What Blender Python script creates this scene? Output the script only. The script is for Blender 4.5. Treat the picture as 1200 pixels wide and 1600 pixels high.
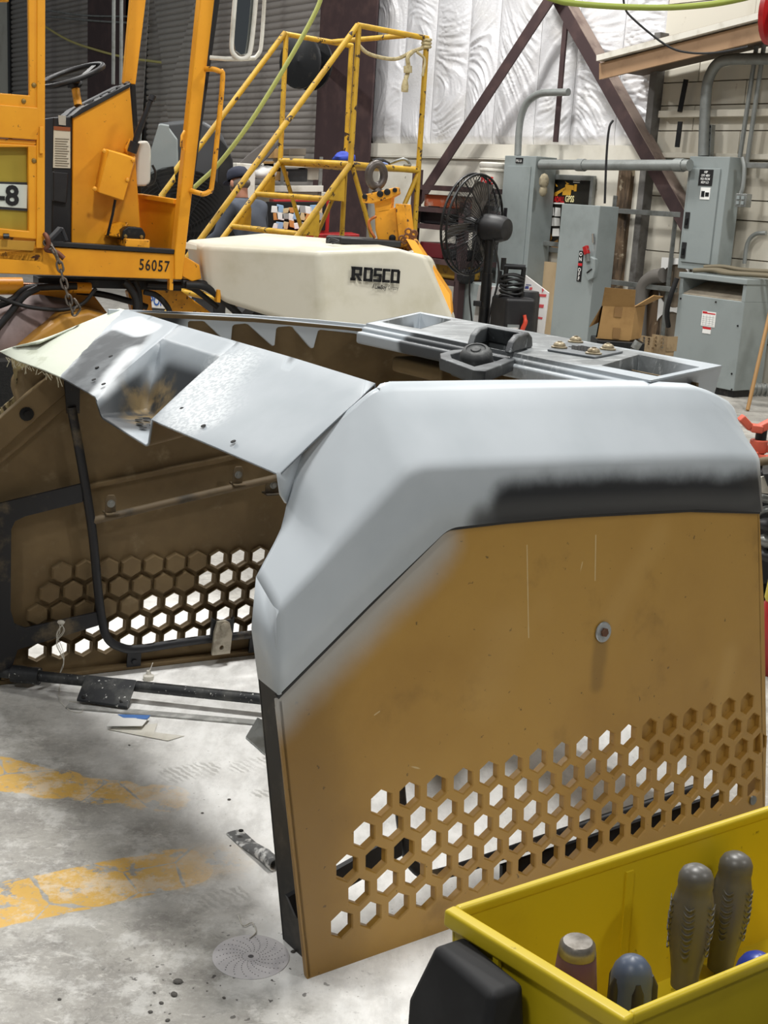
import bpy, bmesh, math, random
from mathutils import Vector, Matrix, noise
from mathutils.geometry import delaunay_2d_cdt

for o in list(bpy.data.objects):
    bpy.data.objects.remove(o, do_unlink=True)
C = bpy.context.scene.collection
random.seed(7)
R = math.radians

# ---------------------------------------------------------------- camera
CAM = Vector((0.0, 0.0, 1.5))
PITCH, ROLL, FPX = R(14.0), R(3.5), 2000.0
FW = Vector((0, math.cos(PITCH), -math.sin(PITCH)))
UP0 = Vector((0, math.sin(PITCH), math.cos(PITCH)))
RT0 = Vector((1, 0, 0))
RT = RT0 * math.cos(ROLL) + UP0 * math.sin(ROLL)
UP = UP0 * math.cos(ROLL) - RT0 * math.sin(ROLL)
cd = bpy.data.cameras.new('camera')
cam = bpy.data.objects.new('camera', cd)
C.objects.link(cam)
cd.sensor_fit = 'VERTICAL'
cd.sensor_height = 36.0
cd.sensor_width = 27.0
cd.lens = FPX / 1600.0 * 36.0
cd.clip_end = 200
cam.matrix_world = Matrix(((RT.x, UP.x, -FW.x, CAM.x), (RT.y, UP.y, -FW.y, CAM.y),
                           (RT.z, UP.z, -FW.z, CAM.z), (0, 0, 0, 1)))
bpy.context.scene.camera = cam

# ---------------------------------------------------------------- light
sc = bpy.context.scene
sc.view_settings.view_transform = 'Standard'
sc.view_settings.look = 'None'
sc.view_settings.gamma = 1.0
sc.view_settings.use_curve_mapping = False
sc.view_settings.exposure = -0.86
W = bpy.data.worlds.new('world')
sc.world = W
W.use_nodes = True
W.node_tree.nodes['Background'].inputs[0].default_value = (0.93, 0.97, 1.0, 1)
W.node_tree.nodes['Background'].inputs[1].default_value = 0.22


def high_bay(x, y, z, power, size=0.75):
    """one of the hall's round high-bay lamps, hanging above the frame"""
    l = bpy.data.lights.new('high_bay_lamp', 'AREA')
    l.shape = 'DISK'
    l.size = size
    l.energy = power
    l.color = (1.0, 0.985, 0.95)
    o = bpy.data.objects.new('high_bay_lamp', l)
    o.location = (x, y, z)
    C.objects.link(o)


high_bay(0.25, 3.45, 6.2, 500)
high_bay(-1.9, -2.2, 6.2, 230)
high_bay(5.0, 0.0, 6.2, 230)
high_bay(-5.2, 4.4, 6.2, 230)
high_bay(-2.2, 8.6, 6.2, 400)
high_bay(3.6, 7.2, 6.2, 430)
high_bay(-0.2, 12.0, 6.2, 470)
high_bay(-6.0, 13.0, 6.2, 620)

# ---------------------------------------------------------------- frames and helpers
A36 = R(36.0)
U = Vector((math.cos(A36), math.sin(A36), 0))       # the hall's two axes: everything but the sweeper follows them
V = Vector((-math.sin(A36), math.cos(A36), 0))
HOOD_O = Vector((-0.094, 2.207, 0))
HOODM = Matrix.Translation(HOOD_O) @ Matrix.Rotation(A36, 4, 'Z')
SHOPM = Matrix.Rotation(A36, 4, 'Z')


def ray(x, y):
    return FW + RT * ((x - 600) / FPX) + UP * ((800 - y) / FPX)


def at(x, y, Y):
    """the point at distance Y along the hall"""
    d = ray(x, y)
    return CAM + d * (Y / d.y)


def hit(x, y, P0, n):
    d = ray(x, y)
    return CAM + d * ((Vector(P0) - CAM).dot(n) / d.dot(n))


def onP(x, y, p):      # wall-parallel plane -> (q, z)
    h = hit(x, y, U * p, U)
    return h.dot(V), h.z


def onQ(x, y, q):
    h = hit(x, y, V * q, V)
    return h.dot(U), h.z


def S(p, q, z):
    return U * p + V * q + Vector((0, 0, z))


def lerp(a, b, t):
    return Vector(a) * (1 - t) + Vector(b) * t


def srgb(h):
    if isinstance(h, str):
        h = h.lstrip('#')
        h = [int(h[i:i + 2], 16) / 255 for i in (0, 2, 4)]
    r = [(c / 12.92 if c <= 0.04045 else ((c + 0.055) / 1.055) ** 2.4) for c in h]
    return (r[0], r[1], r[2], 1.0)


# ---------------------------------------------------------------- materials
class NT:
    def __init__(s, name):
        s.m = bpy.data.materials.new(name)
        s.m.use_nodes = True
        s.t = s.m.node_tree
        s.b = s.t.nodes['Principled BSDF']
        tc = s.t.nodes.new('ShaderNodeTexCoord')
        s.P = tc.outputs['Object']

    def n(s, typ, **kw):
        nd = s.t.nodes.new(typ)
        for k, v in kw.items():
            setattr(nd, k, v)
        return nd

    def link(s, a, sock):
        if isinstance(a, (int, float)):
            sock.default_value = a
        elif isinstance(a, (tuple, list, Vector)):
            sock.default_value = tuple(a)
        else:
            s.t.links.new(a, sock)

    def math(s, op, a, b=0.0, c=None, clamp=False):
        nd = s.n('ShaderNodeMath', operation=op, use_clamp=clamp)
        s.link(a, nd.inputs[0])
        s.link(b, nd.inputs[1])
        if c is not None:
            s.link(c, nd.inputs[2])
        return nd.outputs[0]

    def vmath(s, op, a, b=(0, 0, 0)):
        nd = s.n('ShaderNodeVectorMath', operation=op)
        s.link(a, nd.inputs[0])
        s.link(b, nd.inputs[1])
        return nd.outputs['Value'] if op in ('DOT_PRODUCT', 'LENGTH', 'DISTANCE') else nd.outputs[0]

    def noise(s, scale=5, detail=4, rough=0.55, stretch=None, dist=0.0):
        nd = s.n('ShaderNodeTexNoise')
        src = s.P
        if stretch:
            src = s.vmath('MULTIPLY', s.P, stretch)
        s.t.links.new(src, nd.inputs['Vector'])
        nd.inputs['Scale'].default_value = scale
        nd.inputs['Detail'].default_value = detail
        nd.inputs['Roughness'].default_value = rough
        nd.inputs['Distortion'].default_value = dist
        return nd.outputs[0]

    def ramp(s, v, lo, hi, a=0.0, b=1.0):
        nd = s.n('ShaderNodeMapRange', interpolation_type='SMOOTHSTEP')
        s.link(v, nd.inputs['Value'])
        nd.inputs['From Min'].default_value = lo
        nd.inputs['From Max'].default_value = hi
        nd.inputs['To Min'].default_value = a
        nd.inputs['To Max'].default_value = b
        return nd.outputs[0]

    def mix(s, fac, a, b):
        nd = s.n('ShaderNodeMix', data_type='RGBA')
        s.link(fac, nd.inputs[0])
        s.link(a, nd.inputs[6])
        s.link(b, nd.inputs[7])
        return nd.outputs[2]

    def seg(s, p0, p1, r0, r1, jit=0.0, jscale=8, strength=1.0):
        """1 within r0 of the segment p0-p1, falling to 0 at r1"""
        p0, p1 = Vector(p0), Vector(p1)
        d = p1 - p0
        L2 = d.length_squared
        rel = s.vmath('SUBTRACT', s.P, p0)
        if L2 > 1e-9:
            t = s.math('DIVIDE', s.vmath('DOT_PRODUCT', rel, d), L2, clamp=True)
            sc_ = s.n('ShaderNodeVectorMath', operation='SCALE')
            sc_.inputs[0].default_value = d
            s.t.links.new(t, sc_.inputs['Scale'])
            rel = s.vmath('SUBTRACT', rel, sc_.outputs[0])
        L = s.vmath('LENGTH', rel)
        if jit:
            L = s.math('ADD', L, s.math('MULTIPLY', s.math('SUBTRACT', s.noise(jscale, 5), 0.5), jit))
        m = s.ramp(L, r0, r1, 1.0, 0.0)
        return s.math('MULTIPLY', m, strength) if strength != 1.0 else m

    def axis(s, vec, d0, d1, jit=0.0, jscale=8):
        L = s.vmath('DOT_PRODUCT', s.P, vec)
        if jit:
            L = s.math('ADD', L, s.math('MULTIPLY', s.math('SUBTRACT', s.noise(jscale, 5), 0.5), jit))
        return s.ramp(L, d0, d1)

    def bump(s, h, strength=0.2, dist=0.01):
        nd = s.n('ShaderNodeBump')
        nd.inputs['Strength'].default_value = strength
        nd.inputs['Distance'].default_value = dist
        s.link(h, nd.inputs['Height'])
        s.t.links.new(nd.outputs[0], s.b.inputs['Normal'])

    def done(s, col, rough=0.5, metal=0.0):
        s.link(col, s.b.inputs['Base Color'])
        s.link(rough, s.b.inputs['Roughness'])
        s.link(metal, s.b.inputs['Metallic'])
        return s.m


def mat(name, col, rough=0.5, metal=0.0, col2=None, scale=6.0, lo=0.45, hi=0.7, bump=0.0, bscale=60, stretch=None,
        col3=None, scale3=30, lo3=0.6, hi3=0.68):
    """paint or metal with blotches of a second colour (dust, wear) and chips of a third"""
    n = NT(name)
    c = srgb(col)
    if col2:
        c = n.mix(n.ramp(n.noise(scale, 6, 0.6, stretch), lo, hi), c, srgb(col2))
    if col3:
        c = n.mix(n.ramp(n.noise(scale3, 4, 0.6), lo3, hi3), c, srgb(col3))
    if bump:
        n.bump(n.noise(bscale, 4), bump)
    return n.done(c, rough, metal)


# ---------------------------------------------------------------- mesh builder
class MB:
    def __init__(s, M=None):
        s.v = []
        s.f = []
        s.mi = []
        s.M = M
        s.cur = 0

    def add(s, vs, fs):
        k = len(s.v)
        for p in vs:
            p = Vector(p)
            s.v.append(s.M @ p if s.M else p)
        for f in fs:
            s.f.append([k + i for i in f])
            s.mi.append(s.cur)
        return s

    def orient(s, f0, ref):
        """turn the faces added since f0 towards ref(centre)"""
        for k in range(f0, len(s.f)):
            f = s.f[k]
            P = [s.v[i] for i in f]
            c = sum(P, Vector()) / len(P)
            n = Vector()
            for i in range(len(P)):
                n += (P[i] - c).cross(P[(i + 1) % len(P)] - c)
            if n.dot(ref(c)) < 0:
                s.f[k] = list(reversed(f))
        return s

    def box(s, lo, hi):
        x0, y0, z0 = lo
        x1, y1, z1 = hi
        return s.add([(x0, y0, z0), (x1, y0, z0), (x1, y1, z0), (x0, y1, z0), (x0, y0, z1), (x1, y0, z1), (x1, y1, z1), (x0, y1, z1)],
                     [(0, 3, 2, 1), (4, 5, 6, 7), (0, 1, 5, 4), (1, 2, 6, 5), (2, 3, 7, 6), (3, 0, 4, 7)])

    def obox(s, c, a, b, d):
        """box from its centre and three half-edge vectors"""
        c, a, b, d = Vector(c), Vector(a), Vector(b), Vector(d)
        if a.cross(b).dot(d) < 0:
            a = -a
        vs = [c - a - b - d, c + a - b - d, c + a + b - d, c - a + b - d, c - a - b + d, c + a - b + d, c + a + b + d, c - a + b + d]
        return s.add(vs, [(0, 3, 2, 1), (4, 5, 6, 7), (0, 1, 5, 4), (1, 2, 6, 5), (2, 3, 7, 6), (3, 0, 4, 7)])

    def bar(s, p0, p1, w, h, up=(0, 0, 1)):
        """rectangular bar between two points"""
        p0, p1 = Vector(p0), Vector(p1)
        d = (p1 - p0)
        x = d.normalized()
        y = Vector(up).cross(x)
        if y.length < 1e-4:
            y = Vector((1, 0, 0)).cross(x)
        y.normalize()
        z = x.cross(y)
        return s.obox((p0 + p1) / 2, d / 2, y * w / 2, z * h / 2)

    def prism(s, poly, ext):
        """polygon (3-D points) pushed along ext"""
        poly = [Vector(p) for p in poly]
        ext = Vector(ext)
        n = len(poly)
        nrm = Vector((0, 0, 0))
        for i in range(n):
            nrm += poly[i].cross(poly[(i + 1) % n])
        if nrm.dot(ext) > 0:
            poly = poly[::-1]
        vs = poly + [p + ext for p in poly]
        fs = [tuple(range(n)), tuple(range(2 * n - 1, n - 1, -1))]
        for i in range(n):
            j = (i + 1) % n
            fs.append((j, i, i + n, j + n))
        return s.add(vs, fs)

    def tube(s, pts, r, n=8, closed=False, caps=True):
        pts = [Vector(p) for p in pts]
        m = len(pts)
        rs = r if isinstance(r, (list, tuple)) else [r] * m
        tang = []
        for i in range(m):
            if closed:
                t = pts[(i + 1) % m] - pts[i - 1]
            else:
                t = pts[min(i + 1, m - 1)] - pts[max(i - 1, 0)]
            tang.append(t.normalized() if t.length > 1e-9 else Vector((0, 0, 1)))
        a = tang[0].orthogonal().normalized()
        vs, fs = [], []
        for i in range(m):
            t = tang[i]
            a = (a - t * a.dot(t))
            a = a.normalized() if a.length > 1e-6 else t.orthogonal().normalized()
            b = t.cross(a)
            for k in range(n):
                w = 2 * math.pi * k / n
                vs.append(pts[i] + (a * math.cos(w) + b * math.sin(w)) * rs[i])
        for i in range(m if closed else m - 1):
            j = (i + 1) % m
            for k in range(n):
                l = (k + 1) % n
                fs.append((i * n + k, i * n + l, j * n + l, j * n + k))
        if caps and not closed:
            fs.append(tuple(range(n - 1, -1, -1)))
            fs.append(tuple((m - 1) * n + k for k in range(n)))
        return s.add(vs, fs)

    def lathe(s, c, axis, prof, n=16):
        """profile [(radius, height)] turned about axis through c"""
        c, ax = Vector(c), Vector(axis).normalized()
        a = ax.orthogonal().normalized()
        b = ax.cross(a)
        vs, fs = [], []
        for r, h in prof:
            for k in range(n):
                w = 2 * math.pi * k / n
                vs.append(c + ax * h + (a * math.cos(w) + b * math.sin(w)) * max(r, 1e-5))
        for i in range(len(prof) - 1):
            for k in range(n):
                l = (k + 1) % n
                fs.append((i * n + k, i * n + l, (i + 1) * n + l, (i + 1) * n + k))
        fs.append(tuple(range(n - 1, -1, -1)))
        fs.append(tuple((len(prof) - 1) * n + k for k in range(n)))
        return s.add(vs, fs)

    def ball(s, c, rx, ry=None, rz=None, n=14, axes=None):
        ry = ry or rx
        rz = rz or rx
        m = n // 2
        ax = axes or (Vector((1, 0, 0)), Vector((0, 1, 0)), Vector((0, 0, 1)))
        c = Vector(c)
        vs, fs = [], []
        for i in range(m + 1):
            t = math.pi * (i + 0.02) / (m + 0.04)
            for k in range(n):
                w = 2 * math.pi * k / n
                vs.append(c + ax[0] * (rx * math.sin(t) * math.cos(w)) + ax[1] * (ry * math.sin(t) * math.sin(w)) - ax[2] * (rz * math.cos(t)))
        for i in range(m):
            for k in range(n):
                l = (k + 1) % n
                fs.append((i * n + k, i * n + l, (i + 1) * n + l, (i + 1) * n + k))
        fs.append(tuple(range(n - 1, -1, -1)))
        fs.append(tuple(m * n + k for k in range(n)))
        return s.add(vs, fs)


INV = {}


def thing(name, label, cat, loc, rotz=0.0, group=None):
    o = bpy.data.objects.new(name, None)
    o.empty_display_size = 0.1
    C.objects.link(o)
    o.location = loc
    o.rotation_euler = (0, 0, rotz)
    tag(o, label, cat, group)
    INV[o] = (Matrix.Translation(Vector(loc)) @ Matrix.Rotation(rotz, 4, 'Z')).inverted()
    return o


def tag(o, label, cat, group=None):
    o['label'] = label
    o['category'] = cat
    if group:
        o['group'] = group
    return o


def build(name, mb, m, parent=None, smooth=None, bevel=0.0, label=None, seg=2, solid=0.0, kind=None, fix=False, solid_off=-1.0, blim=30):
    """link the builder's shapes as ONE mesh object (world coordinates are taken into the parent's frame)"""
    me = bpy.data.meshes.new(name)
    vs = mb.v
    o = bpy.data.objects.new(name, me)
    if parent is not None:
        Mi = INV[parent]
        INV[o] = Mi
        vs = [Mi @ p for p in vs]
        o.parent = parent
    else:
        xs = [p.x for p in vs]
        ys = [p.y for p in vs]
        b = Vector(((min(xs) + max(xs)) / 2, (min(ys) + max(ys)) / 2, min(p.z for p in vs)))
        o.location = b
        INV[o] = Matrix.Translation(-b)
        vs = [p - b for p in vs]
    me.from_pydata([tuple(p) for p in vs], [], mb.f)
    ms = m if isinstance(m, (list, tuple)) else [m]
    for mm in ms:
        me.materials.append(mm)
    if len(ms) > 1:
        for p, i in zip(me.polygons, mb.mi):
            p.material_index = min(i, len(ms) - 1)
    me.validate()
    if fix:
        bm = bmesh.new()
        bm.from_mesh(me)
        bmesh.ops.recalc_face_normals(bm, faces=bm.faces)
        bm.to_mesh(me)
        bm.free()
    if smooth is not None:
        for p in me.polygons:
            p.use_smooth = True
        me.set_sharp_from_angle(angle=R(smooth))
    C.objects.link(o)
    if solid:
        md = o.modifiers.new('solid', 'SOLIDIFY')
        md.thickness = solid
        md.offset = solid_off
        if len(ms) > 1:
            md.material_offset = 1
            md.material_offset_rim = 0
    if bevel:
        md = o.modifiers.new('bevel', 'BEVEL')
        md.width = bevel
        md.segments = seg
        md.limit_method = 'ANGLE'
        md.angle_limit = R(blim)
        if smooth is None:
            for p in me.polygons:
                p.use_smooth = True
            wn = o.modifiers.new('wn', 'WEIGHTED_NORMAL')
            wn.keep_sharp = True
    if label:
        o['label'] = label
    if kind:
        o['kind'] = kind
    return o


def dup(o, parent=None, M=None):
    """copy of one mesh object, sharing its mesh"""
    c = o.copy()
    C.objects.link(c)
    if parent is not None:
        c.parent = parent
    if M is not None:
        c.matrix_local = M
    return c


def plate(mb, outline, holes, fn, d0, d1):
    """flat plate with holes: 2-D outline and holes mapped by fn(x, y, depth) between depths d0 and d1"""
    pts, edges = [], []

    def loop(l):
        k = len(pts)
        pts.extend(Vector((p[0], p[1])) for p in l)
        edges.extend((k + i, k + (i + 1) % len(l)) for i in range(len(l)))
    loop(outline)
    for h in holes:
        loop(h)
    vs, _, fs, _, _, _ = delaunay_2d_cdt(pts, edges, [], 0, 1e-6)

    def inside(p, l):
        c = False
        n = len(l)
        for i in range(n):
            x0, y0 = l[i][0], l[i][1]
            x1, y1 = l[(i + 1) % n][0], l[(i + 1) % n][1]
            if (y0 > p[1]) != (y1 > p[1]) and p[0] < (x1 - x0) * (p[1] - y0) / (y1 - y0) + x0:
                c = not c
        return c
    bb = [(min(q[0] for q in h), max(q[0] for q in h), min(q[1] for q in h), max(q[1] for q in h)) for h in holes]
    keep = []
    for f in fs:
        c = sum((vs[i] for i in f), Vector((0, 0))) / len(f)
        if not inside(c, outline):
            continue
        bad = False
        for h, b in zip(holes, bb):
            if b[0] < c.x < b[1] and b[2] < c.y < b[3] and inside(c, h):
                bad = True
                break
        if not bad:
            keep.append(f)
    n = len(vs)
    V3 = [fn(p.x, p.y, d0) for p in vs] + [fn(p.x, p.y, d1) for p in vs]
    F = [tuple(f) for f in keep] + [tuple(i + n for i in reversed(f)) for f in keep]
    cnt = {}
    for f in keep:
        for i in range(len(f)):
            e = (f[i], f[(i + 1) % len(f)])
            if (e[1], e[0]) in cnt:
                del cnt[(e[1], e[0])]
            else:
                cnt[e] = 1
    for a, b in cnt:
        F.append((b, a, a + n, b + n))
    mb.add(V3, F)


def text(name, s, m, origin, xdir, ydir, size, parent, thick=0.002, bold=0.0, align='LEFT', sx=1.0, space=1.0):
    cu = bpy.data.curves.new(name, 'FONT')
    cu.body = s
    cu.size = 1.0
    cu.align_x = align
    cu.offset = bold
    cu.resolution_u = 3
    cu.space_character = space
    t = bpy.data.objects.new('tmp', cu)
    C.objects.link(t)
    dg = bpy.context.evaluated_depsgraph_get()
    me = bpy.data.meshes.new_from_object(t.evaluated_get(dg))
    x = Vector(xdir).normalized()
    y = Vector(ydir)
    y = (y - x * y.dot(x)).normalized()
    z = x.cross(y)
    mb = MB()
    fs = [tuple(p.vertices) for p in me.polygons]
    vs = [Vector(origin) + x * (v.co.x * size * sx) + y * (v.co.y * size) + z * thick for v in me.vertices]
    mb.add(vs, fs)
    bpy.data.objects.remove(t)
    bpy.data.curves.remove(cu)
    return build(name, mb, m, parent)


def arc(c, a, b, r, t0, t1, n=8):
    """points on an arc about c, in the plane of unit vectors a, b"""
    return [Vector(c) + (Vector(a) * math.cos(t0 + (t1 - t0) * i / n) + Vector(b) * math.sin(t0 + (t1 - t0) * i / n)) * r for i in range(n + 1)]


def smooth_path(pts, k=6):
    """Catmull-Rom curve through points"""
    pts = [Vector(p) for p in pts]
    q = [pts[0] * 2 - pts[1]] + pts + [pts[-1] * 2 - pts[-2]]
    out = []
    for i in range(1, len(q) - 2):
        for j in range(k):
            t = j / k
            out.append(0.5 * ((2 * q[i]) + (q[i + 1] - q[i - 1]) * t + (2 * q[i - 1] - 5 * q[i] + 4 * q[i + 1] - q[i + 2]) * t * t
                              + (3 * q[i] - q[i - 1] - 3 * q[i + 1] + q[i + 2]) * t * t * t))
    out.append(pts[-1])
    return out
# ---------------------------------------------------------------- materials of the hall
CAB_Y = mat('cab_yellow', '#e9a01f', 0.42, col2='#dc9119', scale=3, lo=0.35, hi=0.75, col3='#8a5a18', scale3=26, lo3=0.68, hi3=0.72)
CAB_Y2 = mat('hitch_yellow', '#e8a022', 0.5, col2='#c98716', scale=8, col3='#5a3416', scale3=22, lo3=0.60, hi3=0.64)
RAIL_Y = mat('stair_yellow', '#c9a02a', 0.5, col2='#b18a2a', scale=9, lo=0.4, hi=0.7, col3='#3a2a1e', scale3=16, lo3=0.60, hi3=0.63)
STEEL_D = mat('dark_red_steel', '#3b2a2b', 0.6, col2='#4c3836', scale=4)
BLACK = mat('black_plastic', '#17171a', 0.5, col2='#242425', scale=9)
BLACK_M = mat('black_metal', '#1b1c1e', 0.42, 0.3, col2='#3a3733', scale=14, lo=0.55, hi=0.75)
RUBBER = mat('black_rubber', '#131315', 0.6)
GREY_P = mat('panel_grey', '#8b9393', 0.45, col2='#808887', scale=3, bump=0.02)
GREY_PD = mat('panel_grey_side', '#858d8d', 0.5)
GALV = mat('galvanised', '#8f9290', 0.38, 0.6, col2='#73746f', scale=10)
GALV_L = mat('conduit_grey', '#8d918f', 0.45, 0.35, col2='#7c7f7c', scale=6)
CREAM = mat('cream_wall', '#cfcabc', 0.65, col2='#b3ab99', scale=1.6, lo=0.45, hi=0.75, stretch=(1, 1, 0.35), col3='#7d7260', scale3=7, lo3=0.66, hi3=0.8)
BOARD = mat('white_board', '#d7d3c7', 0.6, col2='#c2bcae', scale=1.5, col3='#6b6458', scale3=14, lo3=0.70, hi3=0.76)
CARD = mat('cardboard', '#a3804f', 0.8, col2='#8f6e42', scale=5)
WHITE = mat('white_paint', '#e4e4e2', 0.5)
WHITE_D = mat('dusty_white', '#d5d2c8', 0.55, col2='#b8b3a6', scale=6)
RED = mat('red_paint', '#a51c1c', 0.4, col2='#7a1414', scale=8)
CHROME = mat('chrome', '#cfcfcf', 0.15, 0.9)
DARKGAP = mat('dark_gap', '#0c0b0a', 0.8)
BLUE = mat('blue_rag', '#1c3aa8', 0.7)
TAN = mat('tan_trim', '#9a7b5c', 0.55, col2='#86684b', scale=4)
WOOD = mat('old_wood', '#6b5742', 0.8, col2='#2e241b', scale=5, lo=0.4, hi=0.65, stretch=(3, 3, 0.5), col3='#b7aa92', scale3=5, lo3=0.58, hi3=0.66)
SHUT = mat('shutter_grey', '#a09a95', 0.5, 0.2, col2='#8b8580', scale=2.5)
LAB_W = mat('label_white', '#e9e9e6', 0.5)
LAB_B = mat('label_black', '#0e0e10', 0.5)
LAB_R = mat('label_red', '#c21f26', 0.5)
FOIL = None
n = NT('foil_insulation')
n.bump(n.noise(26, 4, 0.6, dist=1.2), 0.22, 0.02)
FOIL = n.done(n.mix(n.ramp(n.noise(1.7, 5), 0.45, 0.8), srgb('#e0e0e3'), srgb('#c9c7c5')), 0.34, 0.12)


def floor_material():
    n = NT('concrete_floor')
    big = n.noise(1.3, 5)
    med = n.noise(7, 8, 0.65)
    fine = n.noise(70, 6, 0.7)
    c = n.mix(n.ramp(big, 0.35, 0.7), srgb('#b2afa8'), srgb('#8f8c86'))
    c = n.mix(n.ramp(med, 0.42, 0.66, 0, 0.75), c, srgb('#807d78'))
    c = n.mix(n.ramp(fine, 0.5, 0.75, 0, 0.55), c, srgb('#c9c6bf'))
    grit = n.noise(26, 9, 0.82, dist=0.6)
    c = n.mix(n.ramp(grit, 0.50, 0.62, 0, 0.42), c, srgb('#6f6c67'))
    c = n.mix(n.ramp(n.noise(34, 8, 0.8, stretch=(0.5, 1.2, 1), dist=1.0), 0.55, 0.66, 0, 0.5), c, srgb('#dedbd4'))
    # worn yellow lines
    l1 = n.math('MAXIMUM', n.seg((-1.9, 3.28, 0), (-0.80, 2.965, 0), 0.078, 0.086, 0.06, 9),
                n.seg((-0.80, 2.965, 0), (-0.5, 2.925, 0), 0.055, 0.068, 0.12, 11))
    l2 = n.math('MAXIMUM', n.seg((-1.7, 1.88, 0), (-0.42, 2.592, 0), 0.084, 0.090, 0.03, 9),
                n.seg((-0.42, 2.592, 0), (-0.30, 2.655, 0), 0.04, 0.11, 0.10, 12, 0.6))
    vor = n.n('ShaderNodeTexVoronoi', feature='DISTANCE_TO_EDGE')
    n.t.links.new(n.vmath('ADD', n.P, n.vmath('SCALE', (0, 0, 0))), vor.inputs['Vector'])
    vor.inputs['Scale'].default_value = 4.3
    crack = n.ramp(n.math('ADD', vor.outputs[0], n.math('MULTIPLY', n.noise(22, 3), 0.05)), 0.030, 0.040)
    wear = n.ramp(n.noise(11, 7, 0.68), 0.40, 0.45)
    wear2 = n.ramp(n.noise(55, 4, 0.7), 0.36, 0.48, 0.55, 1.0)
    line = n.math('MULTIPLY', n.math('MAXIMUM', l1, l2), n.math('MULTIPLY', n.math('MULTIPLY', crack, wear), wear2))
    c = n.mix(n.math('MULTIPLY', line, 0.92), c, n.mix(n.noise(20, 4), srgb('#cf9f3c'), srgb('#dcb45c')))
    # sanding dust around the hood, brushed and scuffed
    hood = [HOODM @ Vector(p) for p in ((0.62, 1.7, 0), (0.62, 0.6, 0), (0.30, -0.55, 0), (1.3, 0.9, 0))]
    d = n.seg(hood[0], hood[1], 0.30, 0.75, 0.65, 3)
    d = n.math('MAXIMUM', d, n.seg(hood[1], hood[3], 0.40, 0.80, 0.55, 3))
    d = n.math('MAXIMUM', d, n.seg(hood[1], hood[2], 0.34, 0.62, 0.75, 3.5))
    scuff = n.ramp(n.noise(14, 8, 0.7, stretch=(1.0, 0.45, 1)), 0.40, 0.64, 1.0, 0.66)
    fleck = n.ramp(n.noise(95, 3, 0.6), 0.66, 0.72, 1.0, 0.35)
    dust = n.math('MULTIPLY', n.math('MULTIPLY', d, scuff), fleck)
    c = n.mix(n.math('MULTIPLY', dust, 0.93), c, srgb('#f8f8f6'))
    # boot prints scuffed through the dust
    wv = n.n('ShaderNodeTexWave', wave_type='BANDS', bands_direction='DIAGONAL')
    n.t.links.new(n.P, wv.inputs['Vector'])
    wv.inputs['Scale'].default_value = 26.0
    wv.inputs['Distortion'].default_value = 4.0
    wv.inputs['Detail'].default_value = 3.0
    wv.inputs['Detail Scale'].default_value = 2.0
    pr = None
    for p0, p1, r in (((-0.50, 3.06, 0), (-0.43, 3.10, 0), 0.052), ((-0.33, 3.13, 0), (-0.27, 3.17, 0), 0.045), ((-0.30, 3.33, 0), (-0.22, 3.40, 0), 0.05),
                      ((-0.27, 2.98, 0), (-0.19, 2.99, 0), 0.03), ((-0.33, 2.46, 0), (-0.27, 2.50, 0), 0.04)):
        m_ = n.seg(p0, p1, r * 0.6, r, 0.05, 18)
        pr = m_ if pr is None else n.math('MAXIMUM', pr, m_)
    c = n.mix(n.math('MULTIPLY', n.math('MULTIPLY', pr, n.ramp(wv.outputs[0], 0.3, 0.7)), n.ramp(n.noise(9, 4), 0.35, 0.65, 0.15, 0.7)), c, srgb('#8d8b85'))
    haze = n.seg((-0.9, 2.5, 0), (0.5, 1.6, 0), 0.5, 1.5, 0.5, 2, 0.45)
    c = n.mix(n.math('MULTIPLY', haze, n.ramp(n.noise(9, 9, 0.75), 0.48, 0.62)), c, srgb('#e2e1dd'))
    crumbs = n.seg((-0.30, 2.15, 0), (-0.22, 2.2, 0), 0.05, 0.32, 0.1, 6)
    c = n.mix(n.math('MULTIPLY', crumbs, n.ramp(n.noise(48, 2), 0.66, 0.69)), c, srgb('#4a4744'))
    n.bump(n.math('ADD', fine, n.math('MULTIPLY', med, 0.6)), 0.18, 0.004)
    return n.done(c, 0.62)


FLOOR = floor_material()
mb = MB()
mb.add([(-30, -6, 0), (20, -6, 0), (20, 32, 0), (-30, 32, 0)], [(0, 1, 2, 3)])
fl = build('floor', mb, FLOOR, kind='structure')
fl.data.transform(Matrix.Translation(fl.location))
fl.location = (0, 0, 0)

# ---------------------------------------------------------------- back wall (runs along V at p = PW)
PW = 9.05
QE = onP(1003, 300, PW)[0]          # the foil's right end
QS = onP(572, 230, PW)[0]           # the big column beside the shutter
ZF = 2.06
mb = MB(SHOPM)
mb.box((PW, QE, 0), (PW + 0.12, QS, ZF - 0.14))
wall = build('wall_back', mb, BOARD, kind='structure')
mb = MB(SHOPM)
mb.box((PW - 0.03, QE, ZF - 0.14), (PW + 0.12, QS, ZF))
mb.box((PW - 0.035, QE, ZF - 0.155), (PW + 0.1, QS, ZF - 0.143))
build('wall_rail', mb, BOARD, wall)
mb = MB(SHOPM)
mb.box((PW + 0.13, QE - 0.02, ZF), (PW + 0.2, QS + 0.3, 5.2))
build('wall_frame', mb, STEEL_D, wall)

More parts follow.
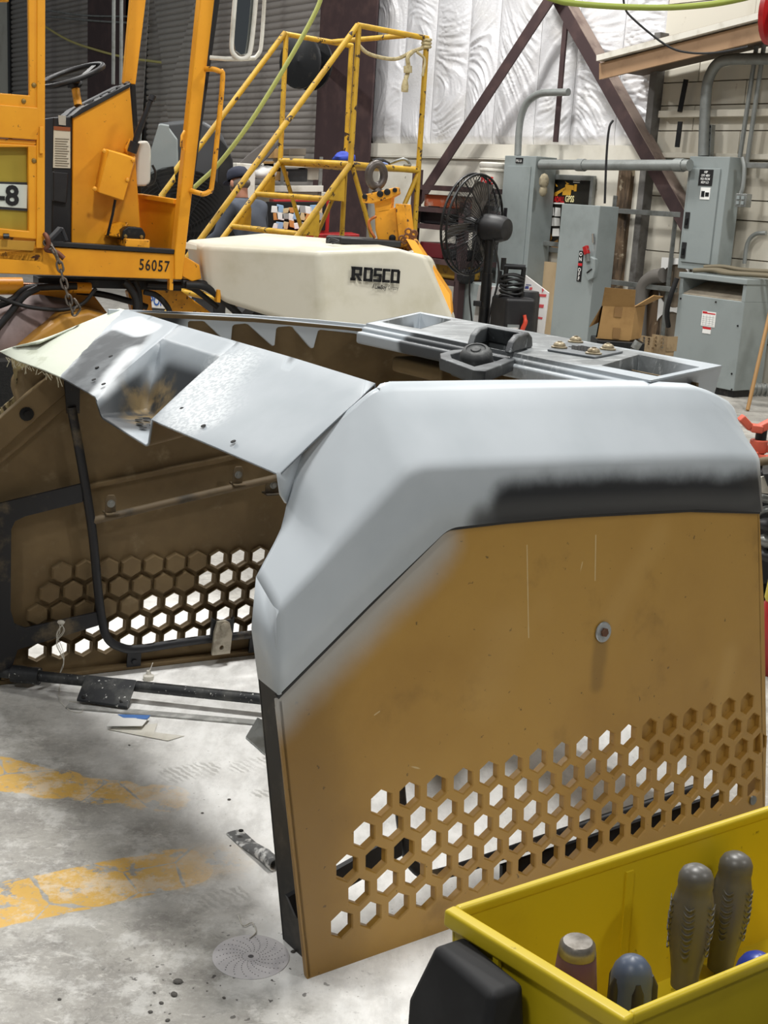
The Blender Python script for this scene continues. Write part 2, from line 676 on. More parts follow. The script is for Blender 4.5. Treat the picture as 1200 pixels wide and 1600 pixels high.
edges = [QE]
q = QE
for w in (0.52, 0.62, 0.55, 0.66, 0.5, 0.6, 0.58, 0.55, 0.6, 0.6, 0.6, 0.6):
    if q + w > QS + 0.1:
        break
    q += w
    edges.append(q)
edges[-1] = QS + 0.02
for i in range(len(edges) - 1):
    q0, q1 = edges[i] + 0.002, edges[i + 1] - 0.002
    nx, nz = 44, 190
    z0, z1 = ZF - 0.01, 4.7
    vs, fs = [], []
    for iz in range(nz + 1):
        for ix in range(nx + 1):
            a = ix / nx
            z = z0 + (z1 - z0) * iz / nz
            qq = q0 + (q1 - q0) * a
            puff = 0.065 * (max(0, math.sin(math.pi * a)) ** 0.55)
            puff *= 0.6 + 0.5 * noise.noise((qq * 1.1, z * 0.8, i))
            wx = 0.35 * noise.noise((qq * 1.3, z * 1.1, 3.3 + i)) + 0.12 * noise.noise((qq * 4, z * 4, 1.3))
            wz = 0.35 * noise.noise((qq * 1.1, z * 1.4, 9.1 + i)) + 0.12 * noise.noise((qq * 4, z * 4, 7.7))
            th = 1.5 * noise.noise((qq * 0.5, z * 0.55, 4.4 + 2.1 * i)) - 0.25          # creases run this way and that
            ca_, sa_ = math.cos(th), math.sin(th)
            xx, yy = (qq + wx) * ca_ + (z + wz) * sa_, -(qq + wx) * sa_ + (z + wz) * ca_
            m1 = min(1.0, max(0.0, 0.5 + 1.6 * noise.noise((qq * 1.4, z * 1.2, 21.0 + i))))
            m2 = min(1.0, max(0.0, 0.45 + 1.8 * noise.noise((qq * 2.1, z * 1.7, 41.0 + i))))
            r1 = max(0.0, 1 - abs(noise.noise((xx * 1.3, yy * 2.3, i * 3.7))) * 3.0) ** 1.4
            r2 = max(0.0, 1 - abs(noise.noise((yy * 2.9 + 7, xx * 4.3, i * 1.7))) * 3.2) ** 1.4
            r3 = max(0.0, 1 - abs(noise.noise((xx * 6.0 + 3, yy * 8.0, i * 5.1 + 3))) * 3.2)
            w = (0.019 * r1 * m1 + 0.015 * r2 * m2 + 0.006 * r3 * m1 * (1 - m2) + 0.025 * noise.noise((qq * 2, z * 2, 0.5))) * min(1, 6 * a, 6 * (1 - a))
            edge = min(1.0, iz / 7) ** 0.5
            vs.append(S(PW + 0.12 - (puff + w + 0.03) * edge, qq, z))
    for iz in range(nz):
        for ix in range(nx):
            k = iz * (nx + 1) + ix
            fs.append((k, k + nx + 1, k + nx + 2, k + 1))
    mb = MB()
    mb.add(vs, fs)
    build('insulation_blanket', mb, FOIL, wall, smooth=180)

# cream block wall to the right, set back behind the foil's end
PR = 9.14
mb = MB(SHOPM)
mb.box((PR + 0.03, -3, 0), (PR + 0.2, QE + 0.3, 4.6))
wr = build('wall_right', mb, mat('joint_dark', '#8d8373', 0.8), kind='structure')
zz = [0.0, 0.42, 0.78, 1.12, 1.45, 1.62, 1.95, 2.2, 2.42, 2.62, 2.9, 3.3, 3.8, 4.4]
for i in range(len(zz) - 1):
    qa = QE + 0.25
    k = 0
    while qa > 3.2:
        w = 1.25 if not (k == 0 and i % 2) else 0.7
        mb = MB(SHOPM)
        pr = PR + random.uniform(-0.006, 0.006)
        mb.box((pr, qa - w + 0.004, zz[i] + 0.004), (PR + 0.06, qa - 0.004, zz[i + 1] - 0.006))
        build('wall_panel', mb, CREAM, wr)
        qa -= w
        k += 1
# girt rails along it
for z, r in ((2.34, 0.03), (1.98, 0.022)):
    mb = MB(SHOPM)
    mb.box((PR - 0.09, 4.2, z - r), (PR - 0.002, QE - 0.1, z + r))
    build('wall_girt', mb, CREAM, wr, bevel=0.004)
# hanging strap pieces
for (x0, y0, x1, y1) in ((1072, 124, 1062, 175), (1063, 190, 1058, 230)):
    qa, za = onP(x0, y0, PR - 0.1)
    qb, zb = onP(x1, y1, PR - 0.1)
    mb = MB()
    mb.bar(S(PR - 0.1, qa, za), S(PR - 0.1, qb, zb), 0.05, 0.012, up=U)
    build('wall_strap', mb, BLACK_M, wr)

# corner post with peeling paint where the two walls meet
qa, _ = onP(1004, 250, PW - 0.05)
qb, _ = onP(975, 250, PW - 0.05)
mb = MB(SHOPM)
mb.box((PW - 0.02, qa - 0.03, 0), (PW + 0.12, qa + 0.05, 3.05))
build('trim_1', mb, mat('corner_grey', '#6d6b68', 0.6, col2='#403b36', scale=4), kind='structure', bevel=0.006)
mb = MB(SHOPM)
pts = []
for i in range(14):
    pts.append(i / 13)
vs, fs = [], []
for i, t in enumerate(pts):
    z = 0.1 + 1.75 * t
    w0 = 0.16 + 0.03 * noise.noise((t * 6, 1, 0))
    j = 0.03 * noise.noise((t * 9, 5, 0))
    vs += [(PW - 0.05 + j, qa + 0.13, z), (PW - 0.09 - j, qa + 0.13 + w0 * 0.5, z), (PW - 0.05, qa + 0.13 + w0, z), (PW, qa + 0.13 + w0, z), (PW, qa + 0.13, z)]
for i in range(13):
    for k in range(5):
        l = (k + 1) % 5
        fs.append((i * 5 + k, i * 5 + l, i * 5 + 5 + l, i * 5 + 5 + k))
fs += [(0, 1, 2, 3, 4), (69, 68, 67, 66, 65)]
mb.add(vs, fs)
build('trim_2', mb, WOOD, kind='structure', fix=True)

# dark red building column beside the shutter and the flat cross braces
qc0, _ = onP(583, 200, PW - 0.1)
qc1, _ = onP(497, 200, PW - 0.1)
mb = MB(SHOPM)
mb.box((PW - 0.14, qc0 + 0.0, 0), (PW - 0.115, qc1, 5.2))
mb.box((PW - 0.115, (qc0 + qc1) / 2 - 0.02, 0), (PW + 0.14, (qc0 + qc1) / 2 + 0.02, 5.2))
mb.box((PW + 0.14, qc0 + 0.0, 0), (PW + 0.165, qc1, 5.2))
build('trim_3', mb, STEEL_D, kind='structure')
for k, (x0, y0, x1, y1, w, p) in enumerate(((655, 312, 878, -30, 0.13, PW - 0.22), (855, -30, 1090, 385, 0.13, PW - 0.13))):
    qa, za = onP(x0, y0, p)
    qb, zb = onP(x1, y1, p)
    mb = MB()
    a, b = S(p, qa, za), S(p, qb, zb)
    mb.bar(a, b, w, 0.015, up=U)
    d = (b - a).normalized()
    side = d.cross(U).normalized()
    if side.z < 0:
        side = -side
    if k == 1:
        mt_ = MB()
        mt_.bar(a + side * w / 2 + U * 0.065, b + side * w / 2 + U * 0.065, 0.14, 0.012, up=side)
    o = build('trim_%d' % (4 + k), mb, STEEL_D, kind='structure')
    if k == 1:
        build('dusty_flange', mt_, mat('dusty_steel_top', '#8a7a70', 0.8, col2='#6b5a54', scale=6), o)
mb = MB()
qa, za = onP(884, 35, PW - 0.12)
qb, zb = onP(868, 222, PW - 0.12)
mb.bar(S(PW - 0.12, qa, za), S(PW - 0.12, qb, zb), 0.06, 0.02, up=U)
build('trim_6', mb, STEEL_D, kind='structure')

# sloping tan edge of a lean-to roof
p = PW - 0.5
qa, za = onP(938, 112, p)
qb, zb = onP(1300, 22, p)
mb = MB()
a, b = S(p, qa, za), S(p, qb, zb)
mb.bar(a, b, 0.14, 0.03, up=U)
mb.bar(a + U * 0.05 + Vector((0, 0, 0.085)), b + U * 0.05 + Vector((0, 0, 0.085)), 0.03, 0.16, up=(0, 0, 1))
build('trim_7', mb, TAN, kind='structure')
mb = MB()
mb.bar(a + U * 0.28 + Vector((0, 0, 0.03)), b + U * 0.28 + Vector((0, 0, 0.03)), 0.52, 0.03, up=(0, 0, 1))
build('trim_10', mb, mat('soffit_shade', '#5d5043', 0.8), kind='structure')  # underside coloured dark for the shade below the roof edge
mb = MB()
mb.bar(a + U * 0.0 + Vector((0, 0, 0.11)) - U * 0.02, b - U * 0.02 + Vector((0, 0, 0.11)), 0.09, 0.05, up=(0, 0, 1))
build('trim_8', mb, WHITE_D, kind='structure')

# roll-up shutters left of the column
slat_bm = None
PD = PW + 0.1
ranges = ((qc1 + 0.15, onP(205, 100, PD)[0]), (onP(150, 100, PD)[0], onP(20, 100, PD)[0]))
SLAT = 0.088
for di, (d0, d1) in enumerate(ranges):
    mb = MB(SHOPM)
    mb.box((PD - 0.06, d0 - 0.12, 0), (PD + 0.06, d0, 5.0))
    mb.box((PD - 0.06, d1, 0), (PD + 0.06, d1 + 0.12, 5.0))
    door = build('door_%d' % (di + 1), mb, BLACK_M, kind='structure')
    prof = [(0.0, 0.0), (-0.022, 0.012), (-0.03, 0.04), (-0.022, 0.068), (0.0, 0.082), (0.004, 0.088)]
    vs = [S(PD + a, d0, z) for a, z in prof] + [S(PD + a, d1, z) for a, z in prof]
    k = len(prof)
    mb = MB()
    mb.add(vs, [(i, i + 1, i + 1 + k, i + k) for i in range(k - 1)])
    first = build('slat', mb, SHUT, door, smooth=60)
    for i in range(1, 56):
        dup(first, door, Matrix.Translation((0, 0, SLAT * i)))
mb = MB(SHOPM)
mb.box((PD - 0.02, ranges[1][1] + 0.12, 0), (PD + 0.1, ranges[1][1] + 12, 5.2))
build('wall_left', mb, BOARD, kind='structure')
mb = MB(SHOPM)
mb.box((PD + 0.02, ranges[0][1] + 0.12, 0), (PD + 0.1, ranges[1][0] - 0.12, 5.2))
build('wall_middle', mb, BOARD, kind='structure')
qa, qb = onP(207, 60, PD)[0], onP(150, 60, PD)[0]
mb = MB(SHOPM)
mb.box((PD - 0.15, qa + 0.05, 0), (PD - 0.1, qb, 5.2))
mb.box((PD - 0.1, (qa + qb) / 2, 0), (PD + 0.2, (qa + qb) / 2 + 0.05, 5.2))
build('trim_9', mb, STEEL_D, kind='structure')
# ================================================================ the engine hood standing on the floor
hood = thing('engine_hood', 'big gold and grey-primed machine engine hood standing on the dusty floor', 'engine hood', HOOD_O, A36)


def hm():
    return MB(HOODM)


def gold_paint():
    n = NT('gold_paint')
    c = n.mix(n.ramp(n.noise(2.2, 5), 0.35, 0.7), srgb('#b68d42'), srgb('#a87f38'))
    c = n.mix(n.ramp(n.noise(5, 6, 0.6), 0.58, 0.75, 0, 0.5), c, srgb('#7d5c26'))
    c = n.mix(n.seg((0.0, 0.02, 0.0), (-0.06, 0.05, 0.58), 0.04, 0.22, 0.2, 5, 0.55), c, srgb('#6d4f20'))
    c = n.mix(n.ramp(n.noise(60, 3), 0.70, 0.74, 0, 0.7), c, srgb('#4b3a22'))
    # grey primer overspray along the slanted seam, none along the top one
    c = n.mix(n.seg((-0.07, 0.06, 0.575), (0.30, 0.09, 0.835), 0.012, 0.105, 0.05, 6, 0.85), c, srgb('#b3b4b2'))
    for p0, p1, r, st in (((0.50, 0.06, 0.62), (0.44, 0.05, 0.50), 0.06, 0.22), ((0.95, 0.08, 0.78), (0.80, 0.06, 0.60), 0.035, 0.22),
                          ((1.22, 0.04, 0.45), (1.17, 0.04, 0.28), 0.03, 0.3), ((0.60, 0.06, 0.66), (0.60, 0.06, 0.66), 0.03, 0.1)):
        c = n.mix(n.seg(p0, p1, r * 0.2, r * 1.6, 0.04, 5, st), c, srgb('#cfa965'))
    # dark drip under the bolt
    c = n.mix(n.seg((0.775, 0.055, 0.56), (0.765, 0.045, 0.46), 0.008, 0.03, 0.02, 9, 0.45), c, srgb('#6a5026'))
    # scratches
    for p0, p1 in (((0.705, 0.07, 0.72), (0.712, 0.075, 0.745)), ((0.55, 0.08, 0.80), (0.56, 0.06, 0.60)), ((1.02, 0.07, 0.74), (1.03, 0.06, 0.62)),
                   ((0.16, 0.05, 0.505), (0.172, 0.05, 0.51)), ((0.75, 0.08, 0.80), (0.752, 0.07, 0.70)), ((0.25, 0.04, 0.38), (0.30, 0.03, 0.36))):
        c = n.mix(n.seg(p0, p1, 0.0006, 0.0022, 0.002, 30, 0.55), c, srgb('#e0cfa4'))
    n.bump(n.noise(120, 3), 0.03)
    return n.done(c, n.ramp(n.noise(4, 4), 0.3, 0.7, 0.34, 0.46))


def primer(name, blacks, filler=False):
    """grey primer with soft-edged patches where the black gelcoat still shows"""
    n = NT(name)
    c = n.mix(n.ramp(n.noise(3, 4), 0.35, 0.7), srgb('#c4cbd1'), srgb('#b9c1c7'))
    for p0, p1, r0, r1, st in blacks:
        c = n.mix(n.seg(p0, p1, r0, r1, r1 * 0.45, 9, st), c, srgb('#26282b'))
    if filler:
        c = n.mix(n.axis((1, 0, 0), 0.30, 0.285, 0.03, 14), c, srgb('#d3d8c9'))
    return n.done(c, 0.42)


GOLD = gold_paint()
BROWN = mat('inside_brown', '#7f6b4a', 0.75, col2='#675539', scale=3, lo=0.35, hi=0.7, col3='#8f7d5e', scale3=12, lo3=0.56, hi3=0.8)
NEARP = primer('near_primer', [((0.50, 0.09, 0.885), (1.4, 0.09, 0.835), 0.035, 0.085, 1.0), ((0.42, 0.09, 0.86), (0.9, 0.09, 0.865), 0.012, 0.06, 0.9)])
FLANGEP = primer('flange_primer', [((0.36, 1.53, 1.08), (0.42, 1.53, 1.12), 0.03, 0.08, 0.97)])

# --- the near side panel with its honeycomb
LEAN = 0.10


def G(u, z, d):
    return Vector((u, LEAN * z + d, z))


def hexa(cx, cz, r):
    return [(cx + r * math.sin(R(60 * k)), cz + r * math.cos(R(60 * k))) for k in range(6)]


def honeycomb(rows, pitch, hole_r):
    """hole outlines and blind-cell outlines"""
    op, bl = [], []
    for u0, z, cnt, blind in rows:
        for i in range(cnt):
            (bl if i in blind else op).append((u0 + pitch * i, z))
    return op, bl


ROWS = [(0.178, 0.319, 17, range(11, 17)), (0.1365, 0.2615, 18, range(12, 18)), (0.095, 0.204, 19, (15, 16, 17, 18)),
        (0.1235, 0.1465, 18, (16, 17)), (0.082, 0.089, 19, ())]
PITCH_HEX = 0.0697
op, bl = honeycomb(ROWS, PITCH_HEX, 0.027)
RH = 0.0304
outline = [(0.0, 0.0), (1.385, 0.0), (1.375, 0.20), (1.34, 0.55), (1.302, 0.798), (1.05, 0.825), (0.85, 0.837), (0.69, 0.845), (0.50, 0.851), (0.345, 0.853), (0.318, 0.843), (-0.058, 0.58), (-0.062, 0.56)]
mb = hm()
plate(mb, outline, [hexa(x, z, RH) for x, z in op + bl], G, 0.0, 0.006)
for x, z in op + bl:      # each cell's short collar behind the skin, with a chamfered mouth
    a, b, c2 = hexa(x, z, RH), hexa(x, z, RH - 0.0025), hexa(x, z, RH + 0.003)
    k = 6
    vs = [G(px, pz, 0.0) for px, pz in a] + [G(px, pz, 0.003) for px, pz in b] + [G(px, pz, 0.017) for px, pz in b] + [G(px, pz, 0.017) for px, pz in c2] + [G(px, pz, 0.006) for px, pz in c2]
    fs = []
    for ring in range(4):
        for i in range(6):
            j = (i + 1) % 6
            fs.append((ring * 6 + i, ring * 6 + j, ring * 6 + 6 + j, ring * 6 + 6 + i))
    mb.add(vs, fs)
for x, z in bl:
    mb.add([G(px, pz, 0.0155) for px, pz in hexa(x, z, RH)], [(0, 1, 2, 3, 4, 5)])
side = build('side_panel', mb, GOLD, hood, label='gold side panel with a honeycomb grille')
# returned edges of the panel
mb = hm()
mb.prism([G(0.0, 0.0, 0.0), G(-0.06, 0.575, 0.0), G(-0.06, 0.575, 0.014), G(0.0, 0.0, 0.014)], (0.012, 0, 0))
mb.prism([G(1.385, 0.0, 0.0), G(1.302, 0.798, 0.0), G(1.302, 0.798, 0.06), G(1.385, 0.0, 0.06)], (-0.01, 0, 0))
mb.prism([G(0.345, 0.853, 0.004), G(1.302, 0.798, 0.004), G(1.302, 0.798, 0.04), G(0.345, 0.853, 0.04)], (0, 0, -0.008))
build('panel_flange', mb, GOLD, hood, bevel=0.003)
# washer bolt
mb = hm()
c0 = G(0.779, 0.58, -0.002)
ax = Vector((0, -1, LEAN)).normalized()
mb.lathe(c0, ax, [(0.0235, 0.0), (0.0235, 0.002), (0.022, 0.0035), (0.0, 0.0036)], 24)
wsh = build('washer', mb, mat('zinc_washer', '#b4b8ba', 0.35, 0.7, col2='#8e9294', scale=40), hood, smooth=40, label='round zinc washer on the gold panel')
mb = hm()
mb.lathe(c0, ax, [(0.0105, 0.0035), (0.0105, 0.008), (0.0085, 0.010), (0, 0.0101)], 6)
build('bolt', mb, mat('rusty_bolt', '#6a4a38', 0.6, 0.4), wsh)
mb = hm()
mb.lathe(G(1.33, 0.06, -0.001), ax, [(0.012, 0.0), (0.012, 0.004), (0, 0.005)], 12)
build('bolt', mb, GALV, hood, smooth=40)

# --- the moulded grey shoulder over the near panel, mirrored for the far side


def near_map(p):
    return Vector(p)


TOE = 0.14


def far_map(p):
    return Vector((p[0], 1.745 - p[1] - TOE * max(p[0], 0), p[2]))


def polysample(pts, n):
    """n + 1 points evenly spaced along a polyline"""
    pts = [Vector(p) for p in pts]
    d = [0.0]
    for p, q in zip(pts, pts[1:]):
        d.append(d[-1] + (q - p).length)
    out = []
    for i in range(n + 1):
        s = d[-1] * i / n
        k = max(j for j in range(len(d) - 1) if d[j] <= s + 1e-9)
        t = (s - d[k]) / max(1e-9, d[k + 1] - d[k])
        out.append(lerp(pts[k], pts[k + 1], min(1.0, t)))
    return out


def rail(leg0, leg1, leg2, setback, n0=6, n1=12, nc=6, n2=16, curved=False):
    """end turn, long leg and slanted leg of one edge of the moulding, its corner rounded"""
    a = polysample(leg1, 40)
    b = polysample(smooth_path(leg2, 8) if curved else leg2, 40)
    k = Vector(leg1[-1])
    a = [p for p in a if (p - k).length > setback] or [a[0]]
    b = [p for p in b if (p - k).length > setback]
    A, B = a[-1], b[0]
    cor = [A * (1 - t) ** 2 + k * 2 * t * (1 - t) + B * t * t for t in [(i + 1) / (nc + 1) for i in range(nc)]]
    e = polysample(smooth_path(leg0, 6), n0)[:-1]
    return e + polysample(a, n1) + cor + polysample(b, n2)


def shoulder(mb, fm, torn=False):
    o = -0.010          # stands proud of the panel
    Tz = [(1.13, 0.182, 1.102), (0.95, 0.203, 1.113), (0.60, 0.228, 1.121), (0.243, 0.223, 1.130)]
    t2 = [(0.243, 0.223, 1.130), (0.075, 0.222, 1.003), (0.032, 0.205, 0.905), (0.006, 0.180, 0.866), (-0.066, 0.142, 0.792)]
    r2 = [(0.243, 0.090, 0.990), (-0.066, 0.066, 0.748)]
    s2 = [(0.335, 0.076, 0.861), (0.145, 0.063, 0.735), (-0.062, 0.050, 0.588)]
    if torn:
        Tz = [(1.20, 0.165, 1.072), (1.05, 0.150, 1.090), (0.69, 0.150, 1.118), (0.30, 0.150, 1.133), (0.27, 0.150, 1.120)]
        t2 = [(0.27, 0.150, 1.120), (0.20, 0.130, 1.070), (0.08, 0.105, 0.990), (0.04, 0.020, 0.94), (0.03, 0.02, 0.90)]
        r2 = [(0.243, 0.090, 0.990), (0.03, 0.075, 0.83)]
        s2 = [(0.335, 0.076, 0.861), (0.06, 0.06, 0.68)]
    Srl = rail([(1.345, 0.30, 0.775), (1.345, 0.16, 0.785), (1.330, 0.09, 0.797), (1.297, 0.070, 0.803)], [(1.297, 0.070, 0.803), (1.05, 0.073, 0.832), (0.69, 0.075, 0.853), (0.50, 0.076, 0.859), (0.335, 0.076, 0.861)], s2, 0.02)
    Rrl = rail([(1.335, 0.32, 0.91), (1.337, 0.19, 0.92), (1.318, 0.115, 0.930), (1.262, 0.084, 0.939)], [(1.262, 0.084, 0.939), (1.05, 0.087, 0.955), (0.69, 0.090, 0.972), (0.243, 0.090, 0.990)], r2, 0.03)
    Trl = rail([(1.31, 0.36, 1.0), (1.312, 0.26, 1.025), (1.290, 0.180, 1.045), (1.195, 0.165, 1.083), Tz[0]] if not torn else [(1.26, 0.30, 1.03), (1.24, 0.2, 1.05), Tz[0]], Tz, t2, 0.035, curved=True)
    n0, n1, nc, n2 = 6, 12, 6, 16
    ns = len(Srl)
    rows = []
    for i in range(ns):
        s_, r_, t_ = Srl[i], Rrl[i], Trl[i]
        ka = min(0.45, 0.016 / max(1e-4, (r_ - s_).length))
        kb = min(0.45, 0.020 / max(1e-4, (t_ - r_).length))
        a, b = lerp(r_, s_, ka), lerp(r_, t_, kb)
        row = [s_, lerp(s_, a, 0.5)] + [a * (1 - t) ** 2 + r_ * 2 * t * (1 - t) + b * t * t for t in (0, 0.2, 0.4, 0.6, 0.8, 1)]
        d = (t_ - b)
        tb = t_ - d * min(0.4, 0.02 / max(1e-4, d.length))
        row += [lerp(b, tb, 0.33), lerp(b, tb, 0.67), tb]
        if i <= n0 + n1 + nc // 2 and not torn:
            inn = t_ + Vector((0, 0.024, 0.001))
            if i > n0 + n1:
                inn = t_ + Vector((0.012, 0.020, 0.001))
            row += [tb * 0.25 + t_ * 0.5 + inn * 0.25, inn, inn + Vector((0, 0.008, -0.008)), inn + Vector((0, 0.008, -0.05))]
        else:
            e = t_ + (t_ - b).normalized() * 0.0
            row += [lerp(tb, e, 0.5), e, e, e]
        rows.append([fm(p) for p in row])
    m = len(rows[0])
    vs = [p for r in rows for p in r]
    fs = []
    for i in range(ns - 1):
        for k in range(m - 1):
            f = [i * m + k, i * m + k + 1, i * m + m + k + 1, i * m + m + k]
            f2 = []
            for q_ in f:
                if not f2 or all((vs[q_] - vs[w_]).length > 1e-6 for w_ in f2):
                    f2.append(q_)
            if len(f2) >= 3:
                fs.append(f2[::-1] if torn else f2)
    mb.add(vs, fs)
    if not torn:            # the dark tip facing the open end
        L0, B_, Tp = Srl[-1], Rrl[-1], Trl[-1]
        Lb = Vector((-0.070, 0.115, 0.600))
        q = [L0, lerp(L0, B_, 0.5), B_, Tp, lerp(Tp, Lb, 0.5) + Vector((-0.012, 0, 0)), Lb]
        mb.add([fm(p) for p in q], [(0, 1, 4, 5), (1, 2, 3, 4)])


mb = hm()
shoulder(mb, near_map)
build('shoulder_moulding', mb, [NEARP, BROWN], hood, smooth=50, solid=0.007, label='grey primed shoulder moulding with a black unprimed strip')
mb = hm()
shoulder(mb, far_map, True)
build('shoulder_moulding', mb, [primer('far_primer', [((0.36, 1.55, 1.12), (0.45, 1.55, 1.12), 0.02, 0.06, 0.9)], True), BROWN], hood, smooth=50, solid=0.007)
# moulded gusset where the shoulder runs into the end band
mb = hm()
gA, gB, gC, gD, gE = [Vector(p) for p in ((0.0, 0.184, 0.974), (0.080, 0.226, 1.006), (0.062, 0.216, 0.965), (0.034, 0.206, 0.908), (0.012, 0.190, 0.930))]
gm = lerp(gA, gD, 0.45) + Vector((0.018, 0.004, 0.006))
mb.add([gA, gB, gC, gD, gE, gm], [(0, 5, 1), (1, 5, 2), (2, 5, 3), (3, 5, 4), (4, 5, 0)])
mb.orient(0, lambda c: -U - V)
build('corner_gusset', mb, NEARP, hood, smooth=90, solid=0.006)
# dark fillet of the seam
mb = hm()
seam = [(1.303, 0.800), (1.05, 0.828), (0.69, 0.849), (0.50, 0.8555), (0.338, 0.857), (0.32, 0.847), (0.145, 0.725), (-0.06, 0.580)]
mb.tube([G(u, z, 0.003) for u, z in seam], 0.006, 6)
build('seam_strip', mb, RUBBER, hood)

# --- left crossband with the moulded recess
n = NT('crossband_primer')
c = n.mix(n.ramp(n.noise(4, 4), 0.35, 0.7), srgb('#a6adb3'), srgb('#9aa2a8'))
c = n.mix(n.math('MULTIPLY', n.seg((0.20, 0.80, 1.07), (0.05, 0.62, 1.0), 0.03, 0.14, 0.12, 7), n.ramp(n.noise(110, 3), 0.42, 0.56, 0.25, 1.0)), c, srgb('#cfd4d7'))
# sanded bare stretch left of the recess
san = n.seg((0.03, 1.17, 1.0), (0.19, 1.33, 1.06), 0.085, 0.115, 0.05, 9)
c = n.mix(san, c, n.mix(n.ramp(n.noise(9, 5), 0.4, 0.65), srgb('#4d5053'), srgb('#6f7376')))
c = n.mix(n.seg((0.165, 1.205, 1.065), (0.02, 1.07, 0.99), 0.012, 0.045, 0.05, 6, 0.9), c, srgb('#d9dde0'))  # painted glare on the rim between sanded stretch and recess
c = n.mix(n.seg((0.25, 1.30, 1.1), (0.25, 1.42, 1.11), 0.035, 0.05, 0.02, 8), c, srgb('#c9ced2'))
# darker below the rim, with dried mud, inside the recess
rec = n.math('MULTIPLY', n.seg((0.20, 0.98, 1.0), (0.03, 1.0, 0.96), 0.10, 0.17, 0.05, 8), n.math('SUBTRACT', 1.0, n.ramp(n.vmath('DOT_PRODUCT', n.P, (-0.41, 0, 1)), 0.955, 0.985)))
c = n.mix(n.math('MULTIPLY', rec, 0.92), c, srgb('#222426'))
mud = n.math('MULTIPLY', n.seg((0.12, 0.98, 0.935), (0.15, 1.06, 0.96), 0.03, 0.10, 0.08, 12), n.ramp(n.noise(16, 5), 0.40, 0.58))
c = n.mix(n.math('MULTIPLY', mud, 0.9), c, srgb('#8d7a58'))
# pale body filler over the far end, with a ragged border
fil = n.axis((-0.66, 0.75, 0.0), 0.962, 0.966, 0.035, 14)
c = n.mix(fil, c, n.mix(n.ramp(n.noise(7, 6, 0.65), 0.55, 0.62), srgb('#d3d8c9'), srgb('#c3c8b6')))
n.bump(n.math('MULTIPLY', fil, n.noise(16, 6, 0.7)), 0.22, 0.006)
n.b.inputs['Specular IOR Level'].default_value = 0.3
BANDP = n.done(c, n.math('MAXIMUM', n.ramp(fil, 0, 1, 0.42, 0.7), n.math('MAXIMUM', n.math('MULTIPLY', rec, 0.5), n.math('MULTIPLY', san, 0.62))))

def patch(mb, o0, i0, o1, i1, a0=0.0, a1=1.0, n=6, m=8, bulge=0.004):
    """bilinear patch between two stations (outer point, inner point)"""
    vs, fs = [], []
    for j in range(m + 1):
        o_, i_ = lerp(o0, o1, j / m), lerp(i0, i1, j / m)
        for k in range(n + 1):
            a = a0 + (a1 - a0) * k / n
            vs.append(lerp(o_, i_, a) + Vector((0, 0, bulge * math.sin(math.pi * a))))
    for j in range(m):
        for k in range(n):
            q = j * (n + 1) + k
            fs.append((q, q + 1, q + n + 2, q + n + 1)[::-1])
    mb.add(vs, fs)


st_ = [((0.0, 0.186, 0.974), (0.250, 0.240, 1.129)), ((0.0, 0.46, 0.977), (0.285, 0.62, 1.128)), ((-0.003, 0.735, 0.981), (0.298, 0.896, 1.128)), ((-0.003, 1.045, 0.982), (0.302, 1.216, 1.131)),
       ((0.002, 1.27, 0.994), (0.305, 1.39, 1.135)), ((0.0, 1.40, 0.997), (0.29, 1.575, 1.137)), ((0.0, 1.60, 0.994), (0.16, 1.57, 1.090)), ((-0.002, 1.732, 1.0), (0.05, 1.57, 1.046))]
AR = 0.76
mb = hm()
for i in range(len(st_) - 1):
    patch(mb, st_[i][0], st_[i][1], st_[i + 1][0], st_[i + 1][1], AR if i == 2 else 0.0)
mb.orient(0, lambda c: Vector((0, 0, 1)))
nf = len(mb.f)
bz = 0.004 * math.sin(math.pi * AR)
rI, lI = lerp(st_[2][0], st_[2][1], AR) + Vector((0, 0, bz)), lerp(st_[3][0], st_[3][1], AR) + Vector((0, 0, bz))
r0, l0 = Vector(st_[2][0]), Vector(st_[3][0])
fr0, fl0 = Vector((-0.003, 0.752, 0.920)), Vector((-0.003, 1.003, 0.940))
frI, flI = Vector((0.150, 0.850, 0.918)), Vector((0.152, 1.095, 0.930))


def wallgrid(mb, a, b, c, d, n=6, flip=False, sag=None):
    vs, fs = [], []
    for j in range(n + 1):
        for k in range(n + 1):
            vs.append(lerp(lerp(a, b, k / n), lerp(d, c, k / n), j / n) + (sag(k / n) * math.sin(math.pi * 0) if sag else Vector()))
    for j in range(n):
        for k in range(n):
            q = j * (n + 1) + k
            f = (q, q + 1, q + n + 2, q + n + 1)
            fs.append(f[::-1] if flip else f)
    mb.add(vs, fs)


# recess walls follow the curved band edge
def bandpt(s_, a):
    return lerp(s_[0], s_[1], a) + Vector((0, 0, 0.004 * math.sin(math.pi * a)))


for s_, f0, fI, fl_ in ((st_[2], fr0, frI, True), (st_[3], fl0, flI, False)):
    vs, fs = [], []
    for k in range(7):
        t = k / 6
        vs += [lerp(bandpt(s_, AR * t), lerp(f0, fI, t), j / 4) for j in range(5)]
    for k in range(6):
        for j in range(4):
            f = (k * 5 + j, k * 5 + j + 1, k * 5 + 6 + j, k * 5 + 5 + j)
            fs.append(f[::-1] if fl_ else f)
    mb.add(vs, fs)
wallgrid(mb, fr0, fl0, flI, frI, flip=True)
wallgrid(mb, rI, lI, flI, frI, flip=False)
RC = HOODM @ Vector((-0.02, 0.90, 1.12))
mb.orient(nf, lambda c: RC - c)
nf = len(mb.f)
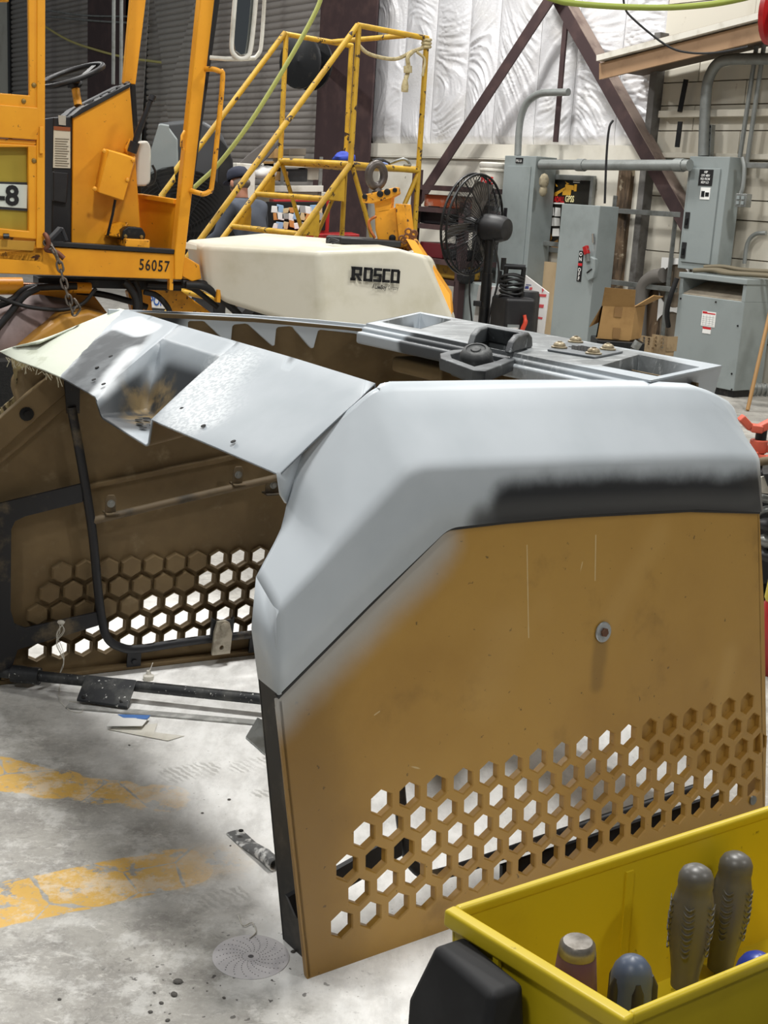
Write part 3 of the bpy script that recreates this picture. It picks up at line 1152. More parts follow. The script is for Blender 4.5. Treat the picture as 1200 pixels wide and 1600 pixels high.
# turned-down inner edge
inner = [Vector(s_[1]) for s_ in st_[:6]]
mb.add(inner + [p + Vector((0.004, 0, -0.045)) for p in inner], [(i, i + 1, i + 7, i + 6) for i in range(5)])
mb.orient(nf, lambda c: U)
band = build('crossband', mb, [BANDP, BROWN], hood, solid=0.006, fix=False, smooth=38, label='primed and sanded end band with a moulded recess and pale filler')
bm = bmesh.new()
bm.from_mesh(band.data)
bmesh.ops.remove_doubles(bm, verts=bm.verts, dist=0.0004)
bwl = bm.edges.layers.float.new('bevel_weight_edge')
for e_ in bm.edges:           # only the recess edges are rounded
    if len(e_.link_faces) == 2 and e_.calc_face_angle(0) > R(36) and max(v_.co.y for v_ in e_.verts) < 1.26:
        e_[bwl] = 1.0
bm.to_mesh(band.data)
bm.free()
bv = band.modifiers.new('bevel', 'BEVEL')
bv.width = 0.008
bv.segments = 3
bv.limit_method = 'WEIGHT'
bv.use_clamp_overlap = False
band.modifiers.move(1, 0)
band.data.set_sharp_from_angle(angle=R(180))
wn_ = band.modifiers.new('wn', 'WEIGHTED_NORMAL')
wn_.weight = 80
# bolt holes drilled in the band and the recess
mb = hm()
nb = Vector((-0.41, 0, 1)).normalized()
for (u, v) in ((0.030, 1.135), (0.028, 1.07), (0.12, 1.24), (0.07, 1.21), (0.055, 0.70), (0.03, 0.55), (0.02, 0.40)):
    mb.lathe((u, v, 0.982 + u * 0.46 + (0.012 if v > 1 else 0.002)), nb, [(0.0058, 0), (0.0058, 0.0015), (0, 0.0016)], 10)
for (u, v, z) in ((0.06, 0.93, 0.932), (0.075, 0.97, 0.934), (0.085, 0.91, 0.931), (0.05, 0.89, 0.931), (0.10, 0.98, 0.935)):
    mb.lathe((u, v, z), (0, 0, 1), [(0.009, 0), (0.009, 0.0012), (0, 0.0013)], 10)
for (u, v, z) in ((0.205, 1.02, 1.03), (0.195, 0.98, 0.965)):
    mb.lathe((u + 0.006, v, z), (-1, 0, 0.2), [(0.007, 0), (0.007, 0.006), (0, 0.0061)], 10)
build('bolt_holes', mb, DARKGAP, hood)
# torn glass-fibre corner hanging below the far end
FIB = mat('raw_fibre', '#8a7955', 0.9, col2='#b3a681', scale=12, col3='#4a4030', scale3=30, lo3=0.55, hi3=0.62)


def onrag(x, y, v):
    return hit(x, y, HOODM @ Vector((0, v, 0)), V)


mb = MB()
pts = [(16, 556), (40, 566), (66, 582), (78, 606), (66, 616), (50, 640), (38, 648), (33, 628), (24, 606), (22, 588)]
mb.prism([onrag(x, y, 1.70) for x, y in pts], U * 0.005)
build('torn_fibre', mb, FIB, hood, label='torn raw fibreglass at the far corner')
mb = MB()
pts = [(-6, 650), (6, 634), (20, 622), (30, 612), (36, 640), (30, 668), (18, 676), (8, 690), (-6, 700)]
mb.prism([onrag(x, y, 1.715) for x, y in pts], V * 0.006)
for i in range(5):
    mb.tube([onrag(2 + 8 * i, 636 - 4 * i, 1.712), onrag(2 + 7.5 * i, 688 - 8 * i, 1.712)], 0.002, 5)
build('torn_fibre', mb, FIB, hood)
mb = MB()
random.seed(3)
for i in range(26):
    t = random.random()
    a_ = HOODM @ Vector((0.0, 1.28 + 0.42 * t, 0.990))
    mb.tube([a_, a_ + Vector((random.uniform(-.012, .012), 0, random.uniform(-.026, -.006)))], 0.0012, 4)
build('loose_fibres', mb, mat('pale_fibre', '#cfc9b0', 0.9), hood, kind='stuff')

# --- far flange with its saw-tooth cut-outs
T28 = R(8)


def FL(t, z, d):
    return Vector((0.27 + t * math.cos(T28), 1.560 - t * math.sin(T28) + d, z))


poly = [(-0.02, 1.136), (0.20, 1.131), (0.40, 1.125), (0.62, 1.113), (0.78, 1.100), (0.95, 1.082), (0.95, 1.030), (0.862, 1.042), (0.79, 1.064), (0.75, 1.0715), (0.638, 1.0815), (0.630, 1.078),
        (0.618, 1.027), (0.610, 1.025), (0.600, 1.033), (0.545, 1.089), (0.534, 1.0915), (0.498, 1.089), (0.492, 1.083), (0.489, 1.035), (0.482, 1.032), (0.474, 1.038), (0.402, 1.096), (0.392, 1.0985), (0.358, 1.0955), (0.352, 1.090),
        (0.349, 1.043), (0.341, 1.0405), (0.333, 1.046), (0.266, 1.103), (0.258, 1.105), (0.220, 1.105), (0.215, 1.101), (0.214, 1.02), (-0.02, 1.02)]
mb = hm()
plate(mb, poly, [], FL, -0.004, 0.004)
build('toothed_flange', mb, FLANGEP, hood, bevel=0.002, label='grey flange with saw-tooth cut-outs')
mb = hm()
for t in (0.075, 0.097):
    mb.lathe(FL(t, 1.118, -0.006), (0, -1, 0), [(0.005, 0), (0.004, 0.003), (0, 0.004)], 10)
build('bolts', mb, CHROME, hood)

# --- far side panel, its inner face towards the opening
CT, ST = math.cos(T28), math.sin(T28)


def F(t, z, off):
    return Vector((t * CT - off * ST, 1.745 - t * ST - off * CT - LEAN * z, z))


FR = [(0.162, 0.343, 15, range(0, 7)), (0.1275, 0.279, 16, range(0, 7)), (0.093, 0.213, 17, range(0, 5)), (0.1275, 0.150, 16, range(0, 2)), (0.096, 0.088, 17, ())]
op, bl = honeycomb(FR, 0.0705, 0)
mb = hm()
outl = [(-0.02, 0.0), (1.27, 0.0), (1.25, 0.5), (1.20, 0.82), (0.30, 0.90), (0.10, 0.93), (-0.12, 0.74), (-0.10, 0.50)]
plate(mb, outl, [hexa(x, z, 0.0275) for x, z in op], F, -0.006, 0.0)
for x, z in op:
    a, b, c2 = hexa(x, z, 0.0275), hexa(x, z, 0.0275), hexa(x, z, 0.033)
    a2 = hexa(x, z, 0.0305)
    vs = [F(px, pz, 0.0) for px, pz in c2] + [F(px, pz, 0.018) for px, pz in c2] + [F(px, pz, 0.018) for px, pz in a2] + [F(px, pz, 0.006) for px, pz in a2] + [F(px, pz, 0.0) for px, pz in b]
    fs = []
    for ring in range(4):
        for i in range(6):
            j = (i + 1) % 6
            fs.append((ring * 6 + i, ring * 6 + j, ring * 6 + 6 + j, ring * 6 + 6 + i))
    mb.add(vs, fs)
for x, z in bl:
    c2, a2 = hexa(x, z, 0.0345), hexa(x, z, 0.030)
    vs = [F(px, pz, 0.0) for px, pz in c2] + [F(px, pz, 0.016) for px, pz in c2] + [F(px, pz, 0.021) for px, pz in a2]
    fs = [(r * 6 + i, r * 6 + (i + 1) % 6, r * 6 + 6 + (i + 1) % 6, r * 6 + 6 + i) for r in range(2) for i in range(6)] + [(12, 13, 14, 15, 16, 17)]
    mb.add(vs, fs)
build('side_panel', mb, BROWN, hood, label='brown inner face of the far side panel with its honeycomb')
# inner ribs and slanted stiffener of that panel
for pts, d_ in (([(0.20, 0.596), (0.95, 0.715), (0.95, 0.735), (0.20, 0.612)], 0.022), ([(-0.06, 0.70), (0.20, 0.94), (0.16, 1.0), (-0.06, 0.80)], 0.03),
                ([(-0.06, 0.655), (0.25, 0.93), (0.25, 0.98), (-0.06, 0.70)], 0.012), ([(-0.02, 0.0), (1.1, 0.0), (1.1, 0.016), (-0.02, 0.016)], 0.035)):
    mb = hm()
    mb.prism([F(t, z, 0) for t, z in pts], F(0, 0, d_) - F(0, 0, 0))
    build('panel_rib', mb, BROWN, hood, bevel=0.004)
mb = hm()
nn = (F(0, 0, 1) - F(0, 0, 0)).normalized()
mb.lathe(F(0.041, 0.837, 0.03), nn, [(0.02, 0), (0.02, 0.004), (0.010, 0.005), (0.010, 0.012), (0, 0.0125)], 14)
build('bolt', mb, BLACK_M, hood, smooth=40)

# --- inner tube frame
TUBE = mat('dusty_black_tube', '#25262a', 0.5, 0.2, col2='#6b5f4b', scale=9, lo=0.52, hi=0.70)
TUBEB = mat('dusty_brown_tube', '#6a5b44', 0.7, col2='#3c362d', scale=7, lo=0.5, hi=0.7)
vt = [(0.16, 0.86), (0.203, 0.658), (0.237, 0.478), (0.262, 0.292), (0.280, 0.185), (0.300, 0.125), (0.340, 0.092), (0.40, 0.078), (0.576, 0.085), (0.86, 0.085)]
mb = hm()
mb.tube(smooth_path([F(t, z, 0.055) for t, z in vt], 5), 0.0135, 10)
mb.prism([F(0.135, 0.955, 0.05), F(0.180, 0.955, 0.05), F(0.184, 0.84, 0.05), F(0.148, 0.84, 0.05)], nn * 0.008)
fr = build('tube_frame', mb, TUBE, hood, smooth=50)
mb = hm()
mb.tube([F(0.237, 0.512, 0.055), F(0.528, 0.566, 0.055), F(0.90, 0.632, 0.055)], 0.012, 10)
build('cross_tube', mb, TUBEB, hood, smooth=50)
# flat bar frame at the left
mb = hm()
outer = [(-0.16, 0.575), (-0.024, 0.584), (0.206, 0.630), (0.206, 0.572), (0.04, 0.538), (0.012, 0.525), (0.002, 0.50), (0.006, 0.25), (0.018, 0.205), (0.05, 0.188), (0.270, 0.218), (0.270, 0.172), (0.03, 0.120), (0.01, 0.05), (-0.05, 0.05), (-0.05, 0.50), (-0.16, 0.51)]
plate(mb, outer, [], lambda x, y, d: F(x, y, 0.045 + d), 0.0, 0.012)
build('bar_frame', mb, TUBE, hood, bevel=0.003)
for t, z, w, h, mm in ((0.287, 0.560, 0.032, 0.060, TUBEB), (0.680, 0.630, 0.032, 0.060, TUBEB), (0.800, 0.590, 0.05, 0.055, TUBEB)):
    mb = hm()
    x2, y2 = w / 2, h / 2
    o2 = [(t - x2, z - y2), (t + x2, z - y2), (t + x2, z + y2 * 0.6), (t + x2 * 0.6, z + y2), (t - x2 * 0.6, z + y2), (t - x2, z + y2 * 0.6)]
    plate(mb, o2, [], lambda x, y, d: F(x, y, d), 0.055, 0.061)
    mb.prism([F(t - x2, z - y2, 0.030), F(t + x2 * 1.5, z - y2, 0.030), F(t + x2 * 1.5, z - y2, 0.075), F(t - x2, z - y2, 0.075)], (0, 0, 0.006))
    br = build('tube_bracket', mb, mm, hood, bevel=0.002)
    mb = hm()
    mb.lathe(F(t, z + 0.004, 0.061), nn, [(0.012, 0), (0.012, 0.002), (0.007, 0.0025), (0.007, 0.008), (0, 0.0085)], 12)
    build('bolt', mb, GALV, br, smooth=40)
mb = hm()
o2 = [(0.630, 0.042), (0.690, 0.042), (0.692, 0.110), (0.680, 0.150), (0.668, 0.158), (0.640, 0.156), (0.632, 0.12)]
plate(mb, o2, [[(0.66 + 0.008 * math.cos(a), 0.066 + 0.008 * math.sin(a)) for a in [R(36 * k) for k in range(10)]]], lambda x, y, d: F(x, y, d), 0.082, 0.094)
mb.lathe(F(0.664, 0.138, 0.094), nn, [(0.015, 0), (0.015, 0.006), (0.009, 0.007), (0, 0.0071)], 14)
build('latch_block', mb, mat('pale_latch', '#b9b1a0', 0.5, col2='#8c8474', scale=20), hood, smooth=35, label='pale cast latch block on the lower tube')
mb = hm()
plate(mb, [(0.625, 0.10), (0.70, 0.10), (0.70, 0.165), (0.69, 0.155), (0.64, 0.155), (0.625, 0.168)], [], lambda x, y, d: F(x, y, d), 0.070, 0.081)
build('latch_plate', mb, BLACK_M, hood)
for t in (0.393, 0.80):
    mb = hm()
    mb.prism([F(t - 0.022, 0.012, 0.03), F(t + 0.022, 0.012, 0.03), F(t + 0.022, 0.066, 0.03), F(t - 0.022, 0.066, 0.03)], nn * 0.008)
    mb.lathe(F(t, 0.03, 0.038), nn, [(0.009, 0), (0.008, 0.006), (0, 0.0065)], 10)
    build('panel_tab', mb, TUBE, hood)

# the same frame behind the near panel
mb = hm()
mb.tube(smooth_path([G(t, z, 0.085) for t, z in [(0.24, 0.60), (0.27, 0.40), (0.29, 0.22), (0.31, 0.13), (0.35, 0.085), (0.42, 0.070), (0.8, 0.075), (1.22, 0.08)]], 5), 0.0135, 10)
fr2 = build('tube_frame', mb, TUBE, hood, smooth=50)
mb = hm()
mb.prism([G(0.0, 0.135, 0.07), G(0.28, 0.20, 0.07), G(0.28, 0.15, 0.07), G(0.02, 0.085, 0.07)], (0, 0.012, 0))
mb.prism([G(0.55, 0.02, 0.06), G(1.3, 0.02, 0.06), G(1.3, 0.06, 0.06), G(0.55, 0.06, 0.06)], (0, 0.01, 0))
build('lower_bar', mb, TUBE, fr2)

# --- lower crossbar between the side panels
SPK = mat('dust_speckled_black', '#2b2d30', 0.5, 0.2, col2='#50514f', scale=16, col3='#d8d8d4', scale3=75, lo3=0.63, hi3=0.68)
mb = hm()
ca, cb = Vector((-0.06, 1.74, 0.045)), Vector((0.60, 1.13, 0.05))
cc = lerp(ca, cb, 0.20)
ce = Vector((0.06, 0.19, 0.16))
path = [Vector((-0.14, 1.80, 0.05)), ca, lerp(ca, cb, 0.12), cc, lerp(ca, cb, 0.6), cb]
mb.tube(path, 0.0165, 10)
xb = build('crossbar', mb, SPK, hood, smooth=50, label='black crossbar lying across the open end')
dirx = (cb - ca).normalized()
mb = hm()
mb.lathe(lerp(ca, cb, 0.10), dirx, [(0.026, 0), (0.026, 0.085), (0.017, 0.087)], 12)
c1 = lerp(ca, cb, 0.02)
mb.bar(c1 - dirx * 0.05, c1 + dirx * 0.03, 0.03, 0.055)
build('clamp_sleeve', mb, SPK, xb, smooth=40)
c2 = lerp(ca, cb, 0.44)
mb = hm()
sd = dirx.cross(Vector((0, 0, 1))).normalized()
if sd.y > 0:
    sd = -sd
w = dirx * 0.078
dn = (Vector((0, 0, -0.038)) + sd * 0.085)
mb.prism([c2 - w + Vector((0, 0, 0.012)), c2 + w + Vector((0, 0, 0.012)), c2 + w + dn, c2 - w + dn * 0.9], Vector((0, 0, 0.008)))
build('bracket_plate', mb, SPK, xb, bevel=0.002)
mb = hm()
for sgn in (-0.75, 0.72):
    mb.lathe(c2 + w * sgn + dn * 0.8 + Vector((0, 0, 0.008)), (0, -0.3, 1), [(0.008, 0), (0.008, 0.0015), (0, 0.0016)], 10)
build('plate_holes', mb, DARKGAP, xb)

# --- steel angle standing behind the near panel's left edge
mb = hm()
mb.prism([(0.028, 0.136, 0.0), (0.030, 0.022, 0.0), (0.022, 0.12, 0.575), (0.022, 0.17, 0.568), (0.018, 0.262, 0.545)], (0.006, 0, 0))
mb.prism([(0.028, 0.136, 0.0), (0.018, 0.262, 0.545), (0.044, 0.266, 0.545), (0.054, 0.140, 0.0)], (0, 0.006, 0))
build('edge_angle', mb, mat('edge_angle_black', '#2a2a2a', 0.5, 0.3, col2='#4a4640', scale=12), hood, bevel=0.002)

# --- right end: brown inner wall below the top box
mb = hm()
plate(mb, [(0.22, 0.12), (1.50, 0.12), (1.46, 1.08), (0.32, 1.08)], [], lambda x, y, d: Vector((1.30 + d + 0.02 * (1 - y), x, y)), 0.0, 0.008)
build('end_wall', mb, BROWN, hood)

# --- raised top box over the right end, with wells, cup and vent
ZT = 1.115
n = NT('top_box')
bare = n.mix(n.ramp(n.noise(9, 7, 0.7), 0.42, 0.65), srgb('#6f7374'), srgb('#8e9294'))
scr = n.ramp(n.noise(5, 8, 0.75, stretch=(1, 3, 1), dist=2.5), 0.56, 0.60)
bare = n.mix(n.math('MULTIPLY', scr, 0.5), bare, srgb('#c9cccd'))
c = n.mix(n.ramp(n.noise(3, 4), 0.35, 0.7), srgb('#b9c0c6'), srgb('#adb5bb'))
c = n.mix(n.seg((1.19, 0.60, ZT), (1.27, 1.28, ZT), 0.19, 0.26, 0.06, 10), c, bare)
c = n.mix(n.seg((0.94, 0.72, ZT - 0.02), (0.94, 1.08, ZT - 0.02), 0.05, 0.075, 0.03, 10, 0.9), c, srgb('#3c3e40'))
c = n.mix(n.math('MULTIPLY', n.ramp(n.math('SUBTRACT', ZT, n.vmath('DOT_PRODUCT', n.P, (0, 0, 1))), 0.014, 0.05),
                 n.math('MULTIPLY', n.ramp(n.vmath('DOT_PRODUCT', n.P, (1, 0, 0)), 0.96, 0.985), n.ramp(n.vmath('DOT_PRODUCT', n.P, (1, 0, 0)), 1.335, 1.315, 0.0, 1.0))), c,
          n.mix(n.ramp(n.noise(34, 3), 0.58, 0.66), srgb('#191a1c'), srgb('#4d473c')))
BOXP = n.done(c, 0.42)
w1 = [(1.064, 1.375), (1.385, 1.610), (1.365, 1.415), (1.080, 1.200)]
w2 = [(1.070, 0.431), (1.360, 0.584), (1.338, 0.350), (1.076, 0.250)]
cup = [(1.000, 0.675), (1.000, 0.845), (1.09, 0.90), (1.09, 0.73)]
topq = [(0.986, 1.347), (1.414, 1.650), (1.440, 0.362), (1.000, 0.200)]
mb = hm()
plate(mb, topq, [w1, w2, cup], lambda x, y, d: Vector((x, y, ZT + d)), 0.0, -0.006)
for wl, dep in ((w1, 0.085), (w2, 0.10), (cup, 0.05)):
    cx = sum(p[0] for p in wl) / 4
    cy = sum(p[1] for p in wl) / 4
    top = [Vector((p[0], p[1], ZT)) for p in wl]
    bot = [Vector((cx + (p[0] - cx) * 0.86, cy + (p[1] - cy) * 0.86, ZT - dep)) for p in wl]
    mb.add(top + bot, [(i, (i + 1) % 4, (i + 1) % 4 + 4, i + 4) for i in range(4)] + [(4, 5, 6, 7)])
sk = [Vector((p[0], p[1], ZT)) for p in topq]
low = [Vector((0.975, 1.36, 1.068)), Vector((1.425, 1.68, 0.97)), Vector((1.455, 0.40, 0.97)), Vector((1.0, 0.27, 1.065))]
mb.add(sk + low, [(i, i + 4, (i + 1) % 4 + 4, (i + 1) % 4) for i in range(4)])
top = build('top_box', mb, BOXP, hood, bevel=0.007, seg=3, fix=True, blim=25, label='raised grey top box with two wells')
# stepped front rail of the box
mb = hm()
for k, (du, dz) in enumerate(((-0.012, -0.010), (-0.030, -0.024))):
    mb.prism([(0.982 + du, 1.35, ZT + dz), (0.998 + du, 0.21, ZT + dz), (0.998 + du, 0.24, ZT + dz - 0.036), (0.982 + du, 1.35, ZT + dz - 0.036)], (0.03, 0, 0))
build('box_rail', mb, BOXP, top, bevel=0.008, seg=3)
# box shaped ducts hanging under it
mb = hm()
mb.box((1.01, 1.00, 0.985), (1.33, 1.24, 1.03))
build('duct_box', mb, BROWN, top, bevel=0.01)
# scoop with cap
BLKW = mat('worn_black_grey', '#54585a', 0.5, col2='#33363a', scale=9, lo=0.42, hi=0.62, col3='#83888a', scale3=25, lo3=0.62, hi3=0.7)
mb = hm()
prof = [(0.965, 0.0), (0.985, 0.030), (1.02, 0.043), (1.10, 0.044), (1.13, 0.03), (1.14, 0.0)]
v0, v1 = 0.655, 0.835
sk_ = 0.33


def sp(u, v, z):
    return Vector((u, v + (u - 0.96) * 0.62, ZT + z))


for va, vb in ((v0, v0 + 0.025), (v1 - 0.025, v1)):
    mb.prism([sp(u, va, z) for u, z in prof], Vector((0, vb - va, 0)))
mb.prism([sp(u, v0, z) for u, z in ((1.085, 0.0), (1.065, 0.044), (1.10, 0.044), (1.14, 0.0))], Vector((0, v1 - v0, 0)))
build('air_scoop', mb, BLKW, top, bevel=0.006, seg=3, smooth=None)
mb = hm()
lip = [(0.835, 0.785), (0.775, 0.705), (0.722, 0.510), (0.745, 0.490), (0.892, 0.590), (0.99, 0.660), (0.99, 0.86), (0.92, 0.84)]
lin = [(0.855, 0.765), (0.808, 0.700), (0.768, 0.560), (0.882, 0.622), (0.965, 0.680), (0.965, 0.820), (0.92, 0.805)]
plate(mb, lip, [lin], lambda x, y, d: Vector((x, y, ZT - 0.012 + d)), 0.0, -0.03)
plate(mb, lin, [], lambda x, y, d: Vector((x, y, ZT - 0.05 + d)), 0.0, -0.006)
build('cup_lip', mb, BLKW, top, bevel=0.007, seg=3)
mb = hm()
axc = Vector((-0.35, -0.25, 0.9)).normalized()
mb.lathe((0.905, 0.715, ZT - 0.045), axc, [(0.042, 0), (0.044, 0.02), (0.042, 0.045), (0.034, 0.058), (0.026, 0.061), (0.024, 0.058), (0.014, 0.058), (0.012, 0.062), (0, 0.063)], 22)
build('cap', mb, mat('dusty_cap', '#3a3c3d', 0.55, col2='#6d6f6e', scale=18), top, smooth=40)
# vent plate
VP = mat('vent_grey', '#6f7478', 0.45, 0.2, col2='#898e91', scale=12)
gq = [Vector((1.120, 0.687)), Vector((1.368, 0.856)), Vector((1.330, 0.614)), Vector((1.145, 0.533))]


def gp(a, b, z):
    p = gq[0] * (1 - a) * (1 - b) + gq[1] * a * (1 - b) + gq[2] * a * b + gq[3] * (1 - a) * b
    return Vector((p.x, p.y, ZT + z))


mb = hm()
plate(mb, [(0, 0), (1, 0), (1, 1), (0, 1)], [], lambda x, y, d: gp(x, y, d), 0.006, 0.001)
vpl = build('vent_plate', mb, VP, top, bevel=0.001)
mb = hm()
for i in range(7):
    for j in range(9):
        a, b = 0.32 + 0.062 * i, 0.24 + 0.062 * j + (0.03 if i % 2 else 0)
        if (i - 3) ** 2 / 12 + (j - 4) ** 2 / 18 < 1.05:
            mb.prism([gp(a - 0.022, b - 0.024, 0.0062), gp(a + 0.022, b - 0.024, 0.0062), gp(a + 0.022, b + 0.024, 0.0062), gp(a - 0.022, b + 0.024, 0.0062)], (0, 0, 0.0008))
build('vent_holes', mb, DARKGAP, vpl)
first = None
for a, b in ((0.22, 0.13), (0.86, 0.14), (0.82, 0.80), (0.22, 0.84)):
    mb = hm()
    cc2 = gp(a, b, 0.006)
    mb.lathe(cc2, (0, 0, 1), [(0.022, 0), (0.022, 0.004), (0.016, 0.006), (0.017, 0.007), (0.0155, 0.012), (0.009, 0.0165), (0.006, 0.0165), (0.006, 0.0185), (0, 0.019)], 16)
    build('bolt', mb, mat('brass_bolt', '#9c8f75', 0.45, 0.4, col2='#6f6048', scale=40) if first is None else first, vpl, smooth=40)
    first = bpy.data.materials['brass_bolt']
# ================================================================ yellow bin of the tool cart, close to the camera
BE = Vector((0.824, 0.566, 0)).normalized()          # along the bin
BN = Vector((0.566, -0.824, 0)).normalized()         # towards the viewer
B0 = Vector((0.066, 0.824, 1.0))
Z3 = Vector((0, 0, 1))
BIN_Y = mat('bin_yellow', '#cdb51e', 0.42, col2='#bfa61a', scale=9, lo=0.45, hi=0.75, col3='#8a7a1a', scale3=60, lo3=0.68, hi3=0.76)
BL, BW, BH = 0.46, 0.152, 0.125


def bp(a, b, c):
    """along, across (towards viewer), up from the rim"""
    return B0 + BE * (a + b * 0.16) + BN * b + Z3 * c


binr = thing('parts_bin', 'yellow plastic bin holding screwdrivers in the near corner', 'bin', bp(0, 0, -BH))
mb = MB()
th = 0.003
mb.prism([bp(0, 0, 0), bp(BL, 0, 0), bp(BL, 0.006, -BH), bp(0.008, 0.006, -BH)], BN * th)
mb.prism([bp(0, BW, 0), bp(BL, BW, 0), bp(BL, BW - 0.006, -BH), bp(0.008, BW - 0.006, -BH)], -BN * th)
mb.prism([bp(0, 0, 0), bp(0, BW, 0), bp(0.008, BW - 0.006, -BH), bp(0.008, 0.006, -BH)], BE * th)
mb.prism([bp(BL, 0, 0), bp(BL, BW, 0), bp(BL, BW - 0.006, -BH), bp(BL, 0.006, -BH)], -BE * th)
mb.prism([bp(0.008, 0.006, -BH), bp(BL, 0.006, -BH), bp(BL, BW - 0.006, -BH), bp(0.008, BW - 0.006, -BH)], Z3 * th)
build('bin_body', mb, BIN_Y, binr, bevel=0.001)
mb = MB()
k = 0.0055
for (a0, b0, a1, b1, w) in ((0.004, 0, BL, 0, 0.0075), (0.004, BW, BL, BW, 0.0065), (BL, 0, BL, BW, 0.007)):
    p0, p1 = bp(a0, b0, 0), bp(a1, b1, 0)
    mb.bar(p0, p1, w, 0.010)
p0, p1 = bp(0, -0.003, -0.002), bp(0, BW + 0.004, -0.002)
mb.bar(p0, p1, 0.0115, 0.014)
build('bin_rim', mb, BIN_Y, binr, bevel=0.003, seg=3)
mb = MB()
mb.prism([bp(-0.001, 0.045, -0.008), bp(-0.001, 0.05, -0.008), bp(0.006, 0.05, -BH), bp(0.006, 0.045, -BH)], -BE * 0.003)
build('bin_rib', mb, BIN_Y, binr)
mb = MB()
mb.prism([bp(0.17, 0.003, -0.010), bp(0.178, 0.003, -0.010), bp(0.178, 0.008, -BH), bp(0.17, 0.008, -BH)], BN * 0.002)
build('bin_rib', mb, BIN_Y, binr)

cart = thing('tool_cart', 'black tool cart with a corner post beside the yellow bin', 'cart', (0.2, 0.8, 0))
FOAM = mat('soft_black', '#1b1b1d', 0.75, col2='#29292b', scale=14)
# chamfered corner post below the rim's corner
pc = B0 + BE * -0.015 + BN * 0.045
a, b = BE * 0.020, BN * 0.042
mb = MB()
t0 = -0.010
vs = [pc - a * 1.1 - b, pc + a - b, pc + a + b, pc - a * 1.1 + b]
tops = [pc - a * 0.5 - b * 0.75, pc + a * 0.9 - b * 0.75, pc + a * 0.9 + b * 0.85, pc - a * 0.5 + b * 0.85]
rings = [[p - Z3 * p.z for p in vs], [p - Z3 * 0.055 for p in vs], [p - Z3 * 0.009 for p in tops]]
vv = [p for r in rings for p in r]
ff = [(r * 4 + i, r * 4 + (i + 1) % 4, r * 4 + 4 + (i + 1) % 4, r * 4 + 4 + i) for r in range(2) for i in range(4)] + [(8, 9, 10, 11), (3, 2, 1, 0)]
mb.add(vv, ff)
build('corner_post', mb, FOAM, cart, bevel=0.006, seg=3, fix=True)
mb = MB()
c = bp(BL / 2 + 0.01, BW / 2 + 0.1, -BH - 0.018)
mb.obox(c, BE * 0.26, BN * 0.19, Z3 * 0.0165)
build('tray', mb, FOAM, cart, bevel=0.006)
mb = MB()
mb.obox(Vector((c.x, c.y, 0.25)), BE * 0.26, BN * 0.19, Z3 * 0.02)
build('tray', mb, FOAM, cart, bevel=0.006)
for sa, sb in ((1, -1), (1, 1), (-1, 1)):
    mb = MB()
    pp = c + BE * 0.24 * sa + BN * 0.17 * sb
    mb.obox(Vector((pp.x, pp.y, 0.43)), BE * 0.02, BN * 0.02, Z3 * 0.43)
    build('leg', mb, FOAM, cart, bevel=0.004)

HGREY = mat('handle_grey', '#5f5d59', 0.38, col2='#4c4a46', scale=18)
HGREYD = mat('handle_dark', '#2b2a27', 0.5)
HMAR = mat('handle_maroon', '#5d3d45', 0.45, col2='#3f2a30', scale=14)
HBLUE = mat('handle_blue_grey', '#4a566b', 0.4, col2='#3a4354', scale=14)
HBLUE2 = mat('handle_blue', '#2b3f9a', 0.35)


def binplane(x, y, off):
    return hit(x, y, B0 + BN * off, BN)


def grip(name, label, x0, y0, x1, y1, off, prof, m, group=None, sq=1.0):
    """a handle standing in the bin: profile [(distance from the top, radius)]"""
    p0, p1 = binplane(x0, y0, off), binplane(x1, y1, off)
    ax = (p1 - p0).normalized()
    o = thing(name, label, 'screwdriver', p0 + ax * prof[-1][0], 0, group)
    mb = MB()
    mb.lathe(p0, ax, [(r, d) for d, r in prof], 26)
    h = build('handle', mb, m, o, smooth=50)
    # steel blade below the handle, standing on the bin's floor
    e = p0 + ax * prof[-1][0]
    L = min(0.09, max(0.01, (e.z - (1.0 - BH + 0.008)) / -ax.z))
    mb = MB()
    mb.tube([e - ax * 0.005, e + ax * L], 0.004, 8)
    build('blade', mb, CHROME, o, smooth=50)
    return o, p0, ax


GRIP = [(0.0, 0.0005), (0.001, 0.007), (0.004, 0.0112), (0.009, 0.0135), (0.015, 0.0138), (0.019, 0.0132), (0.023, 0.0142), (0.034, 0.0166), (0.050, 0.0172), (0.066, 0.0160), (0.082, 0.0130), (0.094, 0.0112), (0.106, 0.0106)]
for name, lab, x0, y0, x1, y1, off in (('screwdriver', 'grey contoured screwdriver handle, the lower and left one of the pair', 1090, 1353, 1066, 1560, 0.046),
                                       ('screwdriver', 'grey contoured screwdriver handle, the taller one at the back of the pair', 1153, 1333, 1120, 1540, 0.026)):
    o, p0, ax = grip(name, lab, x0, y0, x1, y1, off, GRIP, HGREY, 'grey screwdrivers in the yellow bin')
    view = (CAM - p0)
    view = (view - ax * view.dot(ax)).normalized()
    sidev = ax.cross(view).normalized()
    for ang in (-62, 8, 75, 150, 215):
        mb = MB()
        d0 = view * math.cos(R(ang)) + sidev * math.sin(R(ang))
        s0 = ax.cross(d0)
        for i in range(9):
            dist = 0.027 + i * 0.0052
            rr = 0.0002 + [r for d, r in GRIP if d <= dist + 0.008][-1]
            w = 0.0052 - abs(i - 3) * 0.0004
            pts = []
            for j in range(7):
                t = (j - 3) / 3
                pts.append(p0 + ax * (dist + 0.0035 * (1 - t * t)) + (d0 * math.cos(t * w / rr) + s0 * math.sin(t * w / rr)) * (rr + 0.00035))
            mb.tube(pts, [0.0003, 0.0006, 0.0007, 0.0008, 0.0007, 0.0006, 0.0003], 5)
        build('grip_ridges', mb, HGREY, o, smooth=60)

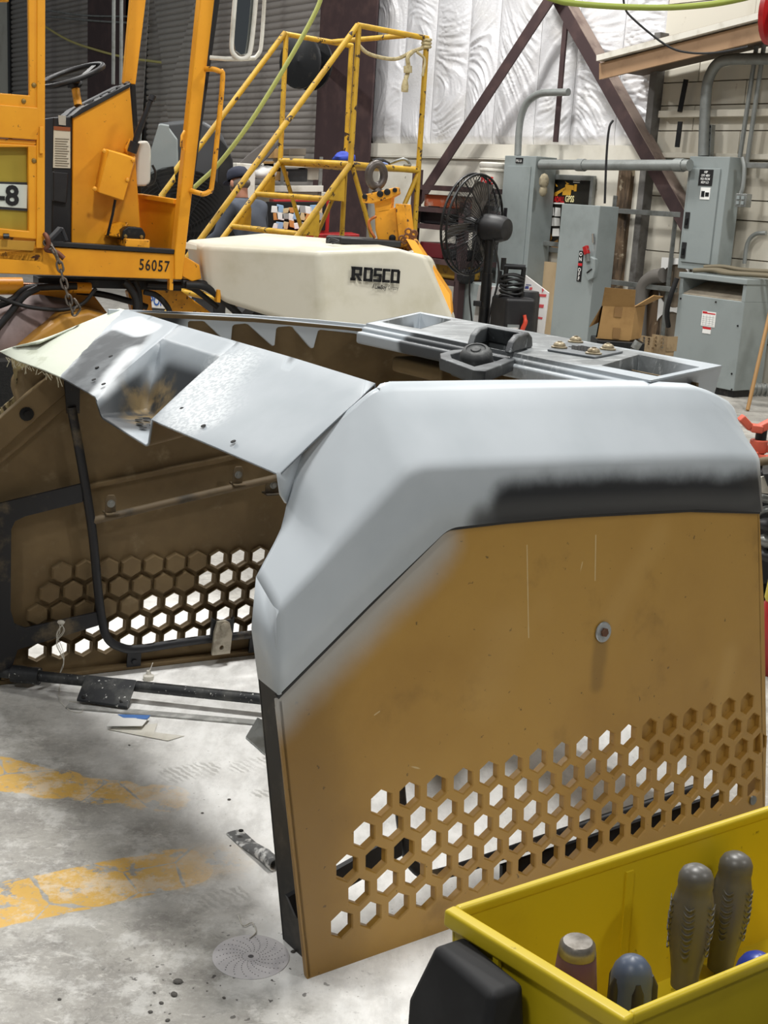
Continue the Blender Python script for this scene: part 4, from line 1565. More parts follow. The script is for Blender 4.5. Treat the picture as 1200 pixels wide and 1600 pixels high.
o, p0, ax = grip('screwdriver', 'maroon screwdriver handle with a metal strike cap', 903, 1470, 893, 1600, 0.085,
                 [(0.0, 0.0005), (0.0006, 0.0095), (0.0025, 0.0118), (0.010, 0.0126), (0.0105, 0.0132), (0.04, 0.0158), (0.07, 0.0150), (0.085, 0.009)], HMAR)
mb = MB()
mb.lathe(p0 - ax * 0.0005, ax, [(0.0005, 0), (0.010, 0.0006), (0.0122, 0.003), (0.0132, 0.0100), (0.0125, 0.0112)], 26)
build('strike_cap', mb, mat('worn_steel_cap', '#9b968f', 0.35, 0.7, col2='#6d675f', scale=40), o, smooth=40)
o, p0, ax = grip('screwdriver', 'blue-grey screwdriver handle with black grip panels', 990, 1494, 980, 1620, 0.088,
                 [(0.0, 0.0005), (0.0015, 0.006), (0.004, 0.0095), (0.009, 0.0130), (0.016, 0.0150), (0.05, 0.0158), (0.075, 0.0130), (0.085, 0.009)], HBLUE)
for ang in (-20, 52, 124, 196, 268):
    mb = MB()
    view = (CAM - p0)
    view = (view - ax * view.dot(ax)).normalized()
    sidev = ax.cross(view).normalized()
    d0 = view * math.cos(R(ang)) + sidev * math.sin(R(ang))
    s0 = ax.cross(d0)
    mb.tube([p0 + ax * 0.014 + d0 * 0.0125, p0 + ax * 0.022 + d0 * 0.0142, p0 + ax * 0.05 + d0 * 0.0148, p0 + ax * 0.07 + d0 * 0.0125], [0.0025, 0.0045, 0.0045, 0.003], 8)
    build('grip_panel', mb, HGREYD, o, smooth=60)
o, p0, ax = grip('screwdriver', 'deep blue rounded screwdriver handle behind the front rim', 1186, 1490, 1172, 1600, 0.09,
                 [(0.0, 0.0005), (0.0015, 0.007), (0.005, 0.0115), (0.011, 0.0150), (0.02, 0.0172), (0.05, 0.0172), (0.08, 0.011)], HBLUE2)
# pale blue tool lying on the cart in front of the bin
mb = MB()
pp = bp(0.185, BW + 0.045, -0.03)
mb.obox(pp, BE * 0.035, BN * 0.014, Z3 * 0.012)
mb.lathe(pp - BE * 0.035, BE, [(0.009, -0.012), (0.012, -0.004), (0.012, 0.004)], 14)
mb.bar(pp + Z3 * -0.012, pp - Z3 * 0.098, 0.012, 0.012)
o = build('driver_bit_holder', mb, mat('pale_blue_plastic', '#7d8bb0', 0.4), bevel=0.005, seg=3)
tag(o, 'pale blue tool end peeking up in front of the yellow bin', 'tool')

# ================================================================ small things on the floor
mb = MB()
dc = hit(392, 1495, (0, 0, 0), Z3)
mb.lathe(dc, Z3, [(0.077, 0.0), (0.077, 0.0012), (0.0, 0.0013)], 48)
disc = thing('sanding_disc', 'round grey sanding disc with spiral holes lying on the floor', 'sanding disc', dc)
build('disc', mb, mat('abrasive_grey', '#cfcccd', 0.8, col2='#bdbabd', scale=25, col3='#b98a86', scale3=9, lo3=0.68, hi3=0.8), disc)
mb = MB()
for arm in range(18):
    for j in range(9):
        rr = 0.018 + 0.0062 * j
        w = 2 * math.pi * arm / 18 + 0.55 * (j / 8) ** 1.2 + 0.3
        mb.lathe(dc + Vector((rr * math.cos(w), rr * math.sin(w), 0.0012)), Z3, [(0.0011, 0), (0.0011, 0.0004), (0, 0.0005)], 6)
mb.lathe(dc + Z3 * 0.0012, Z3, [(0.006, 0), (0.0055, 0.0004), (0, 0.0005)], 14)
build('disc_holes', mb, mat('hole_grey', '#5c5a5c', 0.8), disc, kind='stuff')

pa, pb = hit(366, 1292, (0, 0, 0.015), Z3), hit(430, 1352, (0, 0, 0.015), Z3)
d = (pb - pa).normalized()
s = d.cross(Z3)
cut = thing('pipe_offcut', 'short grey pipe offcut with a flattened end lying by the gold panel', 'pipe', (pa + pb) / 2 - Z3 * 0.015)
mb = MB()
rs = []
vs, fs = [], []
nseg = 16
for i, (t, w, h) in enumerate(((0, 0.021, 0.003), (0.35, 0.021, 0.0035), (0.55, 0.019, 0.010), (0.75, 0.0165, 0.0155), (1.0, 0.016, 0.016))):
    c = lerp(pa, pb, t)
    for k in range(nseg):
        a = 2 * math.pi * k / nseg
        vs.append(Vector((c.x, c.y, h)) + s * w * math.cos(a) + Z3 * h * math.sin(a))
for i in range(4):
    for k in range(nseg):
        l = (k + 1) % nseg
        fs.append((i * nseg + k, i * nseg + l, (i + 1) * nseg + l, (i + 1) * nseg + k))
fs.append(tuple(range(nseg)))
mb.add(vs, fs)
build('pipe_body', mb, mat('dusty_pipe', '#6c6d6d', 0.6, 0.2, col2='#d9d9d6', scale=30, lo=0.5, hi=0.62), cut, smooth=60, solid=0.003, fix=True)
mb = MB()
mb.lathe(lerp(pa, pb, 0.17) + Z3 * 0.0045, Z3, [(0.006, 0.001), (0.006, 0.003), (0, 0.0031)], 12)
build('bolt_hole', mb, DARKGAP, cut)

# a taped wedge of sheet metal by the panel's foot, scraps of paper and string
q = [hit(x, y, (0, 0, 0.002), Z3) for x, y in ((384, 1153), (402, 1128), (416, 1140), (414, 1180))]
mb = MB()
mb.prism([q[0], q[1] + Z3 * 0.01, q[2] + Z3 * 0.02, q[3]], Z3 * 0.004)
o = build('sheet_metal_scrap', mb, GALV)
tag(o, 'small grey sheet metal scrap half hidden behind the black edge angle', 'scrap')
for pts, m, lab, lift in ((((166, 1137), (178, 1118), (235, 1122), (222, 1138)), LAB_W, 'crumpled white paper scrap with a blue corner under the bracket plate', 0.008),
                          (((168, 1140), (246, 1131), (240, 1146), (288, 1150), (262, 1158)), WHITE_D, 'flat torn piece of pale masking paper on the floor', 0.0015)):
    vs = [hit(x, y, (0, 0, lift), Z3) + Z3 * random.uniform(-0.3, 1) * lift * 0.8 for x, y in pts]
    mb = MB()
    c = sum(vs, Vector()) / len(vs)
    k = len(vs)
    mb.add(vs + [c + Z3 * lift * 0.5], [(i, (i + 1) % k, k) for i in range(k)])
    if lift > 0.005:
        t = thing('paper_scrap', lab, 'paper', Vector((c.x, c.y, 0)))
        build('sheet', mb, m, t, solid=0.0008)
        mb = MB()
        q2 = [lerp(vs[1], vs[2], 0.1), vs[2], lerp(vs[2], vs[3], 0.4), lerp(vs[1], vs[3], 0.35)]
        mb.add([p + Z3 * 0.003 for p in q2], [(0, 1, 2, 3)])
        build('blue_corner', mb, mat('blue_print', '#4f79b8', 0.6), t, solid=0.0006)
    else:
        tag(build('paper_scrap', mb, m, solid=0.0008), lab, 'paper')
# thin grey strip of steel lying past the crossbar
a, b = hit(105, 1103, (0, 0, 0.004), Z3), hit(402, 1129, (0, 0, 0.004), Z3)
mb = MB()
mb.bar(a, b, 0.03, 0.004)
tag(build('steel_strip', mb, mat('dusty_steel', '#9b9b98', 0.6, col2='#c9c9c6', scale=20)), 'long thin grey steel strip flat on the dusty floor', 'strip')
# strings
for pts, lab in ((((118, 1030), (98, 1060), (92, 1090), (110, 1110), (128, 1112), (126, 1098), (108, 1096)), 'loop of thin pale string on the floor below the bar frame'),
                 (((372, 1430), (380, 1446), (394, 1442), (400, 1456), (390, 1466)), 'frayed wisp of pale fibre beside the sanding disc')):
    mb = MB()
    mb.tube(smooth_path([hit(x, y, (0, 0, 0.003), Z3) for x, y in pts], 5), 0.0012, 5)
    tag(build('string', mb, WHITE_D), lab, 'string')
mb = MB()
kx = HOODM @ F(0.155, 0.20, 0.062)
for j in range(5):
    pts = [kx + Vector((random.uniform(-.01, .01), random.uniform(-.004, .004), 0))]
    for i in range(1, 6):
        pts.append(kx + Vector((0.012 * math.sin(i * 1.3 + j), -0.012 - 0.002 * i, -0.036 * i * (0.5 + 0.13 * j))))
    mb.tube(smooth_path(pts, 4), 0.0009, 5)
mb.ball(kx + Vector((0, -0.008, 0)), 0.012, 0.006, 0.008, 8)
tag(build('string', mb, WHITE_D), 'knotted pale string tied to the flat bar frame', 'string')
mb = MB()
k0 = hit(232, 1062, (0, 0, 0), Z3)
mb.lathe(k0, Z3, [(0.016, 0), (0.017, 0.014), (0.008, 0.018), (0.006, 0.03), (0.0, 0.031)], 10)
mb.bar(k0 + Z3 * 0.02, k0 + Vector((0.012, 0, 0.055)), 0.01, 0.002)
tag(build('plastic_nozzle', mb, WHITE_D, smooth=40), 'small white plastic nozzle standing by the far panel', 'nozzle')
# grit on the floor
CHIP_AT = ('middle one of the cluster left of the sanding disc', 'third one down in the cluster near the sanding disc', 'fourth one down in the cluster near the sanding disc', 'just right of the sanding disc',
           'above the pipe offcut, near the faded yellow line', 'just above the pipe offcut end', 'last one down at the picture bottom', 'between the sanding disc and the picture bottom', 'alone at the lower left',
           'just below the torn masking paper', 'tiny one left of the pipe offcut')
first = None
for x, y, r in ((278, 1535, 0.012), (272, 1555, 0.008), (252, 1568, 0.005), (235, 1582, 0.005), (458, 1488, 0.006), (316, 1271, 0.004), (358, 1250, 0.005), (262, 1595, 0.005), (350, 1560, 0.004), (93, 1562, 0.004), (202, 1165, 0.004), (360, 1322, 0.003)):
    c = hit(x, y, (0, 0, 0), Z3)
    if first is None:
        mb = MB()
        vs = []
        mb.ball(c + Z3 * 0.003, 0.010, 0.008, 0.0035, 8)
        first = build('paint_chip', mb, mat('chip_grey', '#55524e', 0.8))
        tag(first, 'dark chip on the dusty floor, largest one left of the sanding disc', 'chip', 'dark chips on the floor')
    else:
        o = dup(first)
        o.location = (c.x, c.y, first.location.z)
        o.scale = (r / 0.010,) * 3
        o.rotation_euler = (0, 0, random.uniform(0, 6))
        o.location.z = 0
        k_ = len([c_ for c_ in bpy.data.objects if c_.name.startswith('paint_chip')])
        o['label'] = 'dark chip on the dusty floor, %s' % CHIP_AT[k_ - 2]
# ================================================================ the yellow sweeper
CE = Vector((0.906, 0.423, 0))        # along its flank, to the right
CI = Vector((-0.423, 0.906, 0))       # across it, away from the viewer
C0 = at(285, 437, 8.0)
sw = thing('street_sweeper', 'yellow ride-on street sweeper with an open cab and a cream water tank', 'sweeper', Vector((C0.x, C0.y, 0)))


def cp(x, y, off=0.0):
    return hit(x, y, C0 + CI * off, CI)


def cpoly(name, pts, off, th, m, parent=sw, bevel=0.006, label=None):
    mb = MB()
    mb.prism([cp(x, y, off) for x, y in pts], CI * th)
    return build(name, mb, m, parent, bevel=bevel, label=label)


GLASS = bpy.data.materials.new('cab_glass')
GLASS.use_nodes = True
gb = GLASS.node_tree.nodes['Principled BSDF']
gb.inputs['Base Color'].default_value = (0.93, 0.96, 0.96, 1)
gb.inputs['Roughness'].default_value = 0.04
gb.inputs['Transmission Weight'].default_value = 1.0
gb.inputs['IOR'].default_value = 1.05
gb.inputs['Specular IOR Level'].default_value = 0.6
DARKIN = mat('cab_dark', '#26272b', 0.55)
SEATY = mat('olive_yellow', '#a08c2a', 0.5)

# body left of the door
cpoly('body_panel', [(-40, -40), (14, -40), (14, 3), (-40, 3)], 0.02, 0.03, CAB_Y)
win = thing  # (names kept plain below)
mbf = MB()
plate(mbf, [(-40, -40), (58, -40), (60, 172), (-40, 165)], [[(-30, -30), (44, -30), (46, 149), (-30, 143)]], lambda x, y, d: cp(x, y, -0.02) + CI * d, 0.0, 0.05)
wf = build('window_frame', mbf, CAB_Y, sw, bevel=0.006)
mbg = MB()
mbg.prism([cp(-30, -30, 0.015), cp(44, -30, 0.015), cp(46, 149, 0.015), cp(-30, 143, 0.015)], CI * 0.006)
build('pane', mbg, GLASS, wf)
for x, y in ((53, 133), (37, 158), (53, 251)):
    mb = MB()
    mb.lathe(cp(x, y, -0.022), -CI, [(0.014, 0), (0.012, 0.006), (0, 0.009)], 10)
    build('bolt', mb, mat('brass', '#8d7440', 0.4, 0.5) if 'brass' not in bpy.data.materials else bpy.data.materials['brass'], sw, smooth=40)
cpoly('body_panel', [(-40, 160), (60, 168), (60, 219), (-40, 212)], -0.03, 0.06, CAB_Y)
cpoly('body_strip', [(-40, 214), (62, 220), (62, 228), (-40, 222)], -0.01, 0.04, CAB_Y2)
mbf = MB()
plate(mbf, [(-40, 222), (58, 227), (57, 374), (-40, 366)], [[(-30, 230), (44, 230), (45, 361), (-30, 354)]], lambda x, y, d: cp(x, y, -0.02) + CI * d, 0.0, 0.06)
hatch = build('hatch_frame', mbf, CAB_Y, sw, bevel=0.006)
cpoly('hatch_board', [(-30, 230), (44, 230), (45, 361), (-30, 354)], 0.03, 0.02, SEATY, hatch, 0)
cpoly('hatch_bar', [(-30, 283), (44, 285), (44, 289), (-30, 287)], 0.022, 0.01, DARKIN, hatch, 0)
pl = cpoly('number_plate', [(-30, 286), (43, 289), (42, 326), (-30, 321)], 0.016, 0.012, mat('plate_pale', '#cfd6cd', 0.4), hatch, 0.002, label='pale plate with a black 8')
ex = (cp(40, 322, 0.01) - cp(0, 319.5, 0.01))
text('number_lettering', '-8', LAB_B, cp(-6, 318.5, 0.013), ex, Z3, 0.155, hatch, bold=0.03)
cpoly('hatch_bar', [(-30, 321), (43, 326), (43, 330), (-30, 325)], 0.02, 0.01, DARKIN, hatch, 0)
mb = MB()
mb.tube([cp(5, 369, -0.05), cp(14, 369, -0.05)], 0.016, 8)
build('latch', mb, BLACK_M, hatch)
cpoly('body_panel', [(-40, 362), (70, 368), (70, 412), (-40, 404)], 0.0, 0.05, CAB_Y2, bevel=0.01)
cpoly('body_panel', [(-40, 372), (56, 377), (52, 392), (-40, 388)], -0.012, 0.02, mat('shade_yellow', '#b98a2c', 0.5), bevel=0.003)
# door post
cpoly('door_post', [(58, -40), (71, -40), (70, 388), (57, 388)], -0.03, 0.10, CAB_Y)
cpoly('hinge', [(62, 198), (68, 198), (68, 240), (62, 240)], -0.055, 0.025, CAB_Y2, bevel=0.003)
# sill with the unit number
cpoly('sill', [(-40, 400), (66, 385), (275, 397), (290, 397), (284, 437), (150, 432.5), (-40, 426)], 0.0, 0.12, CAB_Y, bevel=0.006)
cpoly('sill_strip', [(70, 377), (273, 390), (272, 397), (70, 384)], -0.012, 0.10, RUBBER, bevel=0.003)
cpoly('cab_floor', [(60, 380), (282, 392), (282, 398), (60, 386)], 0.1, 1.2, DARKIN, bevel=0)
ex = cp(255, 424, 0) - cp(217, 421, 0)
text('unit_number', '56057', LAB_B, cp(216.5, 421.2, -0.001), ex, Z3, 0.094, sw, bold=0.012, sx=0.72, space=1.15)
# front pillar
cpoly('front_pillar', [(317, -40), (340, -40), (285, 437), (273, 437), (273, 397)], -0.02, 0.10, CAB_Y, bevel=0.008)
cpoly('door_seal', [(339, -40), (349, -40), (302, 292), (296, 330)], 0.05, 0.04, RUBBER, bevel=0)
mb = MB()
mb.tube([cp(288, 205, -0.03), cp(284, 212, -0.05), cp(283, 228, -0.05), cp(287, 234, -0.03)], 0.008, 6)
build('latch', mb, CAB_Y2, sw, smooth=50)
# grab handle
mb = MB()
h = [cp(322, 108, -0.02), cp(333, 108, -0.08), cp(343, 112, -0.09), cp(348, 121, -0.09), cp(340, 210, -0.09), cp(331, 290, -0.09), cp(327, 299, -0.09), cp(318, 303, -0.09), cp(308, 301, -0.08), cp(298, 298, -0.02)]
mb.tube(smooth_path(h, 4), 0.0155, 10)
build('grab_handle', mb, CAB_Y2, sw, smooth=60)
# windscreen with its far pillar, lower panel
cpoly('far_pillar', [(208, -40), (233, -40), (212, 132), (193, 130)], 0.55, 0.06, CAB_Y, bevel=0.006)
cpoly('far_pillar', [(212, 132), (204, 132), (216, 312), (222, 312)], 0.55, 0.05, BLACK_M, bevel=0.004)
mb = MB()
ga, gb_, gc, gd = cp(236, -40, 0.50), cp(318, -40, 0.10), cp(277, 306, 0.10), cp(216, 304, 0.50)
mb.prism([ga, gb_, gc, gd], (ga - gb_).cross(gd - gb_).normalized() * 0.006)
build('windscreen', mb, GLASS, sw)
mb = MB()
a, b, c2, d2 = cp(217, 306, 0.50), cp(276, 315, 0.10), cp(273, 392, 0.10), cp(222, 386, 0.50)
mb.prism([a, b, c2, d2], CI * 0.03)
mb.bar(a, b, 0.05, 0.03)
build('front_panel', mb, CAB_Y, sw, bevel=0.004)
# console
con = cpoly('console', [(114, 181), (203, 132), (208, 195), (222, 386), (112, 380)], 0.22, 0.45, CAB_Y, bevel=0.008)
cpoly('console_top', [(112, 181), (128, 168), (205, 129), (204, 136), (114, 185)], 0.20, 0.47, BLACK, con, 0.004)
mb = MB()
for i in range(6):
    t = i / 5
    mb.bar(cp(134 + 62 * t, 166 - 33 * t, 0.27), cp(139 + 62 * t, 162 - 33 * t, 0.6), 0.02, 0.02)
build('switches', mb, BLACK, con)
cpoly('console_front', [(83, 183), (114, 181), (112, 381), (80, 381)], 0.24, 0.42, BLACK, con, 0.01)
lb = cpoly('instruction_label', [(84, 197), (110, 199), (110, 263), (83, 262)], 0.232, 0.006, mat('label_dirty', '#c9c4b2', 0.5), con, 0)
cpoly('label_band', [(84, 197), (110, 199), (110, 205), (84, 203)], 0.228, 0.004, mat('label_brown', '#8a4a22', 0.5), con, 0)
mb = MB()
for i in range(12):
    y = 216 + i * 3.8
    mb.prism([cp(86, y, 0.23), cp(108 - (i * 7) % 5, y + 1, 0.23), cp(108 - (i * 7) % 5, y + 2.2, 0.23), cp(86, y + 1.2, 0.23)], -CI * 0.001)
build('label_lines', mb, mat('label_ink', '#6d685a', 0.6), con)
cpoly('data_plate', [(91, 180), (103, 181), (103, 196), (92, 195)], 0.23, 0.006, mat('pale_plate', '#a9a79c', 0.5), con, 0)
cpoly('data_plate', [(89, 278), (101, 279), (100, 289), (89, 288)], 0.23, 0.006, LAB_W, con, 0)
cpoly('latch_cover', [(83, 268), (107, 270), (104, 318), (83, 314)], 0.21, 0.04, BLACK, con, 0.006)
# control box on the console with its lever
mb = MB()
front = [cp(170, 234, 0.06), cp(211, 247, 0.06), cp(193, 314, 0.06), cp(153, 301, 0.06)]
back = [cp(160, 231, 0.21), cp(213, 245, 0.21), cp(193, 314, 0.21), cp(147, 299, 0.21)]
mb.add(front + back, [(0, 1, 2, 3), (4, 7, 6, 5), (0, 4, 5, 1), (1, 5, 6, 2), (2, 6, 7, 3), (3, 7, 4, 0)])
cb = build('control_box', mb, CAB_Y, sw, bevel=0.008, fix=True)
for x, y in ((163, 236), (208, 250), (199, 281), (148, 295)):
    mb = MB()
    mb.lathe(cp(x, y, 0.06), -CI, [(0.014, 0), (0.012, 0.008), (0, 0.012)], 8)
    build('bolt', mb, CAB_Y2, cb)
mb = MB()
mb.tube([cp(206, 238, 0.12), cp(215, 210, 0.1), cp(236, 156, 0.08)], [0.014, 0.02, 0.014], 8)
mb.tube([cp(236, 157, 0.08), cp(239, 149, 0.08)], 0.022, 10)
mb.tube([cp(206, 238, 0.12), cp(211, 222, 0.11)], 0.03, 8)
build('lever', mb, BLACK, sw, smooth=60)
cpoly('lever_bracket', [(196, 232), (204, 216), (210, 240), (200, 244)], 0.14, 0.05, CAB_Y2, cb, 0.003)
mb = MB()
mb.tube([cp(180, 312, 0.12), cp(176, 335, 0.12), cp(168, 368, 0.12)], 0.009, 6)
build('control_rod', mb, BLACK_M, sw)
mb = MB()
mb.bar(cp(176, 370, 0.15), cp(188, 348, 0.2), 0.12, 0.02)
mb.bar(cp(190, 378, 0.1), cp(228, 380, 0.1), 0.2, 0.05)
build('pedal', mb, CAB_Y2, sw, bevel=0.006)
mb = MB()
mb.prism([cp(190, 375, 0.05), cp(192, 360, 0.05), cp(200, 354, 0.05), cp(222, 356, 0.05), cp(228, 366, 0.05), cp(226, 376, 0.05)], CI * 0.15)
ped = build('pedal_valve', mb, BLACK_M, sw, bevel=0.008)
mb = MB()
for x, y in ((196, 369), (221, 370)):
    mb.lathe(cp(x, y, 0.05), -CI, [(0.012, 0), (0.01, 0.01), (0, 0.012)], 8)
build('bolts', mb, bpy.data.materials['brass'], ped)
mb = MB()
mb.bar(cp(74, 378, 0.04), cp(95, 356, 0.04), 0.10, 0.02)
mb.bar(cp(95, 356, 0.04), cp(103, 376, 0.04), 0.08, 0.02)
build('foot_bracket', mb, DARKIN, sw, bevel=0.004)
# steering wheel
mb = MB()
cw = cp(112, 118, 0.55)
ax1 = (cp(160, 101, 0.55) - cw)
ax2 = CI * 0.19 + Z3 * 0.03
ring = [cw + ax1 * math.cos(2 * math.pi * i / 28) + ax2 * math.sin(2 * math.pi * i / 28) for i in range(28)]
mb.tube(ring, 0.017, 8, closed=True)
nrm = ax1.cross(ax2).normalized()
if nrm.z < 0:
    nrm = -nrm
hub = cw - nrm * 0.05
for k in (0.1, 0.42, 0.78):
    i = int(k * 28)
    mb.bar(hub, ring[i], 0.04, 0.012)
mb.lathe(hub - nrm * 0.03, nrm, [(0.03, 0), (0.05, 0.02), (0.04, 0.05), (0, 0.052)], 14)
wh = build('steering_wheel', mb, BLACK, sw, smooth=50)
mb = MB()
mb.tube([hub, cp(122, 165, 0.5)], 0.025, 8)
build('steering_column', mb, CAB_Y2, wh)
# washer bottle in the windscreen's corner
cpoly('washer_bottle', [(216, 222), (231, 219), (237, 230), (236, 285), (230, 291), (213, 291)], 0.30, 0.12, mat('bottle_white', '#d8d8d0', 0.4), bevel=0.02)
mb = MB()
mb.tube(smooth_path([cp(230, 291, 0.3), cp(240, 284, 0.3), cp(243, 270, 0.3), cp(238, 258, 0.3)], 5), 0.008, 6)
build('bottle_hose', mb, RUBBER, sw)
# mirror
mm = MB()
ml = [cp(372, -60, -0.1), cp(364, 40, -0.1), cp(362, 75, -0.1), cp(367, 87, -0.1), cp(376, 92, -0.1), cp(387, 88, -0.1), cp(392, 74, -0.1), cp(398, 20, -0.1), cp(404, -60, -0.1)]
mm.tube(smooth_path(ml, 4), 0.014, 8)
mm2 = [cp(387, 92, 0.05), cp(398, 90, 0.05), cp(404, 84, 0.05), cp(408, 72, 0.05), cp(412, 20, 0.05), cp(416, -60, 0.05)]
mm.tube(smooth_path(mm2, 4), 0.012, 8)
mm.tube([cp(328, 90, -0.03), cp(352, 92, -0.07), cp(376, 92, -0.1), cp(398, 91, 0.05)], 0.013, 8)
mir = build('mirror_bracket', mm, WHITE_D, sw, smooth=60)
cpoly('mirror_glass', [(369, -50), (404, -50), (398, 70), (390, 84), (376, 87), (367, 80), (365, 66)], -0.075, 0.03, mat('mirror', '#a5abae', 0.05, 1.0), mir, 0.008)

# water tank
T_ = [(312, 383, 8.12), (497, 393, 7.85), (625, 389, 8.05), (664, 400, 8.15), (708, 497, 8.2), (700, 560, 8.2), (505, 520, 7.85), (350, 472, 8.1), (318, 446, 8.15)]
K_ = [(290, 375, 8.7), (412, 364, 9.2), (560, 376, 9.15), (648, 389, 9.0), (676, 402, 8.9), (712, 497, 8.9), (712, 560, 8.9), (505, 520, 8.9), (350, 472, 8.9), (300, 446, 8.9)]
TANK = mat('tank_cream', '#d8d4c4', 0.42, col2='#c6c1ab', scale=2.2, lo=0.45, hi=0.75)
mb = MB()
tv = [at(*p) for p in T_]
kv = [at(*p) for p in K_]
fs = [(0, 1, 6, 7, 8), (1, 2, 3, 4, 5, 6), (0, 9, 10, 1), (1, 10, 11, 2), (2, 11, 12, 13, 3), (3, 13, 14, 4), (4, 14, 15, 5), (0, 8, 18, 9), (8, 7, 17, 18), (7, 6, 16, 17), (6, 5, 15, 16), (9, 18, 17, 16, 15, 14, 13, 12, 11, 10)]
mb.add(tv + kv, fs)
tank = build('water_tank', mb, TANK, sw, bevel=0.035, seg=4, fix=True, blim=12, label='cream plastic water tank with a black logo')
cpoly('tank_ledge', [(283, 376), (308, 383), (308, 391), (284, 389)], 0.05, 0.3, TANK, tank, 0.006)
# fill cap and recess on top
mb = MB()
cc = at(560, 378, 8.6)
mb.obox(at(548, 376, 8.75), Vector((0.16, 0, 0)), Vector((0, 0.12, 0)), Z3 * 0.025)
mb.obox(at(580, 378, 8.7), Vector((0.2, 0, 0)), Vector((0, 0.1, 0)), Z3 * 0.02)
build('fill_hatch', mb, BLACK, tank, bevel=0.008)
mb = MB()
mb.tube(smooth_path([at(512, 377, 8.45), at(518, 373, 8.45), at(530, 377, 8.4), at(520, 380, 8.4)], 4), 0.007, 6, closed=True)
build('cap_ring', mb, LAB_B, tank)

# block lettering on the tank's right face
fA, fB, fC = tv[1], tv[2], tv[6]
fn = (fB - fA).cross(fC - fA).normalized()
if fn.y > 0:
    fn = -fn


def tf(x, y, off=0.004):
    return hit(x, y, fA + fn * off, fn)


lo0, lo1 = tf(547, 438), tf(624, 443)
hi0 = tf(548, 416)
lx = (lo1 - lo0) / 100
ly = (hi0 - lo0) / 30
ly = ly - lx.normalized() * ly.dot(lx.normalized())
GLY = {'R': ((0, 18, [(0, 0), (7, 0), (7, 30), (0, 30)]), (0, 0, [(0, 23), (21, 23), (21, 30), (-2, 30)]), (0, 0, [(15, 12), (21, 12), (21, 26), (15, 26)]), (0, 0, [(5, 11), (20, 11), (20, 16), (5, 16)]),
             (0, 0, [(9, 11), (15, 11), (22, 0), (15, 0)]), (0, 0, [(-2, 0), (9, 0), (9, 6), (-2, 6)])),
       'O': ((0, 0, [(0, 0), (6, 0), (6, 30), (0, 30)]), (0, 0, [(13, 0), (19, 0), (19, 24), (13, 24)]), (0, 0, [(0, 24), (17, 24), (17, 30), (0, 30)]), (0, 0, [(2, 0), (19, 0), (19, 6), (2, 6)]), (0, 0, [(13, 20), (19, 20), (19, 27), (13, 29)])),
       'S': ((0, 0, [(0, 24), (17, 24), (17, 30), (1, 30)]), (0, 0, [(0, 13), (6, 13), (6, 28), (0, 28)]), (0, 0, [(0, 12), (17, 12), (17, 18), (0, 18)]), (0, 0, [(11, 1), (17, 1), (17, 17), (11, 17)]), (0, 0, [(0, 0), (16, 0), (16, 6), (0, 6)])),
       'C': ((0, 0, [(0, 1), (6, 1), (6, 29), (0, 29)]), (0, 0, [(1, 24), (16, 24), (16, 30), (1, 30)]), (0, 0, [(1, 0), (16, 0), (16, 6), (1, 6)]))}
mb = MB()
for ch, ox in (('R', 2), ('O', 26), ('S', 46), ('C', 64), ('O', 81)):
    for _, _, pl2 in GLY[ch]:
        mb.prism([lo0 + lx * (ox + x) + ly * y for x, y in pl2], fn * 0.002)
build('logo_lettering', mb, LAB_B, tank)
text('small_lettering', 'A', LAB_B, tf(581, 450.5), lx, ly, 0.036, tank, sx=0.8)
text('small_lettering', 'LeeBoy', LAB_B, tf(586, 451), lx, ly, 0.036, tank, bold=0.03, sx=0.68)
text('small_lettering', 'Company', LAB_B, tf(606, 452), lx, ly, 0.034, tank, sx=0.52)

# folded towing hitch behind the tank
hi_ = thing


def hx(x, y, Y=8.75):
    return at(x, y, Y)


mb = MB()
mb.prism([hx(585, 332), hx(592, 328), hx(628, 322), hx(630, 340), hx(640, 392), hx(622, 394), hx(592, 384), hx(586, 360)], (0.03, 0.12, 0))
mast = build('hitch_mast', mb, CAB_Y2, sw, bevel=0.01, label='worn yellow tow hitch folded upright')
mb = MB()
mb.prism([hx(565, 304, 8.7), hx(578, 302, 8.7), hx(620, 292, 8.7), hx(622, 303, 8.7), hx(610, 310, 8.7), hx(580, 318, 8.7), hx(566, 317, 8.7)], (0.02, 0.1, 0))
mb.prism([hx(584, 314), hx(612, 308), hx(610, 330), hx(586, 334)], (0.02, 0.1, 0))
build('hitch_head', mb, CAB_Y2, mast, bevel=0.008)
for x, y, r in ((594, 303, 0.022), (605, 300, 0.022), (613, 372, 0.024), (617, 297, 0.016), (570, 307, 0.018)):
    mb = MB()
    mb.lathe(hx(x, y, 8.7 if y < 320 else 8.75), (0, -1, 0), [(r, 0), (r, 0.012), (r * 0.6, 0.014), (r * 0.6, 0.025), (0, 0.026)], 10)
    build('bolt', mb, BLACK_M, mast, smooth=30)
mb = MB()
cr = hx(588, 274, 8.75)
mb.tube([cr + Vector((0.050 * math.cos(t), 0.03 * math.cos(t), 0.072 * math.sin(t))) for t in [2 * math.pi * i / 24 for i in range(24)]], 0.027, 10, closed=True)
mb.tube([cr - Z3 * 0.09, hx(592, 305, 8.75)], [0.03, 0.045], 10)
build('lunette_ring', mb, mat('ring_steel', '#57504c', 0.45, 0.4, col2='#3b3431', scale=8), mast, smooth=60)
mb = MB()
mb.prism([hx(617, 318, 8.72), hx(631, 319, 8.72), hx(638, 384, 8.72), hx(624, 388, 8.72)], (0.05, 0.1, 0))
build('hitch_cylinder', mb, CAB_Y2, mast, bevel=0.006)
mb = MB()
mb.tube(smooth_path([hx(588, 338, 8.7), hx(577, 345, 8.7), hx(578, 358, 8.7), hx(586, 372, 8.7)], 5), 0.01, 6)
